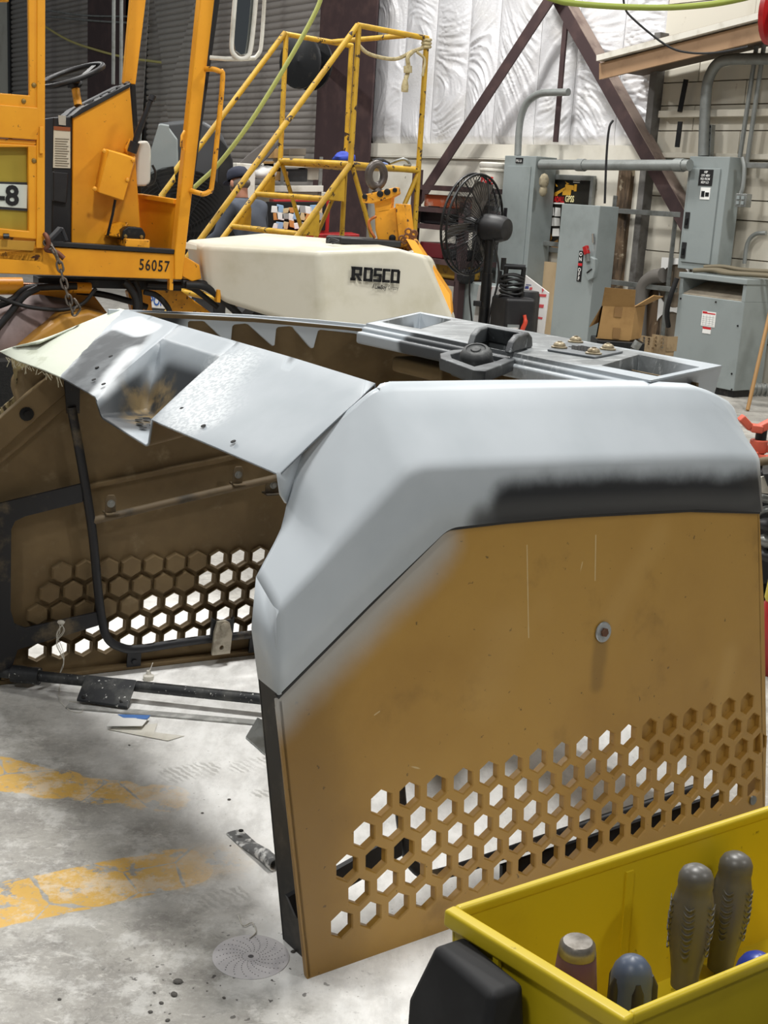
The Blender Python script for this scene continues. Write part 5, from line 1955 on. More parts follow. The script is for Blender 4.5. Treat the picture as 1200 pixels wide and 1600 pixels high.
build('hitch_hose', mb, mat('orange_hose', '#b5642a', 0.5), mast, smooth=60)
mb = MB()
for i in range(9):
    t = i / 8
    c = hx(630 + 17 * math.sin(t * 9) * 0.6 + 8, 362 + 22 * t, 8.65)
    mb.tube([c + Vector((0.02 * math.cos(w), 0, 0.02 * math.sin(w))) for w in [2 * math.pi * k / 8 for k in range(8)]], 0.007, 5, closed=True)
build('safety_chain', mb, mat('rusty_chain', '#6b4428', 0.7), mast, smooth=60)
mb = MB()
mb.prism([hx(634, 373, 8.6), hx(648, 376, 8.6), hx(703, 460, 8.3), hx(706, 492, 8.25), hx(704, 492, 8.25), hx(688, 464, 8.3)], (0.02, 0.25, 0))
build('tow_bar', mb, CAB_Y, mast, bevel=0.01)

# underside: brackets, cylinder, hoses
cpoly('tank_bracket', [(286, 400), (292, 402), (312, 414), (315, 436), (300, 440), (285, 432)], 0.06, 0.25, CAB_Y, bevel=0.006)
mb = MB()
mb.tube([cp(-40, 447, 0.2), cp(35, 447, 0.2)], 0.052, 14)
cyl = build('lift_cylinder', mb, CAB_Y, sw, smooth=40)
mb = MB()
mb.tube([cp(36, 446, 0.2), cp(110, 449, 0.2)], 0.02, 10)
build('cylinder_rod', mb, mat('rod_bronze', '#7d5a45', 0.3, 0.6), cyl, smooth=40)
mb = MB()
mb.tube([cp(108, 449, 0.2), cp(142, 450, 0.2)], 0.034, 10)
build('cylinder_eye', mb, CAB_Y2, cyl, smooth=40)
cpoly('under_frame', [(60, 434), (284, 440), (284, 455), (60, 447)], 0.25, 0.2, BLACK_M)
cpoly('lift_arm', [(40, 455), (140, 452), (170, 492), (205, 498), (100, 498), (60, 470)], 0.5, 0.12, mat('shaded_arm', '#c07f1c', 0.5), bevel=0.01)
cpoly('lift_arm', [(200, 455), (235, 452), (240, 500), (210, 500)], 0.45, 0.1, CAB_Y2, bevel=0.01)
cpoly('front_beam', [(238, 450), (272, 446), (345, 500), (345, 540), (300, 520)], 0.3, 0.2, CAB_Y2, bevel=0.01)
hs = [([(290, 445), (320, 448), (345, 466), (376, 495), (390, 520)], 0.05, 0.024), ([(285, 441), (330, 446), (352, 470), (372, 490), (384, 520)], 0.08, 0.020),
      ([(-10, 480), (20, 468), (40, 452), (75, 448), (120, 447)], 0.15, 0.022), ([(-10, 520), (15, 490), (38, 462), (60, 450)], 0.12, 0.022),
      ([(-10, 462), (30, 476), (60, 482), (100, 484), (130, 474), (150, 450)], 0.1, 0.012), ([(195, 440), (205, 452), (213, 470), (213, 505)], 0.1, 0.026),
      ([(210, 440), (216, 455), (218, 480), (217, 505)], 0.14, 0.022), ([(120, 455), (160, 460), (200, 470), (230, 480)], 0.3, 0.02),
      ([(225, 456), (245, 462), (262, 480), (268, 500)], 0.15, 0.018), ([(230, 444), (270, 446), (300, 450), (340, 480)], 0.2, 0.018)]
for pts, off, r in hs:
    mb = MB()
    mb.tube(smooth_path([cp(x, y, off) for x, y in pts], 5), r, 8)
    build('hydraulic_hose', mb, RUBBER, sw, smooth=60)
for x, y in ((340, 462), (266, 443)):
    mb = MB()
    mb.obox(cp(x, y, 0.03), CE * 0.012, CI * 0.03, Z3 * 0.04)
    build('hose_clip', mb, CAB_Y2, sw, bevel=0.004)
# wheel, mostly hidden behind the hood
mb = MB()
wc = C0 + CE * -1.9 + CI * 0.25
wc.z = 0.38
mb.lathe(wc, CI, [(0.2, 0), (0.33, 0.0), (0.38, 0.04), (0.38, 0.2), (0.33, 0.24), (0.2, 0.24)], 28)
build('wheel', mb, RUBBER, sw, smooth=35)
mb = MB()
wc = C0 + CE * 1.0 + CI * 0.9
wc.z = 0.38
mb.lathe(wc, CI, [(0.2, 0), (0.33, 0.0), (0.38, 0.04), (0.38, 0.2), (0.33, 0.24), (0.2, 0.24)], 28)
build('wheel', mb, RUBBER, sw, smooth=35)

# broom cover below the cab: a pale mauve fabric skirt and a curved gold hood
mb = MB()
vs, fs = [], []
prof = [(0, 0.0), (0.06, 0.05), (0.14, 0.065)]
rows = [[cp(-20, 478, 0.4), cp(20, 468, 0.35), cp(60, 462, 0.35), cp(110, 470, 0.45)], [cp(-20, 510, 0.2), cp(20, 495, 0.15), cp(60, 480, 0.2), cp(110, 480, 0.4)], [cp(-20, 600, 0.25), cp(15, 590, 0.2), cp(50, 570, 0.2), cp(100, 560, 0.3)]]
for r in rows:
    vs += r
for i in range(2):
    for k in range(3):
        fs.append((i * 4 + k, i * 4 + k + 1, i * 4 + 5 + k, i * 4 + 4 + k))
mb.add(vs, fs)
build('broom_skirt', mb, mat('mauve_fabric', '#9b8a88', 0.7, col2='#867573', scale=5), sw, smooth=180, solid=0.01)
cpoly('broom_hood', [(-40, 640), (-20, 590), (12, 560), (60, 521), (100, 494), (140, 486), (190, 500), (200, 640)], 0.02, 0.5, mat('gold_hood', '#b98634', 0.45, col2='#a3742a', scale=4), bevel=0.03)
mb = MB()
bc = cp(-6, 640, -0.1)
bc.z = 0.235
mb.lathe(bc - CI * 0.35, CI, [(0.05, 0), (0.22, 0.01), (0.23, 0.1), (0.215, 0.2), (0.23, 0.3), (0.22, 0.42), (0.05, 0.43)], 40)
build('broom', mb, mat('bristle_black', '#101010', 0.9, col2='#1d1c1b', scale=60, bump=0.6, bscale=140), sw)

# tow chain hooked at the sill
ch = thing('chain', 'steel chain hanging from the hook at the cab sill', 'chain', cp(115, 487, -0.1))
mb = MB()
lw, ll, lr = 0.0165, 0.024, 0.0068
ring = [Vector((lw * math.cos(t), 0, ll * math.sin(t) + (0.009 if math.sin(t) > 0 else -0.009))) for t in [2 * math.pi * i / 20 for i in range(20)]]
mb2 = MB()
mb2.tube(ring, lr, 7, closed=True)
lk = build('chain_link', mb2, mat('chain_steel', '#7a736b', 0.4, 0.6, col2='#4d463f', scale=30), None, smooth=60)
lk.data.transform(Matrix.Translation(lk.location - Vector((0, 0, 0))))
lk.location = (0, 0, 0)
path = smooth_path([cp(75, 382, -0.06), cp(84, 392, -0.09), cp(92, 410, -0.09), cp(99, 438, -0.09), cp(106, 462, -0.09), cp(114, 488, -0.09), cp(122, 480, -0.10), cp(118, 470, -0.11)], 12)
d = [0]
for a, b in zip(path, path[1:]):
    d.append(d[-1] + (b - a).length)
step = 0.050
pos, i, k = 0.0, 0, 0
while pos < d[-1]:
    while i < len(d) - 2 and d[i + 1] < pos:
        i += 1
    t = (pos - d[i]) / max(1e-6, d[i + 1] - d[i])
    p = lerp(path[i], path[i + 1], min(1, t))
    tan = (path[i + 1] - path[i]).normalized()
    q = Vector((0, 0, 1)).rotation_difference(tan).to_matrix().to_4x4()
    M = INV[ch] @ Matrix.Translation(p) @ q @ Matrix.Rotation(R(35 if k % 2 else 125), 4, 'Z')
    if k == 0:
        lk.parent = ch
        lk.matrix_local = M
    else:
        dup(lk, ch, M)
    pos += step
    k += 1
mb = MB()
mb.tube(smooth_path([cp(70, 366, -0.04), cp(74, 372, -0.07), cp(76, 384, -0.07), cp(72, 390, -0.06), cp(88, 394, -0.06), cp(100, 404, -0.07)], 5), 0.015, 8)
build('grab_hook', mb, mat('rust_hook', '#6b3f2c', 0.6, 0.3), ch, smooth=60)
# ================================================================ rolling stairs
st = thing('rolling_stairs', 'chipped yellow tubular rolling stairs with a rope across the platform', 'stairs', S(5.55, 8.86, 0))
QN, QF = 8.34, 9.38
PA, PB, ZP = 5.55, 6.19, 1.69


def stube(name, pts, r=0.021, m=RAIL_Y, n=8):
    mb = MB()
    mb.tube(pts, r, n)
    return build(name, mb, m, st, smooth=60)


SL = (ZP - 1.14) / (5.55 - 5.11)                # stair slope
for q in (QN, QF):
    stube('post', [S(PA, q, ZP), S(PA + 0.01, q, 2.68)])
    stube('post', [S(PB, q, 0.03), S(PB, q, 2.66)])
    stube('top_rail', [S(PA, q, 2.68), S(PB + 0.01, q, 2.66)])
    if q == QN:
        zr = [S(PA, q, 2.68), S(PA - (2.68 - 0.9) / SL * 0.985, q, 0.9)]
    else:
        zr = [S(PA, q, 2.69), S(PA - (2.68 - 0.9) / SL, q, 0.9)]
    stube('hand_rail', zr, 0.022)
    stube('stringer', [S(PA, q, ZP), S(PA - ZP / SL, q, 0.03)], 0.023)
    stube('platform_side', [S(PA, q, ZP), S(PB, q, ZP - 0.01)], 0.023)
    stube('brace', [S(PA + 0.02, q, ZP - 0.02), S(PB - 0.32, q, 0.95), S(PB - 0.05, q, 0.10)], 0.018)
    stube('brace', [S(PB, q, ZP - 0.03), S(PB - 0.38, q, 0.85)], 0.018)
    # side plates beside the treads
    for i in range(5):
        z = ZP - 0.265 * (i + 1)
        p1 = PA - (ZP - z) / SL
        mb = MB()
        mb.prism([S(p1, q, z), S(p1 + 0.005 + 0.19 / SL * 1.0, q, z + 0.19), S(p1 + 0.17, q, z + 0.14), S(p1 + 0.17, q, z - 0.01)], V * 0.004)
        build('tread_plate', mb, RAIL_Y, st)
stube('top_rail', [S(PA + 0.45, QN + 0.02, 2.66), S(PA + 0.45, QF, 2.67)], 0.02)
stube('platform_edge', [S(PA, QN, ZP), S(PA, QF, ZP + 0.01)], 0.023)
stube('platform_edge', [S(PB, QN, ZP), S(PB, QF, ZP)], 0.023)
mb = MB()
mb.obox(S((PA + PB) / 2, (QN + QF) / 2, ZP - 0.015), U * 0.31, V * 0.51, Z3 * 0.012)
build('platform', mb, RAIL_Y, st)
for i in range(5):
    z = ZP - 0.265 * (i + 1)
    p1 = PA - (ZP - z) / SL
    stube('tread', [S(p1, QN, z), S(p1, QF, z)], 0.022)
    mb = MB()
    mb.obox(S(p1 + 0.09, (QN + QF) / 2, z - 0.002), U * 0.085, V * 0.5, Z3 * 0.008)
    build('tread', mb, RAIL_Y, st)
# rope tied across
ROPE = mat('rope_tan', '#b9ac86', 0.85, col2='#9a8c66', scale=40)
mb = MB()
mb.tube(smooth_path([S(PA + 0.02, QN + 0.02, 2.55), S(PA + 0.12, QN, 2.49), S(PA + 0.35, QN, 2.48), S(PB - 0.13, QN, 2.55), S(PB, QN, 2.60)], 6), 0.014, 7)
for k in range(3):
    mb.tube([S(PB, QN, 2.60 + 0.025 * k) + Vector((0.03 * math.cos(w), 0.03 * math.sin(w), 0.006 * math.sin(w))) for w in [2 * math.pi * i / 12 for i in range(12)]], 0.013, 6, closed=True)
mb.tube(smooth_path([S(PB - 0.14, QN - 0.02, 2.55), S(PB - 0.19, QN - 0.03, 2.50), S(PB - 0.17, QN - 0.02, 2.42), S(PB - 0.20, QN - 0.03, 2.33)], 5), 0.017, 7)
mb.tube(smooth_path([S(PB - 0.10, QN - 0.02, 2.55), S(PB - 0.03, QN - 0.03, 2.50), S(PB - 0.04, QN - 0.03, 2.38)], 5), 0.011, 7)
mb.tube([S(PB - 0.185, QN - 0.03, 2.44), S(PB - 0.18, QN - 0.03, 2.39)], 0.032, 8)
mb.lathe(S(PB - 0.2, QN - 0.03, 2.34), (0, 0, -1), [(0.018, 0), (0.028, 0.05), (0.026, 0.09), (0, 0.092)], 8)
build('rope', mb, ROPE, st, smooth=60, label='knotted tan rope')

# rags and tools on the platform
def blob(name, c, rx, ry, rz, m, lab, cat, seed, rough=0.35):
    mb = MB()
    mb.ball((0, 0, 0), 1, 1, 1, 18)
    vs = []
    for p in mb.v:
        k = 1 + rough * noise.noise(p * 1.7 + Vector((seed, seed * 2, 0))) + rough * 0.5 * noise.noise(p * 4.1 + Vector((seed, 0, 3)))
        vs.append(Vector((c.x + p.x * rx * k, c.y + p.y * ry * k, c.z + max(-0.9, p.z) * rz * (k if p.z > 0 else 1) + rz * 0.9)))
    mb.v = vs
    return tag(build(name, mb, m, smooth=70), lab, cat)


blob('rag', S(5.66, 8.60, ZP), 0.085, 0.07, 0.05, BLUE, 'crumpled bright blue rag heap on the stair platform', 'rag', 2.0)
blob('rag', S(5.90, 8.45, ZP), 0.06, 0.06, 0.02, mat('pale_blue_rag', '#6d7fae', 0.8), 'small pale blue rag on the stair platform', 'rag', 5.0)
mb = MB()
a, b = S(5.78, 8.40, ZP + 0.03), S(6.02, 8.50, ZP + 0.03)
mb.tube([a, lerp(a, b, 0.5) + Z3 * 0.01, b], [0.02, 0.03, 0.012], 10)
o = thing('air_tool', 'dark air tool lying between the rags on the stair platform', 'tool', S(5.9, 8.45, ZP))
build('tool_body', mb, BLACK_M, o, smooth=60)
mb = MB()
mb.tube(smooth_path([b, S(6.10, 8.42, ZP + 0.07), S(6.15, 8.40, ZP + 0.03), S(6.08, 8.38, ZP + 0.02)], 5), 0.012, 7)
build('tool_hose', mb, GALV, o, smooth=60)

# ================================================================ big portable cooler behind the cab
pc0 = at(330, 360, 11.8)
cool = thing('portable_cooler', 'large dark grey portable cooler with a wire fan guard behind the yellow cab', 'cooler', Vector((pc0.x, pc0.y, 0)))
GREYC = mat('cooler_grey', '#47484b', 0.5, col2='#3d3e41', scale=3)


def ap(pts, Y):
    return [at(x, y, Y) for x, y in pts]


mb = MB()
mb.prism(ap([(225, 560), (225, 215), (240, 196), (318, 188), (345, 205), (361, 238), (364, 300), (344, 560)], 11.95), Vector((-0.16, 0.75, 0)))
build('housing', mb, GREYC, cool, bevel=0.04, seg=3)
mb = MB()
mb.prism(ap([(330, 560), (343, 215), (354, 228), (363, 250), (365, 300), (346, 560)], 11.88), Vector((0.0, 0.05, 0)))
build('housing_edge', mb, BLACK, cool, bevel=0.01)
mb = MB()
mb.prism(ap([(228, 330), (232, 206), (250, 196), (275, 200), (290, 220), (292, 330)], 11.90), Vector((0, 0.03, 0)))
build('front_shell', mb, mat('shell_pale', '#8d9292', 0.5), cool, bevel=0.02)  # shell grey takes in the haze of the windscreen glass
gc = at(282, 360, 11.80)
mb = MB()
ga, gb2 = Vector((1, 0.1, 0)).normalized(), Z3
for r in [0.07 + 0.0315 * i for i in range(16)]:
    mb.tube([gc + (ga * math.cos(w) + gb2 * math.sin(w)) * r for w in [2 * math.pi * i / 30 for i in range(30)]], 0.0045, 4, closed=True)
for i in range(12):
    w = 2 * math.pi * i / 12
    mb.tube([gc + (ga * math.cos(w) + gb2 * math.sin(w)) * 0.07, gc + (ga * math.cos(w) + gb2 * math.sin(w)) * 0.545], 0.004, 4)
build('fan_guard', mb, BLACK_M, cool)
mb = MB()
mb.lathe(gc + Vector((0, 0.06, 0)), (0, 1, 0), [(0.54, -0.03), (0.54, 0.045), (0.52, 0.045), (0.52, 0.03), (0, 0.031)], 32)
build('fan_well', mb, DARKGAP, cool, smooth=40)
for k in range(4):
    mb = MB()
    w = R(90 * k + 20)
    d = ga * math.cos(w) + gb2 * math.sin(w)
    s2 = ga * -math.sin(w) + gb2 * math.cos(w)
    c = gc + Vector((0, 0.04, 0))
    mb.prism([c + d * 0.05 - s2 * 0.03, c + d * 0.46 - s2 * 0.1, c + d * 0.49 + s2 * 0.06, c + d * 0.05 + s2 * 0.04], Vector((0, 0.006, 0)))
    build('fan_blade', mb, BLACK, cool)
sg = MB()
sA, sB = at(231, 456, 11.5), at(292, 462, 11.5)
sg.prism([at(229, 452, 11.5), at(294, 462, 11.5), at(294, 486, 11.5), at(229, 480, 11.5)], Vector((0, 0.2, 0)))
sign = build('brand_panel', sg, LAB_W, cool, bevel=0.006)
text('brand_lettering', 'PORTACOOL', mat('brand_blue', '#2b5fb0', 0.5), at(233, 476, 11.495), at(290, 481, 11.495) - at(233, 476, 11.495), Z3, 0.118, sign, bold=0.02, sx=0.60)
mb = MB()
mb.box((pc0.x - 0.65, pc0.y + 0.16, 0), (pc0.x + 0.1, pc0.y + 0.85, 0.12))
build('base', mb, BLACK, cool)

# ================================================================ workbench corner: shelf clutter, toolbox, person
mb = MB()
pw = at(372, 300, 13.6)
mb.obox(Vector((pw.x, pw.y, 0.85)), Vector((0.09, 0.06, 0)), Vector((-0.1, 0.2, 0)), Z3 * 0.85)
o = build('locker', mb, WHITE_D, bevel=0.01)
tag(o, 'narrow pale locker beside the dark cooler', 'locker')
bench = thing('shelf_unit', 'cluttered pale shelf unit before the shutter behind the stairs', 'shelf', at(450, 330, 14.2) * Vector((1, 1, 0)) if False else Vector((at(450, 330, 14.2).x, at(450, 330, 14.2).y, 0)))
bx = at(450, 292, 14.2)


def shelf_box(x0, y0, x1, y1, Y, dep, m, name, lab=None, cat=None, parent=None, bevel=0.006):
    a, b, c = at(x0, y1, Y), at(x1, y1, Y), at(x0, y0, Y)
    mb = MB()
    h = c.z - a.z
    mb.prism([a, b, b + Z3 * h, a + Z3 * h], Vector((-0.1, dep, 0)))
    o = build(name, mb, m, parent, bevel=bevel)
    if lab:
        tag(o, lab, cat)
    return o


shelf_box(385, 290, 505, 300, 14.2, 0.7, WHITE_D, 'shelf_board', parent=bench)
shelf_box(385, 300, 505, 400, 14.5, 0.4, BOARD, 'back_panel', parent=bench)
shelf_box(385, 255, 505, 262, 14.3, 0.6, BOARD, 'shelf_board', parent=bench)
for x in (386, 440, 500):
    a_, b_ = at(x, 245, 14.25), at(x + 5, 245, 14.25)
    mb = MB()
    mb.prism([Vector((a_.x, a_.y, 0)), Vector((b_.x, b_.y, 0)), b_, a_], Vector((-0.01, 0.05, 0)))
    build('shelf_post', mb, GALV, bench)
k = 0
for x0, y0, x1, y1, Y, m, lab in ((428, 232, 442, 247, 14.5, CARD, 'small brown cardboard carton at the top left of the shelf pile'), (430, 255, 440, 268, 14.4, CARD, 'little brown carton standing on the lower shelf board'),
                                  (411, 252, 428, 272, 14.3, CARD, 'tan carton at the left end of the shelf, beside the strap'), (436, 244, 475, 256, 14.45, mat('pale_box', '#8f8573', 0.8), 'flat pale box in the middle of the shelf pile'),
                                  (425, 268, 450, 282, 14.3, CARD, 'wide brown carton below the small one on the shelf'), (445, 264, 480, 284, 14.35, BLACK, 'black case standing on the shelf under the stairs'),
                                  (476, 262, 500, 281, 14.4, mat('carton_white', '#bdb7ab', 0.7), 'white carton on the right end of the shelf'),
                                  (452, 232, 478, 243, 14.5, mat('carton_dark', '#6f665a', 0.8), 'dark flat carton on top of the shelf pile')):
    shelf_box(x0, y0, x1, y1, Y, 0.3, m, 'carton', lab, 'box')
blob('plastic_bag', at(410, 279, 13.9), 0.14, 0.1, 0.07, LAB_W, 'crumpled white plastic bag on the shelf above the person', 'bag', 8.0)
mb = MB()
pts = [at(370, 262, 13.8), at(388, 252, 13.8), at(405, 240, 13.8), at(420, 230, 13.8), at(432, 226, 13.8)]
vs, fs = [], []
for i, p in enumerate(pts):
    w = (0.05, 0.12, 0.13, 0.10, 0.03)[i]
    vs += [p + Z3 * w * 0.6, p - Z3 * w, p - Z3 * w + Vector((0, 0.3, 0.05)), p + Z3 * w * 0.7 + Vector((0, 0.3, 0.03))]
for i in range(4):
    for j in range(4):
        l = (j + 1) % 4
        fs.append((i * 4 + j, i * 4 + l, i * 4 + 4 + l, i * 4 + 4 + j))
fs += [(0, 1, 2, 3), (19, 18, 17, 16)]
mb.add(vs, fs)
o = build('seat_shell', mb, mat('seat_grey', '#5b5754', 0.6), smooth=50, bevel=0.01, fix=True)
tag(o, 'curved dark grey seat shell leaning over the shelf', 'seat')

tb = thing('tool_chest', 'open red tool chest full of packets behind the stairs', 'tool chest', Vector((at(470, 400, 13.2).x, at(470, 400, 13.2).y, 0)))
shelf_box(425, 312, 512, 400, 13.3, 0.5, RED, 'chest_body', parent=tb)
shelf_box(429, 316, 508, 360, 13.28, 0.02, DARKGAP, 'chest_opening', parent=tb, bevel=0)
shelf_box(424, 366, 560, 402, 13.0, 0.5, RED, 'chest_drawers', parent=tb)
pal = [LAB_W, mat('packet_blue', '#8fb0d0', 0.6), mat('packet_tan', '#c9b48a', 0.7), mat('packet_orange', '#c98a4a', 0.6), LAB_W, mat('packet_grey', '#9a9a98', 0.6)]
random.seed(11)
for i in range(26):
    x = 430 + (i % 9) * 8.6 + random.uniform(-1, 1)
    y = 322 + (i // 9) * 12 + random.uniform(-2, 2)
    a = at(x, y + 10, 13.2)
    mb = MB()
    w, h = random.uniform(0.045, 0.075), random.uniform(0.05, 0.08)
    mb.obox(a + Z3 * h * 0.5, Vector((w * 0.5, 0, 0.006 * random.uniform(-1, 1))), Vector((0, 0.03, 0)), Vector((0.01 * random.uniform(-1, 1), 0, h * 0.5)))
    o = build('packet', mb, pal[i % 6], bevel=0.003)
    tag(o, '%s packet, %s from the left in the %s row in the red tool chest' % (('white', 'pale blue', 'tan', 'orange', 'white', 'grey')[i % 6], ('first', 'second', 'third', 'fourth', 'fifth', 'sixth', 'seventh', 'eighth', 'ninth')[i % 9], ('top', 'middle', 'bottom')[i // 9]), 'packet', 'packets in the red tool chest')
random.seed(5)

# person bending to the bench, back to us: one continuous figure
def skin_body(name, verts, edges, radii, m, parent, root=0, sub=2):
    me = bpy.data.meshes.new(name)
    Mi = INV[parent]
    me.from_pydata([tuple(Mi @ Vector(v)) for v in verts], edges, [])
    me.materials.append(m)
    o = bpy.data.objects.new(name, me)
    C.objects.link(o)
    o.parent = parent
    md = o.modifiers.new('skin', 'SKIN')
    md.use_smooth_shade = True
    for i, r in enumerate(radii):
        rr = r if isinstance(r, tuple) else (r, r)
        me.skin_vertices[0].data[i].radius = rr
        me.skin_vertices[0].data[i].use_root = (i == root)
    sb = o.modifiers.new('sub', 'SUBSURF')
    sb.levels = sb.render_levels = sub
    return o


ps0 = at(392, 340, 11.2)
per = thing('person', 'person in a navy cap and dark blue shirt seen from behind the stairs', 'person', Vector((ps0.x, ps0.y, 0)))
fwd = Vector((-0.75, 0.66, 0))            # looks towards the bench, up-left in the picture
rgt = Vector((0.66, 0.75, 0))
b = Vector((ps0.x, ps0.y, 0)) - fwd * 0.08
SHIRT = mat('navy_shirt', '#4a505c', 0.85, col2='#3d434e', scale=8)
SKIN = mat('skin', '#b9826a', 0.55)
NAVY = mat('navy_cap', '#23283a', 0.8)
JEAN = mat('dark_jeans', '#2a3040', 0.85)
zsh = 1.29
vb = [b + Z3 * 0.86, b + fwd * 0.03 + Z3 * 1.02, b + fwd * 0.10 + Z3 * 1.17, b + fwd * 0.16 + Z3 * zsh, b + fwd * 0.19 + Z3 * 1.36,      # pelvis..neck base
      b + fwd * 0.16 + rgt * 0.17 + Z3 * (zsh + 0.015), b + fwd * 0.20 + rgt * 0.25 + Z3 * 1.06, b + fwd * 0.40 + rgt * 0.22 + Z3 * 0.99,
      b + fwd * 0.16 - rgt * 0.17 + Z3 * (zsh + 0.015), b + fwd * 0.20 - rgt * 0.25 + Z3 * 1.06, b + fwd * 0.40 - rgt * 0.20 + Z3 * 0.99]
skin_body('shirt', vb, [(0, 1), (1, 2), (2, 3), (3, 4), (3, 5), (5, 6), (6, 7), (3, 8), (8, 9), (9, 10)],
          [(0.16, 0.13), (0.155, 0.13), (0.165, 0.135), (0.15, 0.11), (0.07, 0.07), 0.075, 0.055, 0.045, 0.075, 0.055, 0.045], SHIRT, per)
vl = [b + Z3 * 0.90]
el, rl = [], [(0.15, 0.12)]
for s_ in (1, -1):
    k0 = len(vl)
    vl += [b + rgt * 0.10 * s_ + Z3 * 0.78, b + rgt * 0.11 * s_ + fwd * 0.04 + Z3 * 0.46, b + rgt * 0.12 * s_ + Z3 * 0.08]
    el += [(0, k0), (k0, k0 + 1), (k0 + 1, k0 + 2)]
    rl += [0.095, 0.07, 0.05]
skin_body('trousers', vl, el, rl, JEAN, per)
hd = b + fwd * 0.245 + Z3 * 1.50
vh = [b + fwd * 0.185 + Z3 * 1.33, b + fwd * 0.215 + Z3 * 1.41, hd + Z3 * 0.0, hd + Z3 * 0.06 + fwd * 0.005]
head = skin_body('head', vh, [(0, 1), (1, 2), (2, 3)], [0.06, 0.058, (0.076, 0.090), (0.072, 0.085)], SKIN, per)
fz_ = (fwd * 0.95 - Z3 * 0.3).normalized()
upz = (Z3 * 0.95 + fwd * 0.3).normalized()
for s_ in (1, -1):
    mb = MB()
    mb.ball(hd + rgt * 0.078 * s_ - Z3 * 0.005, 0.012, 0.022, 0.032, 10, (rgt, fz_, upz))
    build('ear', mb, SKIN, per, smooth=60)
mb = MB()
mb.ball(hd + fz_ * 0.095 - upz * 0.02, 0.016, 0.022, 0.026, 10, (rgt, fz_, upz))
build('nose', mb, SKIN, per, smooth=60)
mb = MB()
for s_ in (1, -1):
    mb.ball(hd + fz_ * 0.082 + rgt * 0.032 * s_ + upz * 0.012, 0.014, 0.008, 0.009, 8, (rgt, fz_, upz))
mb.ball(hd + fz_ * 0.084 - upz * 0.055, 0.024, 0.008, 0.007, 8, (rgt, fz_, upz))
build('eyes_and_mouth', mb, mat('dark_feature', '#4a2f28', 0.5), per, smooth=60)
mb = MB()
mb.ball(hd - fz_ * 0.012 - upz * 0.012, 0.084, 0.098, 0.055, 16, (rgt, fz_, upz))
build('hair', mb, mat('grey_hair', '#6b625c', 0.9), per, smooth=60)
mb = MB()
prof = []
c0 = hd + upz * 0.035
vs, fs = [], []
for i, (rr, h) in enumerate(((0.093, 0.0), (0.096, 0.025), (0.092, 0.06), (0.075, 0.088), (0.045, 0.102), (0.004, 0.106))):
    for k in range(18):
        w = 2 * math.pi * k / 18
        vs.append(c0 + rgt * rr * 0.93 * math.cos(w) + fz_ * rr * 1.1 * math.sin(w) + upz * h)
for i in range(5):
    for k in range(18):
        l = (k + 1) % 18
        fs.append((i * 18 + k, i * 18 + l, i * 18 + 18 + l, i * 18 + 18 + k))
mb.add(vs, fs)
cap = build('cap', mb, NAVY, per, smooth=60, solid=0.003)
mb = MB()
vis = [c0 + rgt * 0.075 * math.cos(w) + fz_ * (0.085 + 0.085 * math.sin(w)) - upz * 0.01 * math.sin(w) for w in [math.pi * i / 10 for i in range(11)]]
mb.prism(vis, upz * 0.006)
build('visor', mb, NAVY, cap)
mb = MB()
mb.obox(c0 + rgt * 0.088 + upz * 0.04 - fz_ * 0.02, rgt * 0.003, fz_ * 0.02, upz * 0.011)
build('patch', mb, mat('cap_patch', '#c9a9ae', 0.7), cap)
for s_ in (1, -1):
    hpos = b + fwd * 0.42 + rgt * (0.22 if s_ > 0 else -0.20) + Z3 * 0.985
    vv = [hpos - fwd * 0.03, hpos + fwd * 0.05]
    ee = [(0, 1)]
    rad = [0.03, (0.036, 0.018)]
    for f_ in range(4):
        k0 = len(vv)
        o_ = rgt * (0.028 - 0.019 * f_) * s_
        L = (0.032, 0.038, 0.035, 0.027)[f_]
        vv += [hpos + fwd * 0.075 + o_, hpos + fwd * (0.08 + L) + o_ - Z3 * 0.012, hpos + fwd * (0.085 + L * 1.5) + o_ - Z3 * 0.035]
        ee += [(1, k0), (k0, k0 + 1), (k0 + 1, k0 + 2)]
        rad += [0.009, 0.0085, 0.007]
    k0 = len(vv)
    vv += [hpos + fwd * 0.02 - rgt * 0.035 * s_, hpos + fwd * 0.06 - rgt * 0.05 * s_ - Z3 * 0.01]
    ee += [(0, k0), (k0, k0 + 1)]
    rad += [0.011, 0.009]
    skin_body('hand', vv, ee, rad, SKIN, per, sub=1)
    mb = MB()
    fb = b + rgt * 0.12 * s_
    mb.ball(fb + fwd * 0.06 + Z3 * 0.045, 0.05, 0.14, 0.05, 12, (rgt, fwd, Z3))
    build('boot', mb, BLACK, per, smooth=60)

# ================================================================ hose reel on the column
hr = thing('hose_reel', 'black hose reel mounted on the dark column above the stairs', 'hose reel', at(486, 100, 13.2))
rc = at(478, 98, 13.2)
rax = (U * -1.0 + V * -0.35).normalized()
mb = MB()
mb.lathe(rc, rax, [(0.24, -0.11), (0.255, -0.10), (0.255, -0.08), (0.12, -0.07), (0.12, 0.07), (0.255, 0.08), (0.255, 0.10), (0.235, 0.11), (0.07, 0.10), (0, 0.12)], 28)
build('reel_drum', mb, BLACK_M, hr, smooth=35)
mb = MB()
for w in (0.0, 0.02, 0.04):
    mb.tube([rc + rax * (w - 0.02) + (V * math.cos(t) + Z3 * math.sin(t)) * 0.17 for t in [2 * math.pi * i / 24 for i in range(24)]], 0.02, 6, closed=True)
build('wound_hose', mb, RUBBER, hr, smooth=60)
mb = MB()
a = rc + U * 0.02
qr, zr_ = onP(506, 102, PW - 0.15)
mb.bar(a, S(PW - 0.14, qr, zr_), 0.12, 0.08)
mb.bar(S(PW - 0.17, qr, zr_ - 0.16), S(PW - 0.17, qr, zr_ + 0.16), 0.1, 0.06)
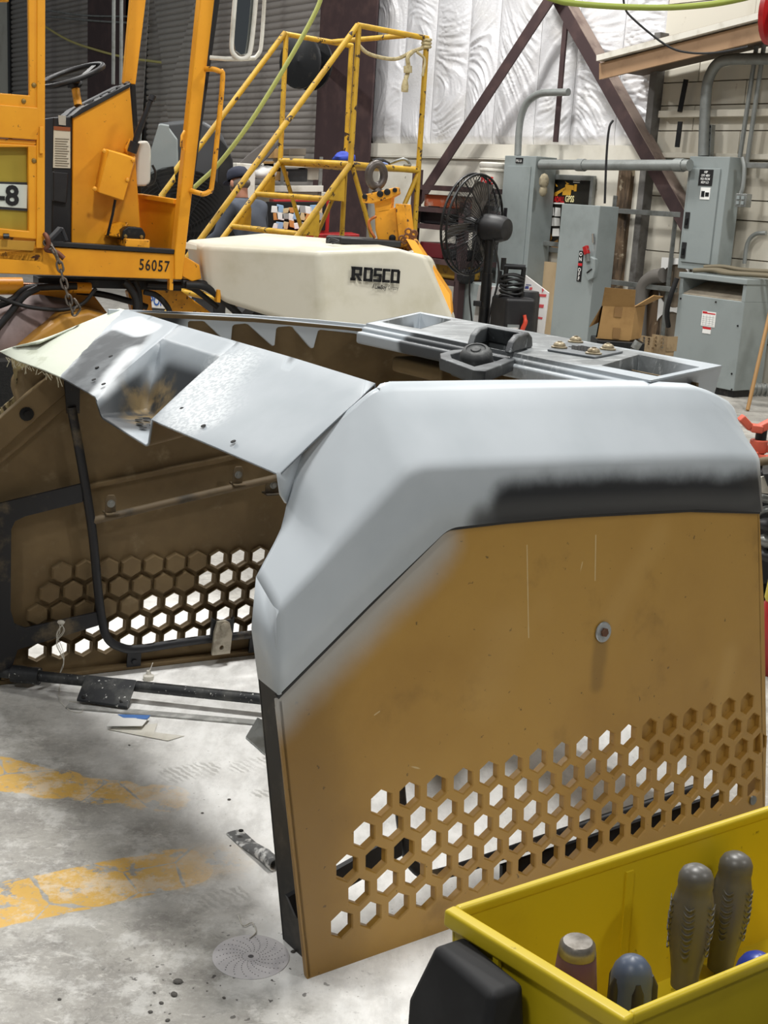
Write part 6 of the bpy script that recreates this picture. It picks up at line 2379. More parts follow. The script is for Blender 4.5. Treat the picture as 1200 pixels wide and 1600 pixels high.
build('reel_arm', mb, BLACK_M, hr, bevel=0.006)

# ================================================================ hoses and cables strung in the air
HOSE_G = mat('hose_yellow_green', '#a3a85c', 0.5)
for pts, r, m, nm, lab, cat in (
        (([(700, -60), (850, -6), (900, 6), (1000, 12), (1080, 10), (1160, -2), (1300, -40)], 8.0), 0.018, mat('hose_green', '#8d9a3e', 0.5), 'air_hose', 'yellow-green air hose drooping across the foil wall', 'hose'),
        (([(505, -20), (497, 10), (470, 62), (430, 130), (385, 200), (340, 258), (312, 285), (296, 300)], 9.3), 0.016, HOSE_G, 'air_hose', 'pale green air hose hanging beside the stair handrail', 'hose'),
        (([(60, 35), (105, 62), (150, 78), (197, 90), (240, 96)], 'W'), 0.020, mat('cord_yellow', '#b9b06a', 0.5), 'extension_cord', 'yellow cord seen through the cab door opening', 'cord'),
        (([(60, 14), (130, 24), (205, 26)], 'W'), 0.016, GALV, 'cable', 'upper grey cable seen through the cab door opening', 'cable'),
        (([(60, 24), (140, 32), (205, 36)], 'W'), 0.018, GALV, 'cable', 'lower grey cable seen through the cab door opening', 'cable'),
        (([(974, -20), (976, 10), (990, 30), (1040, 70), (1075, 82), (1120, 82), (1168, 73)], 9.9), 0.008, BLACK, 'cable', 'thin black cable sagging over the tan roof edge', 'cable'),
        (([(958, 188), (952, 200), (948, 240), (945, 318)], 10.9), 0.010, BLACK, 'cable', 'thin black cable dropping behind the middle grey switch box', 'cable')):
    mb = MB()
    mb.tube(smooth_path([S(PD - 0.165, *onP(x, y, PD - 0.165)) if pts[1] == 'W' else at(x, y, pts[1]) for x, y in pts[0]], 6), r, 7)
    tag(build(nm, mb, m, smooth=60), lab, cat)
for i, x in enumerate((178, 190)):
    mb = MB()
    mb.tube([at(x, -30, 13.5), at(x - 1, 132, 13.5)], 0.02, 6)
    o = build('conduit', mb, GALV, smooth=60)
    tag(o, ('left' if i == 0 else 'right') + ' one of two thin grey pipes on the column in the cab opening', 'pipe')

# ================================================================ electrical gear on the back wall
def wall_box(name, lab, cat, pf, x0, x1, yt, zb, depth, m=GREY_P, xw=None):
    """cabinet with its front at p = pf; x0, x1 are read at the height of the top edge"""
    q1, zt = onP(x0, yt, pf)
    q0, _ = onP(x1, yt, pf)
    o = thing(name, lab, cat, S(pf, (q0 + q1) / 2, zb), A36)
    mb = MB(SHOPM)
    mb.box((pf, q0, zb), (pf + depth, q1, zt))
    build('cabinet', mb, m, o, bevel=0.006)
    return o, q0, q1, zt


def door_on(o, pf, q0, q1, z0, z1, m=GREY_P, nm='door'):
    mb = MB(SHOPM)
    mb.box((pf - 0.012, q0, z0), (pf, q1, z1))
    return build(nm, mb, m, o, bevel=0.003)


def latch_on(parent, pf, q, z, h=0.14):
    mb = MB(SHOPM)
    mb.box((pf - 0.02, q - 0.025, z - h / 2), (pf - 0.011, q + 0.025, z + h / 2))
    l = build('latch', mb, BLACK, parent, bevel=0.003)
    mb = MB(SHOPM)
    mb.box((pf - 0.03, q - 0.012, z - h / 4), (pf - 0.02, q + 0.012, z + h / 8))
    build('latch_pull', mb, BLACK_M, l, bevel=0.002)


PF = 8.72
lp, q0, q1, zt = wall_box('breaker_panel', 'tall grey breaker panel at the left with a bent conduit on top', 'breaker panel', PF, 789, 838, 243, 0.02, 0.28)
w = q1 - q0
dr = door_on(lp, PF, q0 + 0.12 * w, q1 - 0.14 * w, 0.4, zt - 0.10)
latch_on(dr, PF, q1 - 0.2 * w, 1.35)
latch_on(dr, PF, q1 - 0.2 * w, 0.72)
mb = MB(SHOPM)
mb.box((PF - 0.008, q0 + 0.4 * w, zt - 0.07), (PF, q0 + 0.62 * w, zt - 0.02))
lb = build('name_plate', mb, LAB_B, lp)
text('plate_lettering', 'PNL-LA', LAB_W, S(PF - 0.0085, q0 + 0.6 * w, zt - 0.06), -V, Z3, 0.035, lb, sx=0.75)
CONDUIT = GALV_L


def conduit(pts, r, name, lab, p=8.8, m=None, k=6):
    mb = MB()
    q = [S(p, *onP(x, y, p)) for x, y in pts]
    mb.tube(smooth_path(q, k) if len(q) > 2 else q, r, 10)
    return tag(build(name, mb, m or CONDUIT, smooth=60), lab, 'conduit')


conduit([(809, 243), (811, 205), (815, 180), (824, 160), (838, 149), (852, 145), (888, 144)], 0.036, 'conduit', 'grey conduit bending from the left breaker panel to the foil')

rp, q0, q1, zt = wall_box('breaker_panel', 'tall grey breaker panel at the right with a black notice label', 'breaker panel', 8.86, 1078, 1141, 244, 1.0, 0.18)
w = q1 - q0
dr = door_on(rp, 8.86, q0 + 0.18 * w, q1 - 0.08 * w, 1.06, zt - 0.10)
latch_on(dr, 8.86, q1 - 0.14 * w, 1.42)
latch_on(dr, 8.86, q1 - 0.14 * w, 1.16)
mb = MB(SHOPM)
mb.box((8.844, q0 + 0.34 * w, zt - 0.245), (8.848, q0 + 0.68 * w, zt - 0.11))
lb = build('notice_label', mb, LAB_B, dr)
for i, s_ in enumerate(('HBP', 'OFF: 480V', 'FED FROM', 'MDP ILO')):
    text('label_lettering', s_, LAB_W, S(8.843, q0 + 0.51 * w, zt - 0.14 - 0.029 * i), -V, Z3, 0.028, lb, align='CENTER', sx=0.8, bold=0.01)
mb = MB(SHOPM)
mb.box((8.844, q0 + 0.36 * w, zt - 0.36), (8.848, q0 + 0.60 * w, zt - 0.26))
lb = build('service_sticker', mb, LAB_W, dr)
mb = MB(SHOPM)
mb.box((8.842, q0 + 0.49 * w, zt - 0.34), (8.844, q0 + 0.57 * w, zt - 0.29))
mb.box((8.842, q0 + 0.38 * w, zt - 0.335), (8.844, q0 + 0.47 * w, zt - 0.30))
build('sticker_print', mb, BLACK_M, lb)
conduit([(1099, 244), (1101, 190), (1104, 140), (1110, 116), (1122, 99), (1140, 93), (1170, 92), (1230, 92)], 0.048, 'conduit', 'thick grey conduit curving from the right breaker panel', 8.95)
for i, (a, b2) in enumerate((((1184, 60), (1156, 246)), ((1195, 62), (1167, 255)))):
    conduit([a, b2], 0.020, 'conduit', ('left' if i == 0 else 'right') + ' one of two thin slanting conduits above the right panel', 9.0, k=1)
conduit([(1160, 246), (1163, 262), (1161, 290), (1157, 305)], 0.018, 'conduit', 'short thin conduit down to the square outlet box', 8.9)
mb = MB(SHOPM)
q_, z_ = onP(1157, 313, 8.86)
mb.box((8.86, q_ - 0.06, z_ - 0.055), (8.93, q_ + 0.055, z_ + 0.055))
ob = build('outlet_box', mb, GALV, bevel=0.004)
tag(ob, 'small square metal outlet box on the right panel side', 'outlet box')
mb = MB(SHOPM)
for dq in (-0.025, 0.025):
    for dz in (-0.02, 0.022):
        mb.box((8.852, q_ + dq - 0.014, z_ + dz - 0.014), (8.86, q_ + dq + 0.014, z_ + dz + 0.014))
build('sockets', mb, GREY_PD, ob)
conduit([(1197, 364), (1180, 366), (1168, 380), (1163, 412)], 0.018, 'conduit', 'thin grey conduit bend low on the cream wall at right', 9.10)

# middle safety switch, standing nearer
PM = 8.35
ds, q0, q1, zt = wall_box('safety_switch', 'grey safety switch cabinet with ON and OFF lettering and a red handle tip', 'switch cabinet', PM, 878, 938, 318, 0.15, 0.24)
w = q1 - q0
mb = MB(SHOPM)
ql, zl = onP(909, 392, PM)
_, zl2 = onP(905, 440, PM)
mb.box((PM - 0.004, ql - 0.028, zl2), (PM, ql + 0.028, zl))
lb = build('switch_label', mb, LAB_B, ds, label='vertical black label lettered ON and OFF')
hgt = zl - zl2
for s_, zz_ in (('O', 0.84), ('N', 0.67), ('O', 0.33), ('F', 0.185), ('F', 0.04)):
    text('switch_lettering', s_, LAB_W, S(PM - 0.005, ql, zl2 + hgt * zz_), -V, Z3, 0.047, lb, align='CENTER', bold=0.02)
mb = MB(SHOPM)
mb.box((PM - 0.006, ql - 0.026, zl2 + hgt * 0.515), (PM - 0.003, ql + 0.026, zl2 + hgt * 0.60))
build('label_band', mb, LAB_R, lb)
qh, zh = onP(927, 420, PM)
mb = MB(SHOPM)
oc = [(qh - 0.07, zh), (qh - 0.05, zh + 0.09), (qh + 0.02, zh + 0.11), (qh + 0.07, zh + 0.05), (qh + 0.07, zh - 0.05), (qh + 0.01, zh - 0.11), (qh - 0.05, zh - 0.08)]
mb.prism([Vector((PM, a, z)) for a, z in oc], Vector((-0.045, 0, 0)))
hb = build('handle_base', mb, GREY_PD, ds, bevel=0.006)
mb = MB(SHOPM)
mb.bar(Vector((PM - 0.055, qh + 0.02, zh + 0.06)), Vector((PM - 0.06, qh + 0.05, zh + 0.17)), 0.045, 0.03, up=(1, 0, 0))
build('lever', mb, GALV, hb, bevel=0.004)
mb = MB(SHOPM)
mb.bar(Vector((PM - 0.06, qh + 0.035, zh + 0.125)), Vector((PM - 0.062, qh + 0.065, zh + 0.195)), 0.05, 0.036, up=(1, 0, 0))
build('lever_tip', mb, RED, hb, bevel=0.005)
mb = MB(SHOPM)
mb.bar(Vector((PM - 0.047, qh - 0.03, zh - 0.0)), Vector((PM - 0.047, qh + 0.03, zh - 0.04)), 0.012, 0.006, up=(1, 0, 0))
build('keyhole', mb, DARKGAP, hb)
mb = MB(SHOPM)
mb.tube([Vector((PM - 0.01, qh + 0.02, zh + 0.23)), Vector((PM - 0.02, qh + 0.025, zh + 0.31))], 0.012, 8)
build('hasp', mb, CHROME, ds)
# framework carrying the cabinets
struts = []


def strut(lab, p0, p1, w, h):
    mb = MB()
    mb.bar(p0, p1, w, h)
    o = build('strut_rail', mb, GALV, bevel=0.003)
    return tag(o, lab, 'rail', 'strut rails on the back wall')


for (x0, y0, x1, lab) in ((960, 329, 1066, 'horizontal strut rail at mid height right of the safety switch'), (952, 440, 1058, 'horizontal strut rail low behind the cardboard box'),
                          (850, 380, 880, 'short strut rail end below the poster board'), (1165, 258, 1230, 'strut rail right of the right breaker panel')):
    qa, za = onP(x0, y0, 8.93)
    qb, zb_ = onP(x1, y0, 8.93)
    strut(lab, S(8.93, qa, za), S(8.93, qb, za), 0.04, 0.045)
for x, lab in ((962, 'upright strut post just right of the safety switch'), (1060, 'upright strut post left of the transformer')):
    qa, za = onP(x, 300, 8.98)
    strut(lab, S(8.98, qa, 0.0), S(8.98, qa, 1.6), 0.035, 0.035)
qa, za = onP(1111, 225, 9.0)
so = strut('short slotted strut standing on the right breaker panel', S(9.0, qa, 1.96), S(9.0, qa + 0.02, za + 0.16), 0.05, 0.05)
mb = MB()
for i in range(5):
    mb.lathe(S(8.973, qa + 0.003 * i, 2.0 + 0.055 * i), -U, [(0.012, 0), (0.012, 0.003), (0, 0.0031)], 8)
build('strut_slots', mb, DARKGAP, so)
conduit([(846, 257), (900, 257.5), (960, 258), (1078, 258)], 0.05, 'conduit', 'thick horizontal grey conduit between the two breaker panels', 8.78, k=2)
for x in (908, 1062):
    mb = MB()
    q_, z_ = onP(x, 258, 8.78)
    mb.tube([S(8.78, q_ - 0.05, z_), S(8.78, q_ + 0.05, z_)], 0.058, 12)
    o = build('conduit_coupling', mb, CONDUIT, smooth=60)
    tag(o, ('left' if x == 908 else 'right') + ' coupling collar on the horizontal grey conduit', 'coupling')

# framed poster board behind
PP = 9.02
po = thing('poster_board', 'framed black poster of yellow machines behind the switch cabinet', 'poster', S(PP, onP(875, 340, PP)[0], 0.9), A36)
qa, za = onP(853, 272, PP)
qb, zb_ = onP(918, 400, PP)
mb = MB(SHOPM)
plate(mb, [(qb, zb_), (qa, zb_), (qa, za), (qb, za)], [[(qb + 0.04, zb_ + 0.05), (qa - 0.05, zb_ + 0.05), (qa - 0.05, za - 0.05), (qb + 0.04, za - 0.05)]], lambda x, y, d: Vector((PP + d, x, y)), -0.02, 0.02)
build('poster_frame', mb, GALV, po, bevel=0.004)
mb = MB(SHOPM)
mb.box((PP, qb + 0.03, zb_ + 0.04), (PP + 0.01, qa - 0.04, za - 0.04))
sh = build('poster_sheet', mb, mat('poster_black', '#15140f', 0.4, col2='#2a2417', scale=9), po)
PYEL = mat('poster_yellow', '#c9962e', 0.5)


def pq(x, y):
    return S(PP - 0.002, *onP(x, y, PP))


def pflat(name, polys, m):
    for pts in polys:
        mb = MB()
        mb.prism([pq(x, y) for x, y in pts], -U * 0.002)
        build(name, mb, m, sh)


pflat('printed_machine', [[(864, 303), (884, 292), (885, 296), (866, 307)], [(868, 300), (873, 300), (871, 306), (866, 306)], [(880, 296), (893, 296), (892, 305), (879, 305)], [(884, 288), (897, 290), (897, 297), (883, 296)], [(898, 288), (902, 288), (901, 299), (897, 299)], [(866, 284), (872, 291), (870, 292)], [(883, 283), (890, 287), (886, 288)]], PYEL)
pflat('printed_machine', [[(856, 365), (860, 362), (863, 372), (859, 380), (855, 376)], [(862, 380), (872, 374), (873, 388), (861, 390)], [(852, 384), (858, 382), (857, 392), (851, 392)]], mat('poster_brown', '#7d5a2a', 0.5))
pflat('printed_card', [[(857, 324), (866, 324), (866, 337), (856, 337)], [(868, 324), (876, 325), (876, 338), (867, 338)], [(855, 340), (865, 340), (865, 353), (854, 353)], [(866, 340), (875, 341), (875, 353), (866, 353)], [(864, 357), (874, 357), (874, 369), (863, 369)], [(861, 316.5), (882, 317), (882, 319), (861, 318.5)], [(897, 281), (907, 281.5), (907, 283), (896, 282.5)], [(896, 284), (906, 284.5), (906, 286), (896, 285.5)]], LAB_W)
text('poster_lettering', 'GRADALL', LAB_R, pq(859, 315), -V, Z3, 0.078, sh, bold=0.03, sx=0.62)
text('poster_lettering', 'GPSS', mat('poster_cream', '#d9cf9a', 0.5), pq(883, 315), -V, Z3, 0.085, sh, bold=0.03, sx=0.7)
mb = MB()
gx = S(8.68, *onP(850, 283, 8.68))
mb.ball(gx, 0.05, 0.04, 0.075, 10)
mb.ball(gx - Z3 * 0.09, 0.04, 0.03, 0.06, 10)
o = build('work_glove', mb, mat('glove_tan', '#9a9078', 0.85, col2='#5d5646', scale=20), smooth=70)
tag(o, 'worn tan work glove hanging on the left breaker panel side', 'glove')
mb = MB(SHOPM)
qa, za = onP(846, 408, 8.95)
mb.box((8.95, qa - 0.35, 0.02), (8.99, qa, za))
o = build('plywood_sheet', mb, mat('plywood', '#b39d7d', 0.7, col2='#a58d6b', scale=3))
tag(o, 'tan plywood sheet leaning on the wall below the poster', 'board')

# transformer with hoses on top
PT = 8.60
qT0, qT1 = 6.97, 7.69
tr = thing('transformer', 'grey floor transformer with white and red stickers', 'transformer', S(PT, (qT0 + qT1) / 2, 0), A36)
mb = MB(SHOPM)
mb.box((PT + 0.03, qT0 + 0.02, 0), (PT + 0.34, qT1 - 0.02, 0.10))
build('plinth', mb, BLACK_M, tr)
mb = MB(SHOPM)
mb.box((PT, qT0, 0.06), (PT + 0.36, qT1, 0.80))
body = build('cabinet', mb, GREY_P, tr, bevel=0.006)
mb = MB(SHOPM)
mb.box((PT, qT0, 0.80), (PT + 0.36, qT0 + 0.035, 0.95))
mb.box((PT, qT1 - 0.035, 0.80), (PT + 0.36, qT1, 0.95))
mb.box((PT + 0.32, qT0, 0.80), (PT + 0.36, qT1, 0.95))
build('vent_posts', mb, GREY_P, tr)
mb = MB(SHOPM)
mb.prism([Vector((PT + 0.02, qT0 + 0.03, 0.80)), Vector((PT + 0.02, qT1 - 0.03, 0.80)), Vector((PT + 0.30, qT1 - 0.03, 0.90)), Vector((PT + 0.30, qT0 + 0.03, 0.90))], Vector((0, 0, 0.01)))
build('sloped_deck', mb, mat('dusty_deck', '#a59b8b', 0.7, col2='#8d8373', scale=6), tr)
mb = MB(SHOPM)
mb.box((PT - 0.015, qT0 - 0.01, 0.94), (PT + 0.37, qT1 + 0.01, 0.985))
build('lid', mb, GREY_P, tr, bevel=0.006)
qs, zs = onP(1107, 500, PT)
mb = MB(SHOPM)
mb.box((PT - 0.003, qs - 0.075, zs - 0.055), (PT, qs + 0.075, zs + 0.07))
stk = build('data_sticker', mb, LAB_W, tr, label='white data sticker')
mb = MB(SHOPM)
mb.box((PT - 0.004, qs - 0.07, zs + 0.05), (PT - 0.003, qs + 0.07, zs + 0.06))
mb.box((PT - 0.004, qs + 0.02, zs + 0.058), (PT - 0.003, qs + 0.07, zs + 0.068))
build('sticker_red', mb, LAB_R, stk)
mb = MB(SHOPM)
for i in range(5):
    mb.box((PT - 0.004, qs - 0.065, zs - 0.045 + 0.017 * i), (PT - 0.003, qs + 0.065, zs - 0.0435 + 0.017 * i))
for i in range(4):
    mb.box((PT - 0.004, qs - 0.05 + 0.035 * i, zs - 0.045), (PT - 0.003, qs - 0.0485 + 0.035 * i, zs + 0.04))
build('sticker_print', mb, GREY_PD, stk)
mb = MB(SHOPM)
mb.box((PT - 0.003, qs - 0.04, zs - 0.115), (PT, qs + 0.05, zs - 0.06))
wst = build('warning_sticker', mb, LAB_W, tr, label='red and white warning sticker')
mb = MB(SHOPM)
mb.box((PT - 0.004, qs - 0.04, zs - 0.078), (PT - 0.003, qs + 0.05, zs - 0.060))
build('sticker_red', mb, LAB_R, wst)
for q_, z_ in ((qT0 + 0.04, 0.6), (qT0 + 0.04, 0.2), (qT1 - 0.03, 0.76), (qT1 - 0.03, 0.35), (qT0 + 0.3, 0.77), (qT0 + 0.02, 0.07)):
    mb = MB(SHOPM)
    mb.lathe((PT, q_, z_), (-1, 0, 0), [(0.009, 0), (0.008, 0.005), (0, 0.006)], 8)
    build('screw', mb, BLACK_M, body)
mb = MB()
for k, (dx, dz) in enumerate(((0.0, 0.02), (0.07, 0.022), (0.13, 0.05))):
    pts = [S(PT + 0.06 + dx, qT1 - 0.08, 0.985 + dz), S(PT + 0.14 + dx, qT1 - 0.22, 1.0 + dz), S(PT + 0.10 + dx * 1.5, qT1 - 0.42, 0.99 + dz), S(PT + 0.16 + dx, qT0 - 0.05, 1.0 + dz), S(PT + 0.2 + dx, qT0 - 0.25, 0.985 + dz)]
    mb.tube(smooth_path(pts, 6), 0.02, 7)
o = build('coiled_hose', mb, mat('hose_tan', '#6d6450', 0.65), smooth=60)
tag(o, 'drab hose laid in loops on the transformer lid', 'hose')
mb = MB()
mb.tube(smooth_path([S(PT - 0.02, qT1 + 0.02, 0.93), S(PT - 0.05, qT1 + 0.05, 0.75), S(PT - 0.02, qT1 + 0.09, 0.62), S(PT + 0.05, qT1 + 0.12, 0.5)], 6), 0.022, 8)
tag(build('black_cable', mb, RUBBER, smooth=60), 'black cable curving down the transformer left edge', 'cable')

# ================================================================ pedestal fan
fc = at(738, 351, 10.0)
fan = thing('pedestal_fan', 'large black pedestal fan with a wire cage', 'fan', Vector((at(742, 500, 10).x + 0.0, at(742, 500, 10.0).y, 0)))
fa = Vector((-0.80, 0.60, 0.06)).normalized()
fs1 = Z3.cross(fa).normalized()
fs2 = fa.cross(fs1)
RF = 0.375


def fr_(r, w, h):
    return fc + fs1 * (r * math.cos(w)) + fs2 * (r * math.sin(w)) + fa * h


mb = MB()
for h in (-0.08, 0.08):
    mb.tube([fr_(RF, 2 * math.pi * i / 40, h * 0.3) for i in range(40)], 0.010, 6, closed=True)
build('cage_ring', mb, BLACK_M, fan, smooth=60)
mb = MB()
for h in (-1, 1):
    for k in range(64):
        w = 2 * math.pi * k / 64
        pts = [fr_(r, w + (RF - r) * 0.5 * h, h * 0.10 * (1 - (r / RF) ** 2.2) + h * 0.02) for r in (0.07, 0.17, 0.27, RF)]
        mb.tube(pts, 0.0017, 3, caps=False)
        pts = [fr_(r, w - (RF - r) * 0.5 * h, h * 0.10 * (1 - (r / RF) ** 2.2) + h * 0.02) for r in (0.07, 0.17, 0.27, RF)]
        mb.tube(pts, 0.0017, 3, caps=False)
build('cage_mesh', mb, BLACK_M, fan, kind='stuff')
mb = MB()
for h in (-1, 1):
    for k in range(8):
        w = 2 * math.pi * k / 8 + 0.2
        mb.tube([fr_(r, w, h * 0.10 * (1 - (r / RF) ** 2.2) + h * 0.024) for r in (0.05, 0.17, 0.27, RF)], 0.005, 5)
build('cage_ribs', mb, BLACK_M, fan)
for k in range(3):
    mb = MB()
    w = R(110 + 120 * k)
    vs = []
    for r, dw, h in ((0.05, -0.45, 0.02), (0.33, -0.26, 0.05), (0.345, 0.16, -0.04), (0.05, 0.5, -0.02)):
        vs.append(fr_(r, w + dw, h))
    mb.add(vs, [(0, 1, 2, 3)])
    build('blade', mb, mat('blade_brown', '#57514a', 0.5) if k == 0 else bpy.data.materials['blade_brown'], fan, solid=0.004)
mb = MB()
mb.lathe(fc, fa, [(0.05, -0.05), (0.06, 0.0), (0.05, 0.05), (0, 0.052)], 16)
build('hub', mb, BLACK, fan, smooth=40)
mb = MB()
mb.lathe(fc - fa * 0.10, -fa, [(0.06, -0.02), (0.095, 0.0), (0.10, 0.05), (0.098, 0.17), (0.08, 0.215), (0.04, 0.235), (0, 0.24)], 20)
build('motor', mb, BLACK, fan, smooth=40)
mb = MB()
mt = fc - fa * 0.17
ft = Vector((mt.x, mt.y, 0))
mb.tube([mt - Z3 * 0.05, Vector((ft.x - 0.0, ft.y, 0.9))], 0.034, 10)
mb.tube([Vector((ft.x, ft.y, 0.95)), Vector((ft.x, ft.y, 0.02))], 0.042, 10)
build('pole', mb, BLACK_M, fan, smooth=60)
mb = MB()
mb.lathe(ft, Z3, [(0.20, 0), (0.20, 0.02), (0.17, 0.035), (0.05, 0.05), (0, 0.051)], 28)
build('base', mb, BLACK_M, fan, smooth=40)
mb = MB()
mb.tube(smooth_path([mt - Z3 * 0.08 - Vector((-0.02, 0.09, 0)), mt + Vector((0.08, -0.1, -0.35)), mt + Vector((0.03, -0.1, -0.7)), mt + Vector((0.06, -0.1, -1.1))], 6), 0.008, 6)
mb.tube(smooth_path([mt + Vector((-0.11, -0.04, -0.1)), mt + Vector((-0.13, -0.04, -0.45)), mt + Vector((-0.09, -0.04, -0.72))], 6), 0.007, 6)
build('power_cord', mb, BLACK, fan, smooth=60)
mb = MB()
mb.obox(Vector((ft.x - 0.06, ft.y - 0.02, 0.72)), Vector((0.03, 0, 0)), Vector((0, 0.02, 0)), Z3 * 0.02)
build('clamp_knob', mb, BLACK, fan, bevel=0.005)

# ================================================================ shelving behind the fan
sh2 = thing('steel_rack', 'dark steel rack holding parts behind the pedestal fan', 'rack', S(8.3, 10.75, 0))
rq = lambda x, y, p=8.2: onP(x, y, p)
qa, _ = rq(645, 320)
qb, _ = rq(722, 320)
for q_ in (qa, qb):
    mb = MB(SHOPM)
    mb.box((8.2, q_ - 0.04, 0), (8.28, q_ + 0.04, 1.75 if q_ == qa else 1.45))
    build('post', mb, STEEL_D, sh2)
SZ = []
for y in (290, 325, 352, 406, 437):
    _, z_ = rq(690, y)
    SZ.append(z_ + 0.002)
    mb = MB(SHOPM)
    mb.box((8.2, qb + 0.02, z_ - 0.05), (8.75, qa, z_))
    build('shelf', mb, STEEL_D, sh2)


def rack_item(name, lab, cat, x0, y0, x1, y1, m, dep=0.3, p=8.22, bevel=0.01, shelf=None):
    q1_, zt_ = onP(x0, y0, p)
    q0_, zb2 = onP(x1, y1, p)
    if shelf is not None:
        zb2 = SZ[shelf]
    mb = MB(SHOPM)
    mb.box((p, q0_, zb2), (p + dep, q1_, zt_))
    return tag(build(name, mb, m, bevel=bevel), lab, cat)


rack_item('orange_case', 'rusty orange metal case on the top shelf behind the fan', 'case', 663, 303, 712, 324, mat('rust_orange', '#b5562c', 0.6, col2='#c9c2b4', scale=5), 0.3, 8.3, shelf=1)
bcs = rack_item('black_case', 'black plastic case with a handle behind the fan', 'case', 657, 328, 703, 350, BLACK, 0.35, 8.3, shelf=2)
mb = MB()
q_, z_ = onP(678, 328, 8.3)
mb.tube([S(8.32, q_ + 0.1, z_ - 0.0), S(8.3, q_ + 0.09, z_ + 0.03), S(8.3, q_ - 0.09, z_ + 0.03), S(8.32, q_ - 0.1, z_)], 0.009, 6)
build('case_handle', mb, BLACK_M, bcs)
rack_item('red_toolbox', 'small red toolbox on the shelf left of the fan pole', 'toolbox', 656, 377, 690, 404, mat('dark_red', '#6d2228', 0.5), 0.3, 8.3, shelf=3)
rack_item('metal_part', 'greasy black metal part beside the small red toolbox', 'part', 691, 388, 712, 410, BLACK_M, 0.25, 8.3, bevel=0.03, shelf=3)
yb = rack_item('yellow_casting', 'worn yellow steel casting on the lower shelf behind the fan', 'casting', 668, 408, 716, 434, mat('worn_yellow', '#a8842e', 0.6, col2='#5a452a', scale=9, lo=0.5, hi=0.65), 0.3, 8.3, 0.03, shelf=4)
mb = MB()
q_, z_ = onP(717, 432, 8.15)
mb.lathe(S(8.2, q_, z_), -U, [(0.07, -0.1), (0.075, 0.0), (0.05, 0.04), (0, 0.045)], 14)
build('casting_boss', mb, BLACK_M, yb, smooth=40)
gb1 = rack_item('grey_cabinet', 'low grey steel cabinet behind the fan pole', 'cabinet', 724, 440, 772, 530, GREY_P, 0.3, 8.3)
gb2_ = rack_item('grey_cabinet', 'grey steel cabinet side seen just behind the fan cage', 'cabinet', 742, 308, 783, 500, GREY_PD, 0.15, 8.86)
# bucket with red letters
bkc = S(8.85, onP(770, 290, 8.85)[0], 0)
bk = thing('plastic_bucket', 'white plastic bucket with red letters on the shelf by the left panel', 'bucket', bkc + Z3 * onP(770, 320, 8.85)[1])
mb = MB()
zb2 = onP(770, 322, 8.85)[1]
zt2 = onP(770, 254, 8.85)[1]
hh = zt2 - zb2
mb.lathe(bkc + Z3 * zb2, Z3, [(0.12, 0), (0.145, hh * 0.8), (0.155, hh * 0.8), (0.155, hh * 0.84), (0.147, hh * 0.86), (0.158, hh * 0.9), (0.158, hh * 0.97), (0.14, hh), (0, hh)], 24)
build('bucket_body', mb, WHITE_D, bk, smooth=35)
nv = (CAM - bkc)
nv.z = 0
nv.normalize()
text('bucket_lettering', 'NE', LAB_R, bkc + nv * 0.148 + Z3 * (zb2 + hh * 0.5) - Z3.cross(nv) * 0.13, Z3.cross(nv), Z3, 0.1, bk, bold=0.04)

# ================================================================ pressure washer
pwc = at(800, 500, 9.7)
pwb = Vector((pwc.x, pwc.y, 0))
pwt = thing('pressure_washer', 'black pressure washer with a folding handle and a red trigger gun', 'pressure washer', pwb)
zc = at(800, 480, 9.7).z
mb = MB()
zt_ = at(800, 463, 9.7).z
mb.obox(pwb + Z3 * (zt_ * 0.5 + 0.03), Vector((0.115, 0.035, 0)), Vector((-0.05, 0.14, 0)), Z3 * (zt_ * 0.5 - 0.03))
build('housing', mb, BLACK, pwt, bevel=0.03, seg=3)
mb = MB()
zt2 = at(820, 453, 9.8).z
mb.lathe(pwb + Vector((0.10, 0.14, 0.0)), Z3, [(0.10, 0), (0.11, 0.05), (0.11, zt2 - 0.05), (0.10, zt2 - 0.01), (0, zt2 - 0.005)], 18)
build('tank', mb, mat('washer_black', '#26272a', 0.4), pwt, smooth=40)
mb = MB()
zh = at(795, 416, 9.7).z
for dx in (-0.085, 0.045):
    mb.tube([pwb + Vector((dx, -0.02, zt_ - 0.1)), pwb + Vector((dx + 0.01, -0.02, zh))], 0.018, 8)
mb.tube([pwb + Vector((-0.10, -0.02, zh)), pwb + Vector((0.065, -0.02, zh))], 0.02, 8)
mb.tube([pwb + Vector((-0.10, -0.02, zh - 0.03)), pwb + Vector((-0.10, -0.02, zh + 0.06))], 0.02, 8)
build('handle', mb, BLACK_M, pwt, smooth=60)
mb = MB()
for k in range(6):
    z_ = zt_ + 0.0 + 0.03 * k
    mb.tube([pwb + Vector((-0.025 + 0.085 * math.cos(t), -0.02 + 0.05 * math.sin(t), z_ + 0.012 * math.sin(t * 2 + k))) for t in [2 * math.pi * i / 20 for i in range(20)]], 0.010, 6, closed=True)
build('wound_cord', mb, RUBBER, pwt, smooth=60)
mb = MB()
mb.tube(smooth_path([pwb + Vector((0.075, -0.155, zt_ - 0.12)), pwb + Vector((0.085, -0.165, zt_ - 0.17)), pwb + Vector((0.07, -0.165, zt_ - 0.22)), pwb + Vector((0.05, -0.165, zt_ - 0.30))], 5), [0.013] * 4 + [0.017] * 12, 8)
build('trigger_gun', mb, mat('trigger_red', '#c9442e', 0.45), pwt, smooth=60, label='red trigger gun')
mb = MB()
mb.obox(pwb + Vector((0.0, -0.155, zt_ - 0.27)), Vector((0.045, 0.014, 0)), Vector((0, 0.004, 0)), Z3 * 0.075)
lbl = build('spec_label', mb, GREY_PD, pwt)
mb = MB()
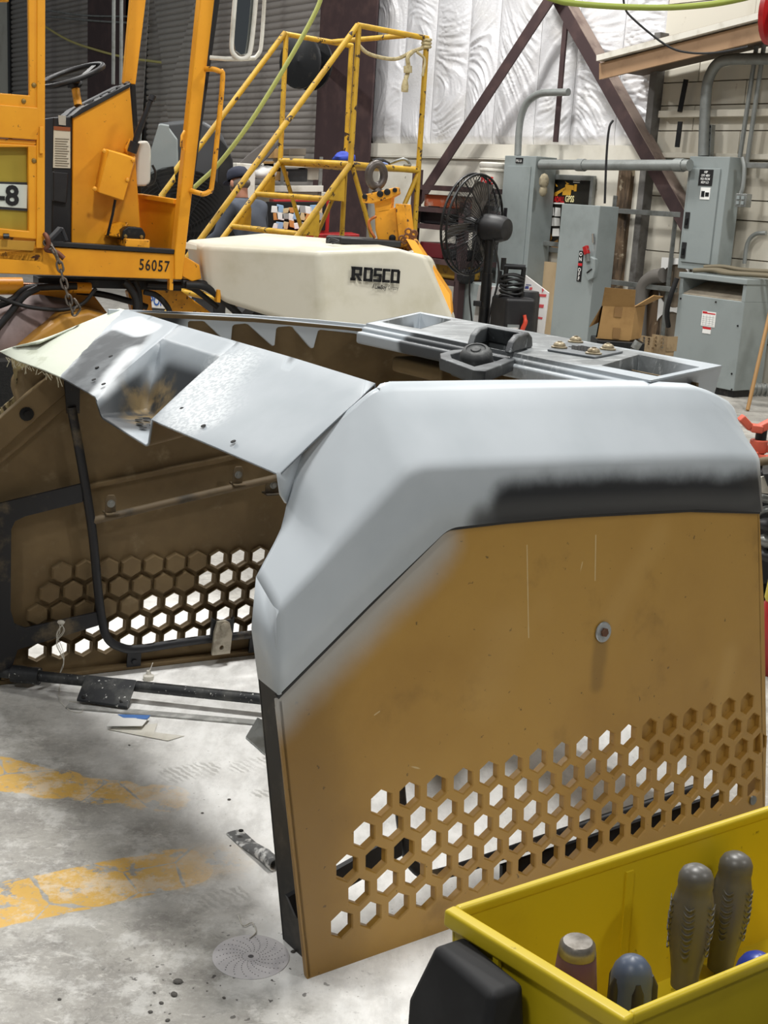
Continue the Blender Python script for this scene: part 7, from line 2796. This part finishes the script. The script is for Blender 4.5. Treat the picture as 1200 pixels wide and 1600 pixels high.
for i in range(5):
    mb.obox(pwb + Vector((0.0, -0.160, zt_ - 0.22 - 0.025 * i)), Vector((0.036, 0.011, 0)), Vector((0, 0.001, 0)), Z3 * 0.004)
build('label_lines', mb, LAB_W, lbl)

# white printed cartons behind it
PAL = mat('carton_print_white', '#dcdad8', 0.6)
PRED = mat('carton_print_red', '#c4474c', 0.6)
PBLU = mat('carton_print_blue', '#303b78', 0.6)


def carton(lab, pts, Y, red, blue=()):
    mb = MB()
    poly = ap(pts, Y)
    mb.prism(poly, Vector((0.01, 0.05, 0)))
    c = sum(poly, Vector()) / len(poly)
    o = thing('printed_carton', lab, 'carton', Vector((c.x, c.y, min(p.z for p in poly))))
    sh_ = build('carton_sheet', mb, PAL, o, bevel=0.003)
    for nm, ps_, m in (('red_print', red, PRED), ('blue_print', blue, PBLU)):
        if ps_:
            mb = MB()
            for q4 in ps_:
                mb.prism(ap(q4, Y - 0.002), Vector((0, -0.002, 0)))
            build(nm, mb, m, sh_)


carton('flattened white carton with red stripes behind the fan pole', [(748, 446), (781, 448), (758, 618), (722, 618)], 9.95,
       [[(766, 449), (769, 449), (762, 478), (759, 478)], [(751, 466), (757, 466), (756, 472), (750, 472)], [(755, 490), (758, 490), (755, 510), (752, 510)]])
carton('white carton with a slanted corner behind the pressure washer', [(821, 430), (858, 458), (838, 616), (806, 616)], 10.15,
       [[(840, 459), (854, 460), (853, 464), (839, 463)], [(838, 475), (850, 476), (849, 481), (837, 480)], [(836, 494), (848, 496), (847, 499), (835, 497)], [(828, 449), (832, 449), (831, 453), (827, 453)], [(847, 450), (850, 453), (847, 458)]],
       [[(821, 447), (826, 447), (826, 451), (820, 451)], [(822, 444), (830, 445), (830, 446), (822, 445)]])

# ================================================================ cardboard box, cut-out sheet, clutter at the wall
cbx = at(965, 490, 10.3)
cbo = thing('cardboard_box', 'open brown cardboard box tilted beside the safety switch', 'box', Vector((cbx.x, cbx.y, at(965, 530, 10.3).z)))
A4 = ap([(940, 478), (991, 480), (984, 531), (931, 527)], 10.3)
dp = Vector((0.12, 0.22, 0.0))
nl = Vector((-0.06, 0.02, 0))
mb = MB()
mb.prism(A4, Vector((0.006, 0.012, 0)))
mb.prism([A4[1], A4[2], A4[2] + dp, A4[1] + dp], Vector((0.01, 0, 0)))
mb.prism([A4[0], A4[3], A4[3] + dp, A4[0] + dp], Vector((0.01, 0, 0)))
mb.prism([A4[0] + dp, A4[1] + dp, A4[2] + dp, A4[3] + dp], Vector((0.006, 0.012, 0)))
mb.prism([A4[3], A4[2], A4[2] + dp, A4[3] + dp], Vector((0, 0, -0.008)))
bxm = build('box_body', mb, CARD, cbo)
mb = MB()
mb.prism([A4[0], A4[1]] + ap([(993, 453), (945, 449)], 10.22), Vector((0.004, 0.01, 0)))
build('flap', mb, CARD, cbo)
mb = MB()
mb.prism([A4[1], A4[1] + dp] + [A4[1] + dp + Vector((0.14, -0.02, 0.08)), A4[1] + Vector((0.14, -0.02, 0.10))], Vector((0.0, 0.01, 0.006)))
build('flap', mb, CARD, cbo)
mb = MB()
mb.prism([A4[0], A4[0] + dp, A4[0] + dp + Vector((-0.09, -0.04, -0.14)), A4[0] + Vector((-0.09, -0.04, -0.17))], Vector((0.004, 0.008, 0)))
build('flap', mb, CARD, cbo)
mb = MB()
mb.prism(ap([(961, 479), (973, 480), (971, 496), (959, 495)], 10.295), Vector((0, -0.002, 0)))
build('tape', mb, mat('tape_brown', '#8a6a42', 0.35), bxm)
mb = MB()
mb.prism(ap([(958, 512), (970, 513), (968, 530), (957, 529)], 10.295), Vector((0, -0.002, 0)))
build('tape', mb, bpy.data.materials['tape_brown'], bxm)
# ledge carrying the box
mb = MB()
zb_box = min(p.z for p in A4) - 0.012
cc3 = (A4[2] + A4[3] + dp) / 2
mb.obox(Vector((cc3.x, cc3.y + 0.02, zb_box / 2)), Vector((0.19, 0.0, 0)), Vector((0.0, 0.19, 0)), Z3 * (zb_box / 2))
o = build('steel_crate', mb, BLACK_M, bevel=0.01)
tag(o, 'low dark steel crate under the tilted cardboard box', 'crate')

PS = 9.0
ct = thing('cutout_sheet', 'white sheet with two large round cut-outs leaning beside the transformer', 'sheet', S(PS, onP(1035, 500, PS)[0], 0.2), A36)
ol = [onP(x, y, PS) for x, y in ((1018, 600), (1034, 402), (1070, 404), (1070, 600))]
zlow = 0.02
ol[0] = (ol[0][0], zlow)
ol[3] = (ol[3][0], zlow)


def circ(cx, cy, rx):
    q_, z_ = onP(cx, cy, PS)
    return [(q_ + rx * math.cos(t), z_ + rx * math.sin(t)) for t in [2 * math.pi * i / 28 for i in range(28)]]


q2_ = onP(1075, 440, PS)[0]
ol[2] = (q2_, ol[2][1])
ol[3] = (q2_, zlow)
c1_, c2_ = circ(1054, 447, 0.195), circ(1047, 523, 0.21)
mb = MB(SHOPM)
plate(mb, ol, [c1_, c2_], lambda x, y, d: Vector((PS + d, x, y)), 0.0, 0.008)
build('sheet_body', mb, WHITE, ct)
for rr, (cx, cy), lab in ((0.19, (1054, 447), 'upper grey metal disc filling a round cut-out of the white sheet'), (0.20, (1047, 523), 'lower grey metal disc filling a round cut-out of the white sheet')):
    q_, z_ = onP(cx, cy, PS)
    mb = MB(SHOPM)
    mb.lathe((PS + 0.02, q_, z_), (1, 0, 0), [(rr + 0.03, 0), (rr + 0.03, 0.01), (0, 0.011)], 28)
    o = build('metal_disc', mb, mat('disc_brown', '#85796a', 0.45, 0.4, col2='#6a5f52', scale=5))
    tag(o, lab, 'disc')
# arched pipe and plank behind the box
mb = MB()
mb.tube(smooth_path([S(8.95, *onP(998, 540, 8.95)), S(8.95, *onP(1000, 480, 8.95)), S(8.95, *onP(1006, 448, 8.95)), S(8.95, *onP(1020, 434, 8.95)), S(8.95, *onP(1036, 430, 8.95))], 6), 0.07, 10)
tag(build('duct_hose', mb, mat('duct_grey', '#6b6762', 0.6), smooth=60), 'bent grey duct hose behind the cardboard box', 'hose')
mb = MB()
mb.bar(S(9.0, onP(1014, 560, 9.0)[0], 0.0), S(9.05, *onP(1020, 440, 9.0)), 0.20, 0.02, up=U)
tag(build('wood_plank', mb, WOOD), 'weathered wood plank leaning against the cream wall', 'plank')
# slotted steel brackets
for i, (x0, y0, x1, y1) in enumerate(((1001, 524, 1018, 543), (1019, 522, 1040, 549))):
    p = 8.0 + 0.02 * i
    q1_, zt_ = onP(x0, y0, p)
    q0_, zb2 = onP(x1, y1, p)
    holes = []
    for a in range(2):
        for b2 in range(3):
            hq, hz = q0_ + (q1_ - q0_) * (0.28 + 0.42 * a), zb2 + (zt_ - zb2) * (0.25 + 0.26 * b2)
            holes.append([(hq + 0.014 * math.cos(t), hz + 0.014 * math.sin(t)) for t in [2 * math.pi * k / 10 for k in range(10)]])
    mb = MB(SHOPM)
    plate(mb, [(q0_, zb2), (q1_, zb2), (q1_, zt_), (q0_, zt_)], holes, lambda x, y, d: Vector((p + d, x, y)), 0.0, 0.01)
    mb.box((p, q0_ - 0.008, zb2), (p + 0.12, q0_, zt_))
    mb.box((p, q0_, 0.0), (p + 0.1, q1_, zb2))
    o = build('drilled_bracket', mb, mat('bracket_tan', '#a08a6a', 0.6, col2='#7a684e', scale=9) if i == 0 else bpy.data.materials['bracket_tan'])
    tag(o, ('left' if i == 0 else 'right') + ' one of two tan steel brackets drilled with round holes', 'bracket')
mb = MB()
mb.tube([at(991, 545, 9.8), at(998, 534, 9.8)], 0.035, 10)
mb.tube([at(991, 545, 9.8), Vector((at(991, 545, 9.8).x, 9.8, 0))], 0.03, 8)
tag(build('pipe_stub', mb, GALV, smooth=60), 'short grey pipe stub beside the drilled brackets', 'pipe')

# broom handle against the transformer
mb = MB()
b0 = hit(1168, 641, (0, 0, 0.01), Z3)
b1 = S(8.52, *onP(1207, 470, 8.52))
mb.tube([b0, b1 + (b1 - b0) * 0.25], 0.016, 8)
tag(build('wooden_pole', mb, mat('pole_wood', '#a07a4a', 0.6), smooth=60), 'wooden pole leaning at the transformer right side', 'pole')
mb = MB()
a = at(1175, 608, 10.35)
mb.tube([a, a + Vector((0.6, 0.1, 0.0))], 0.05, 12)
for i in range(8):
    mb.tube([a + Vector((0.02 + 0.04 * i, 0, 0)), a + Vector((0.035 + 0.04 * i, 0.003, 0))], 0.055, 12)
mb.bar(a + Vector((0.3, 0.05, 0)), Vector((a.x + 0.3, a.y + 0.05, 0)), 0.06, 0.06)
tag(build('flexible_duct', mb, GALV, smooth=40), 'ribbed grey flexible duct low beside the transformer', 'duct')

# red hanging reel in the top right corner
rr0 = at(1196, 20, 7.5)
rd = thing('cord_reel', 'dark red cord reel hanging at the top right', 'cord reel', rr0)
mb = MB()
mb.lathe(rr0 + Vector((0.1, 0, 0.0)), Vector((0.8, -0.6, 0)), [(0.10, -0.09), (0.16, -0.08), (0.165, -0.05), (0.12, -0.04), (0.12, 0.04), (0.165, 0.05), (0.16, 0.08), (0.10, 0.09)], 24)
build('reel_case', mb, RED, rd, smooth=40)
mb = MB()
mb.bar(rr0 + Vector((0.1, 0, 0.1)), rr0 + Vector((0.1, 0, 0.9)), 0.05, 0.03)
build('hanger', mb, BLACK_M, rd)

# ================================================================ machinery glimpsed past the hood's right end
ORG = mat('orange_red', '#d0614a', 0.5, col2='#b54f3a', scale=7)
eng = thing('engine_stand', 'orange and black engine stand at the right edge past the hood', 'engine stand', Vector((1.62, 5.0, 0)))
mb = MB()
e0 = at(1188, 690, 5.0)
mb.tube([Vector((e0.x, e0.y, 0.02)), Vector((e0.x, e0.y, at(1188, 668, 5.0).z))], 0.022, 12)
build('post', mb, BLACK_M, eng, smooth=60)
mb = MB()
a, b2, c2, d2 = at(1164, 660, 5.0), at(1172, 668, 5.0), at(1186, 670, 5.0), at(1215, 655, 5.0)
mb.bar(a - Vector((0.02, 0, -0.02)), b2, 0.05, 0.03)
mb.bar(b2, c2 + Vector((0.01, 0, 0)), 0.06, 0.03)
mb.bar(c2, d2, 0.05, 0.03)
build('arm', mb, ORG, eng, bevel=0.005)
mb = MB()
cl = at(1185, 697, 5.0)
mb.lathe(cl - Z3 * 0.025, Z3, [(0.035, 0), (0.035, 0.05), (0.02, 0.051)], 14)
mb.bar(cl, at(1215, 705, 5.0), 0.03, 0.03)
build('collar', mb, ORG, eng, bevel=0.003)
mb = MB()
mb.tube(smooth_path([at(1180, 708, 4.95), at(1183, 714, 4.95), at(1195, 716, 4.95), at(1215, 714, 4.95)], 5), 0.014, 8)
build('hook', mb, ORG, eng, smooth=60)
mb = MB()
mb.obox(Vector((e0.x + 0.25, e0.y + 0.1, 0.28)), Vector((0.35, 0, 0)), Vector((0, 0.25, 0)), Z3 * 0.20)
mb.obox(Vector((e0.x + 0.25, e0.y + 0.1, 0.02)), Vector((0.45, 0, 0)), Vector((0, 0.3, 0)), Z3 * 0.02)
build('engine_block', mb, BLACK_M, eng, bevel=0.02)
mb = MB()
mb.prism(ap([(1184, 745), (1180, 770), (1230, 775), (1230, 740)], 4.7), Vector((0.02, 0.02, 0)))
build('cover_plate', mb, WHITE_D, eng, bevel=0.006)
mb = MB()
mb.prism(ap([(1192, 740), (1200, 762), (1240, 762), (1240, 736)], 4.6), Vector((0.02, 0.1, 0)))
build('drip_pan', mb, BLACK, eng, bevel=0.006)
for y0, y1, m in ((722, 718, TUBEB), (740, 736, TUBE), (778, 782, GALV), (800, 792, GALV)):
    mb = MB()
    mb.tube(smooth_path([at(1172, y0 + 4, 4.8), at(1186, y0, 4.75), at(1200, (y0 + y1) / 2, 4.75), at(1230, y1, 4.8)], 5), 0.016, 8)
    build('hose', mb, m, eng, smooth=60)
for y, m in ((820, BLACK), (845, GALV), (868, BLACK)):
    mb = MB()
    mb.ball(at(1204, y, 4.7), 0.05, 0.05, 0.028, 12)
    build('engine_part', mb, m, eng, smooth=60)
rc_ = thing('red_container', 'red container with a yellow lid at the right edge behind the gold panel', 'container', Vector((at(1226, 900, 4.1).x, 4.1, 0)))
mb = MB()
c = at(1226, 900, 4.1)
zt_ = c.z + 0.06
mb.lathe(Vector((c.x, c.y, 0)), Z3, [(0.05, 0), (0.055, 0.02), (0.055, zt_ - 0.16), (0.05, zt_ - 0.15), (0, zt_ - 0.149)], 18)
build('container_body', mb, RED, rc_, smooth=40)
mb = MB()
mb.lathe(Vector((c.x, c.y, zt_ - 0.15)), Z3, [(0.05, 0), (0.055, 0.01), (0.05, 0.08), (0.02, 0.10), (0, 0.101)], 18)
build('container_lid', mb, mat('lid_yellow', '#c9b52a', 0.5), rc_, smooth=40)
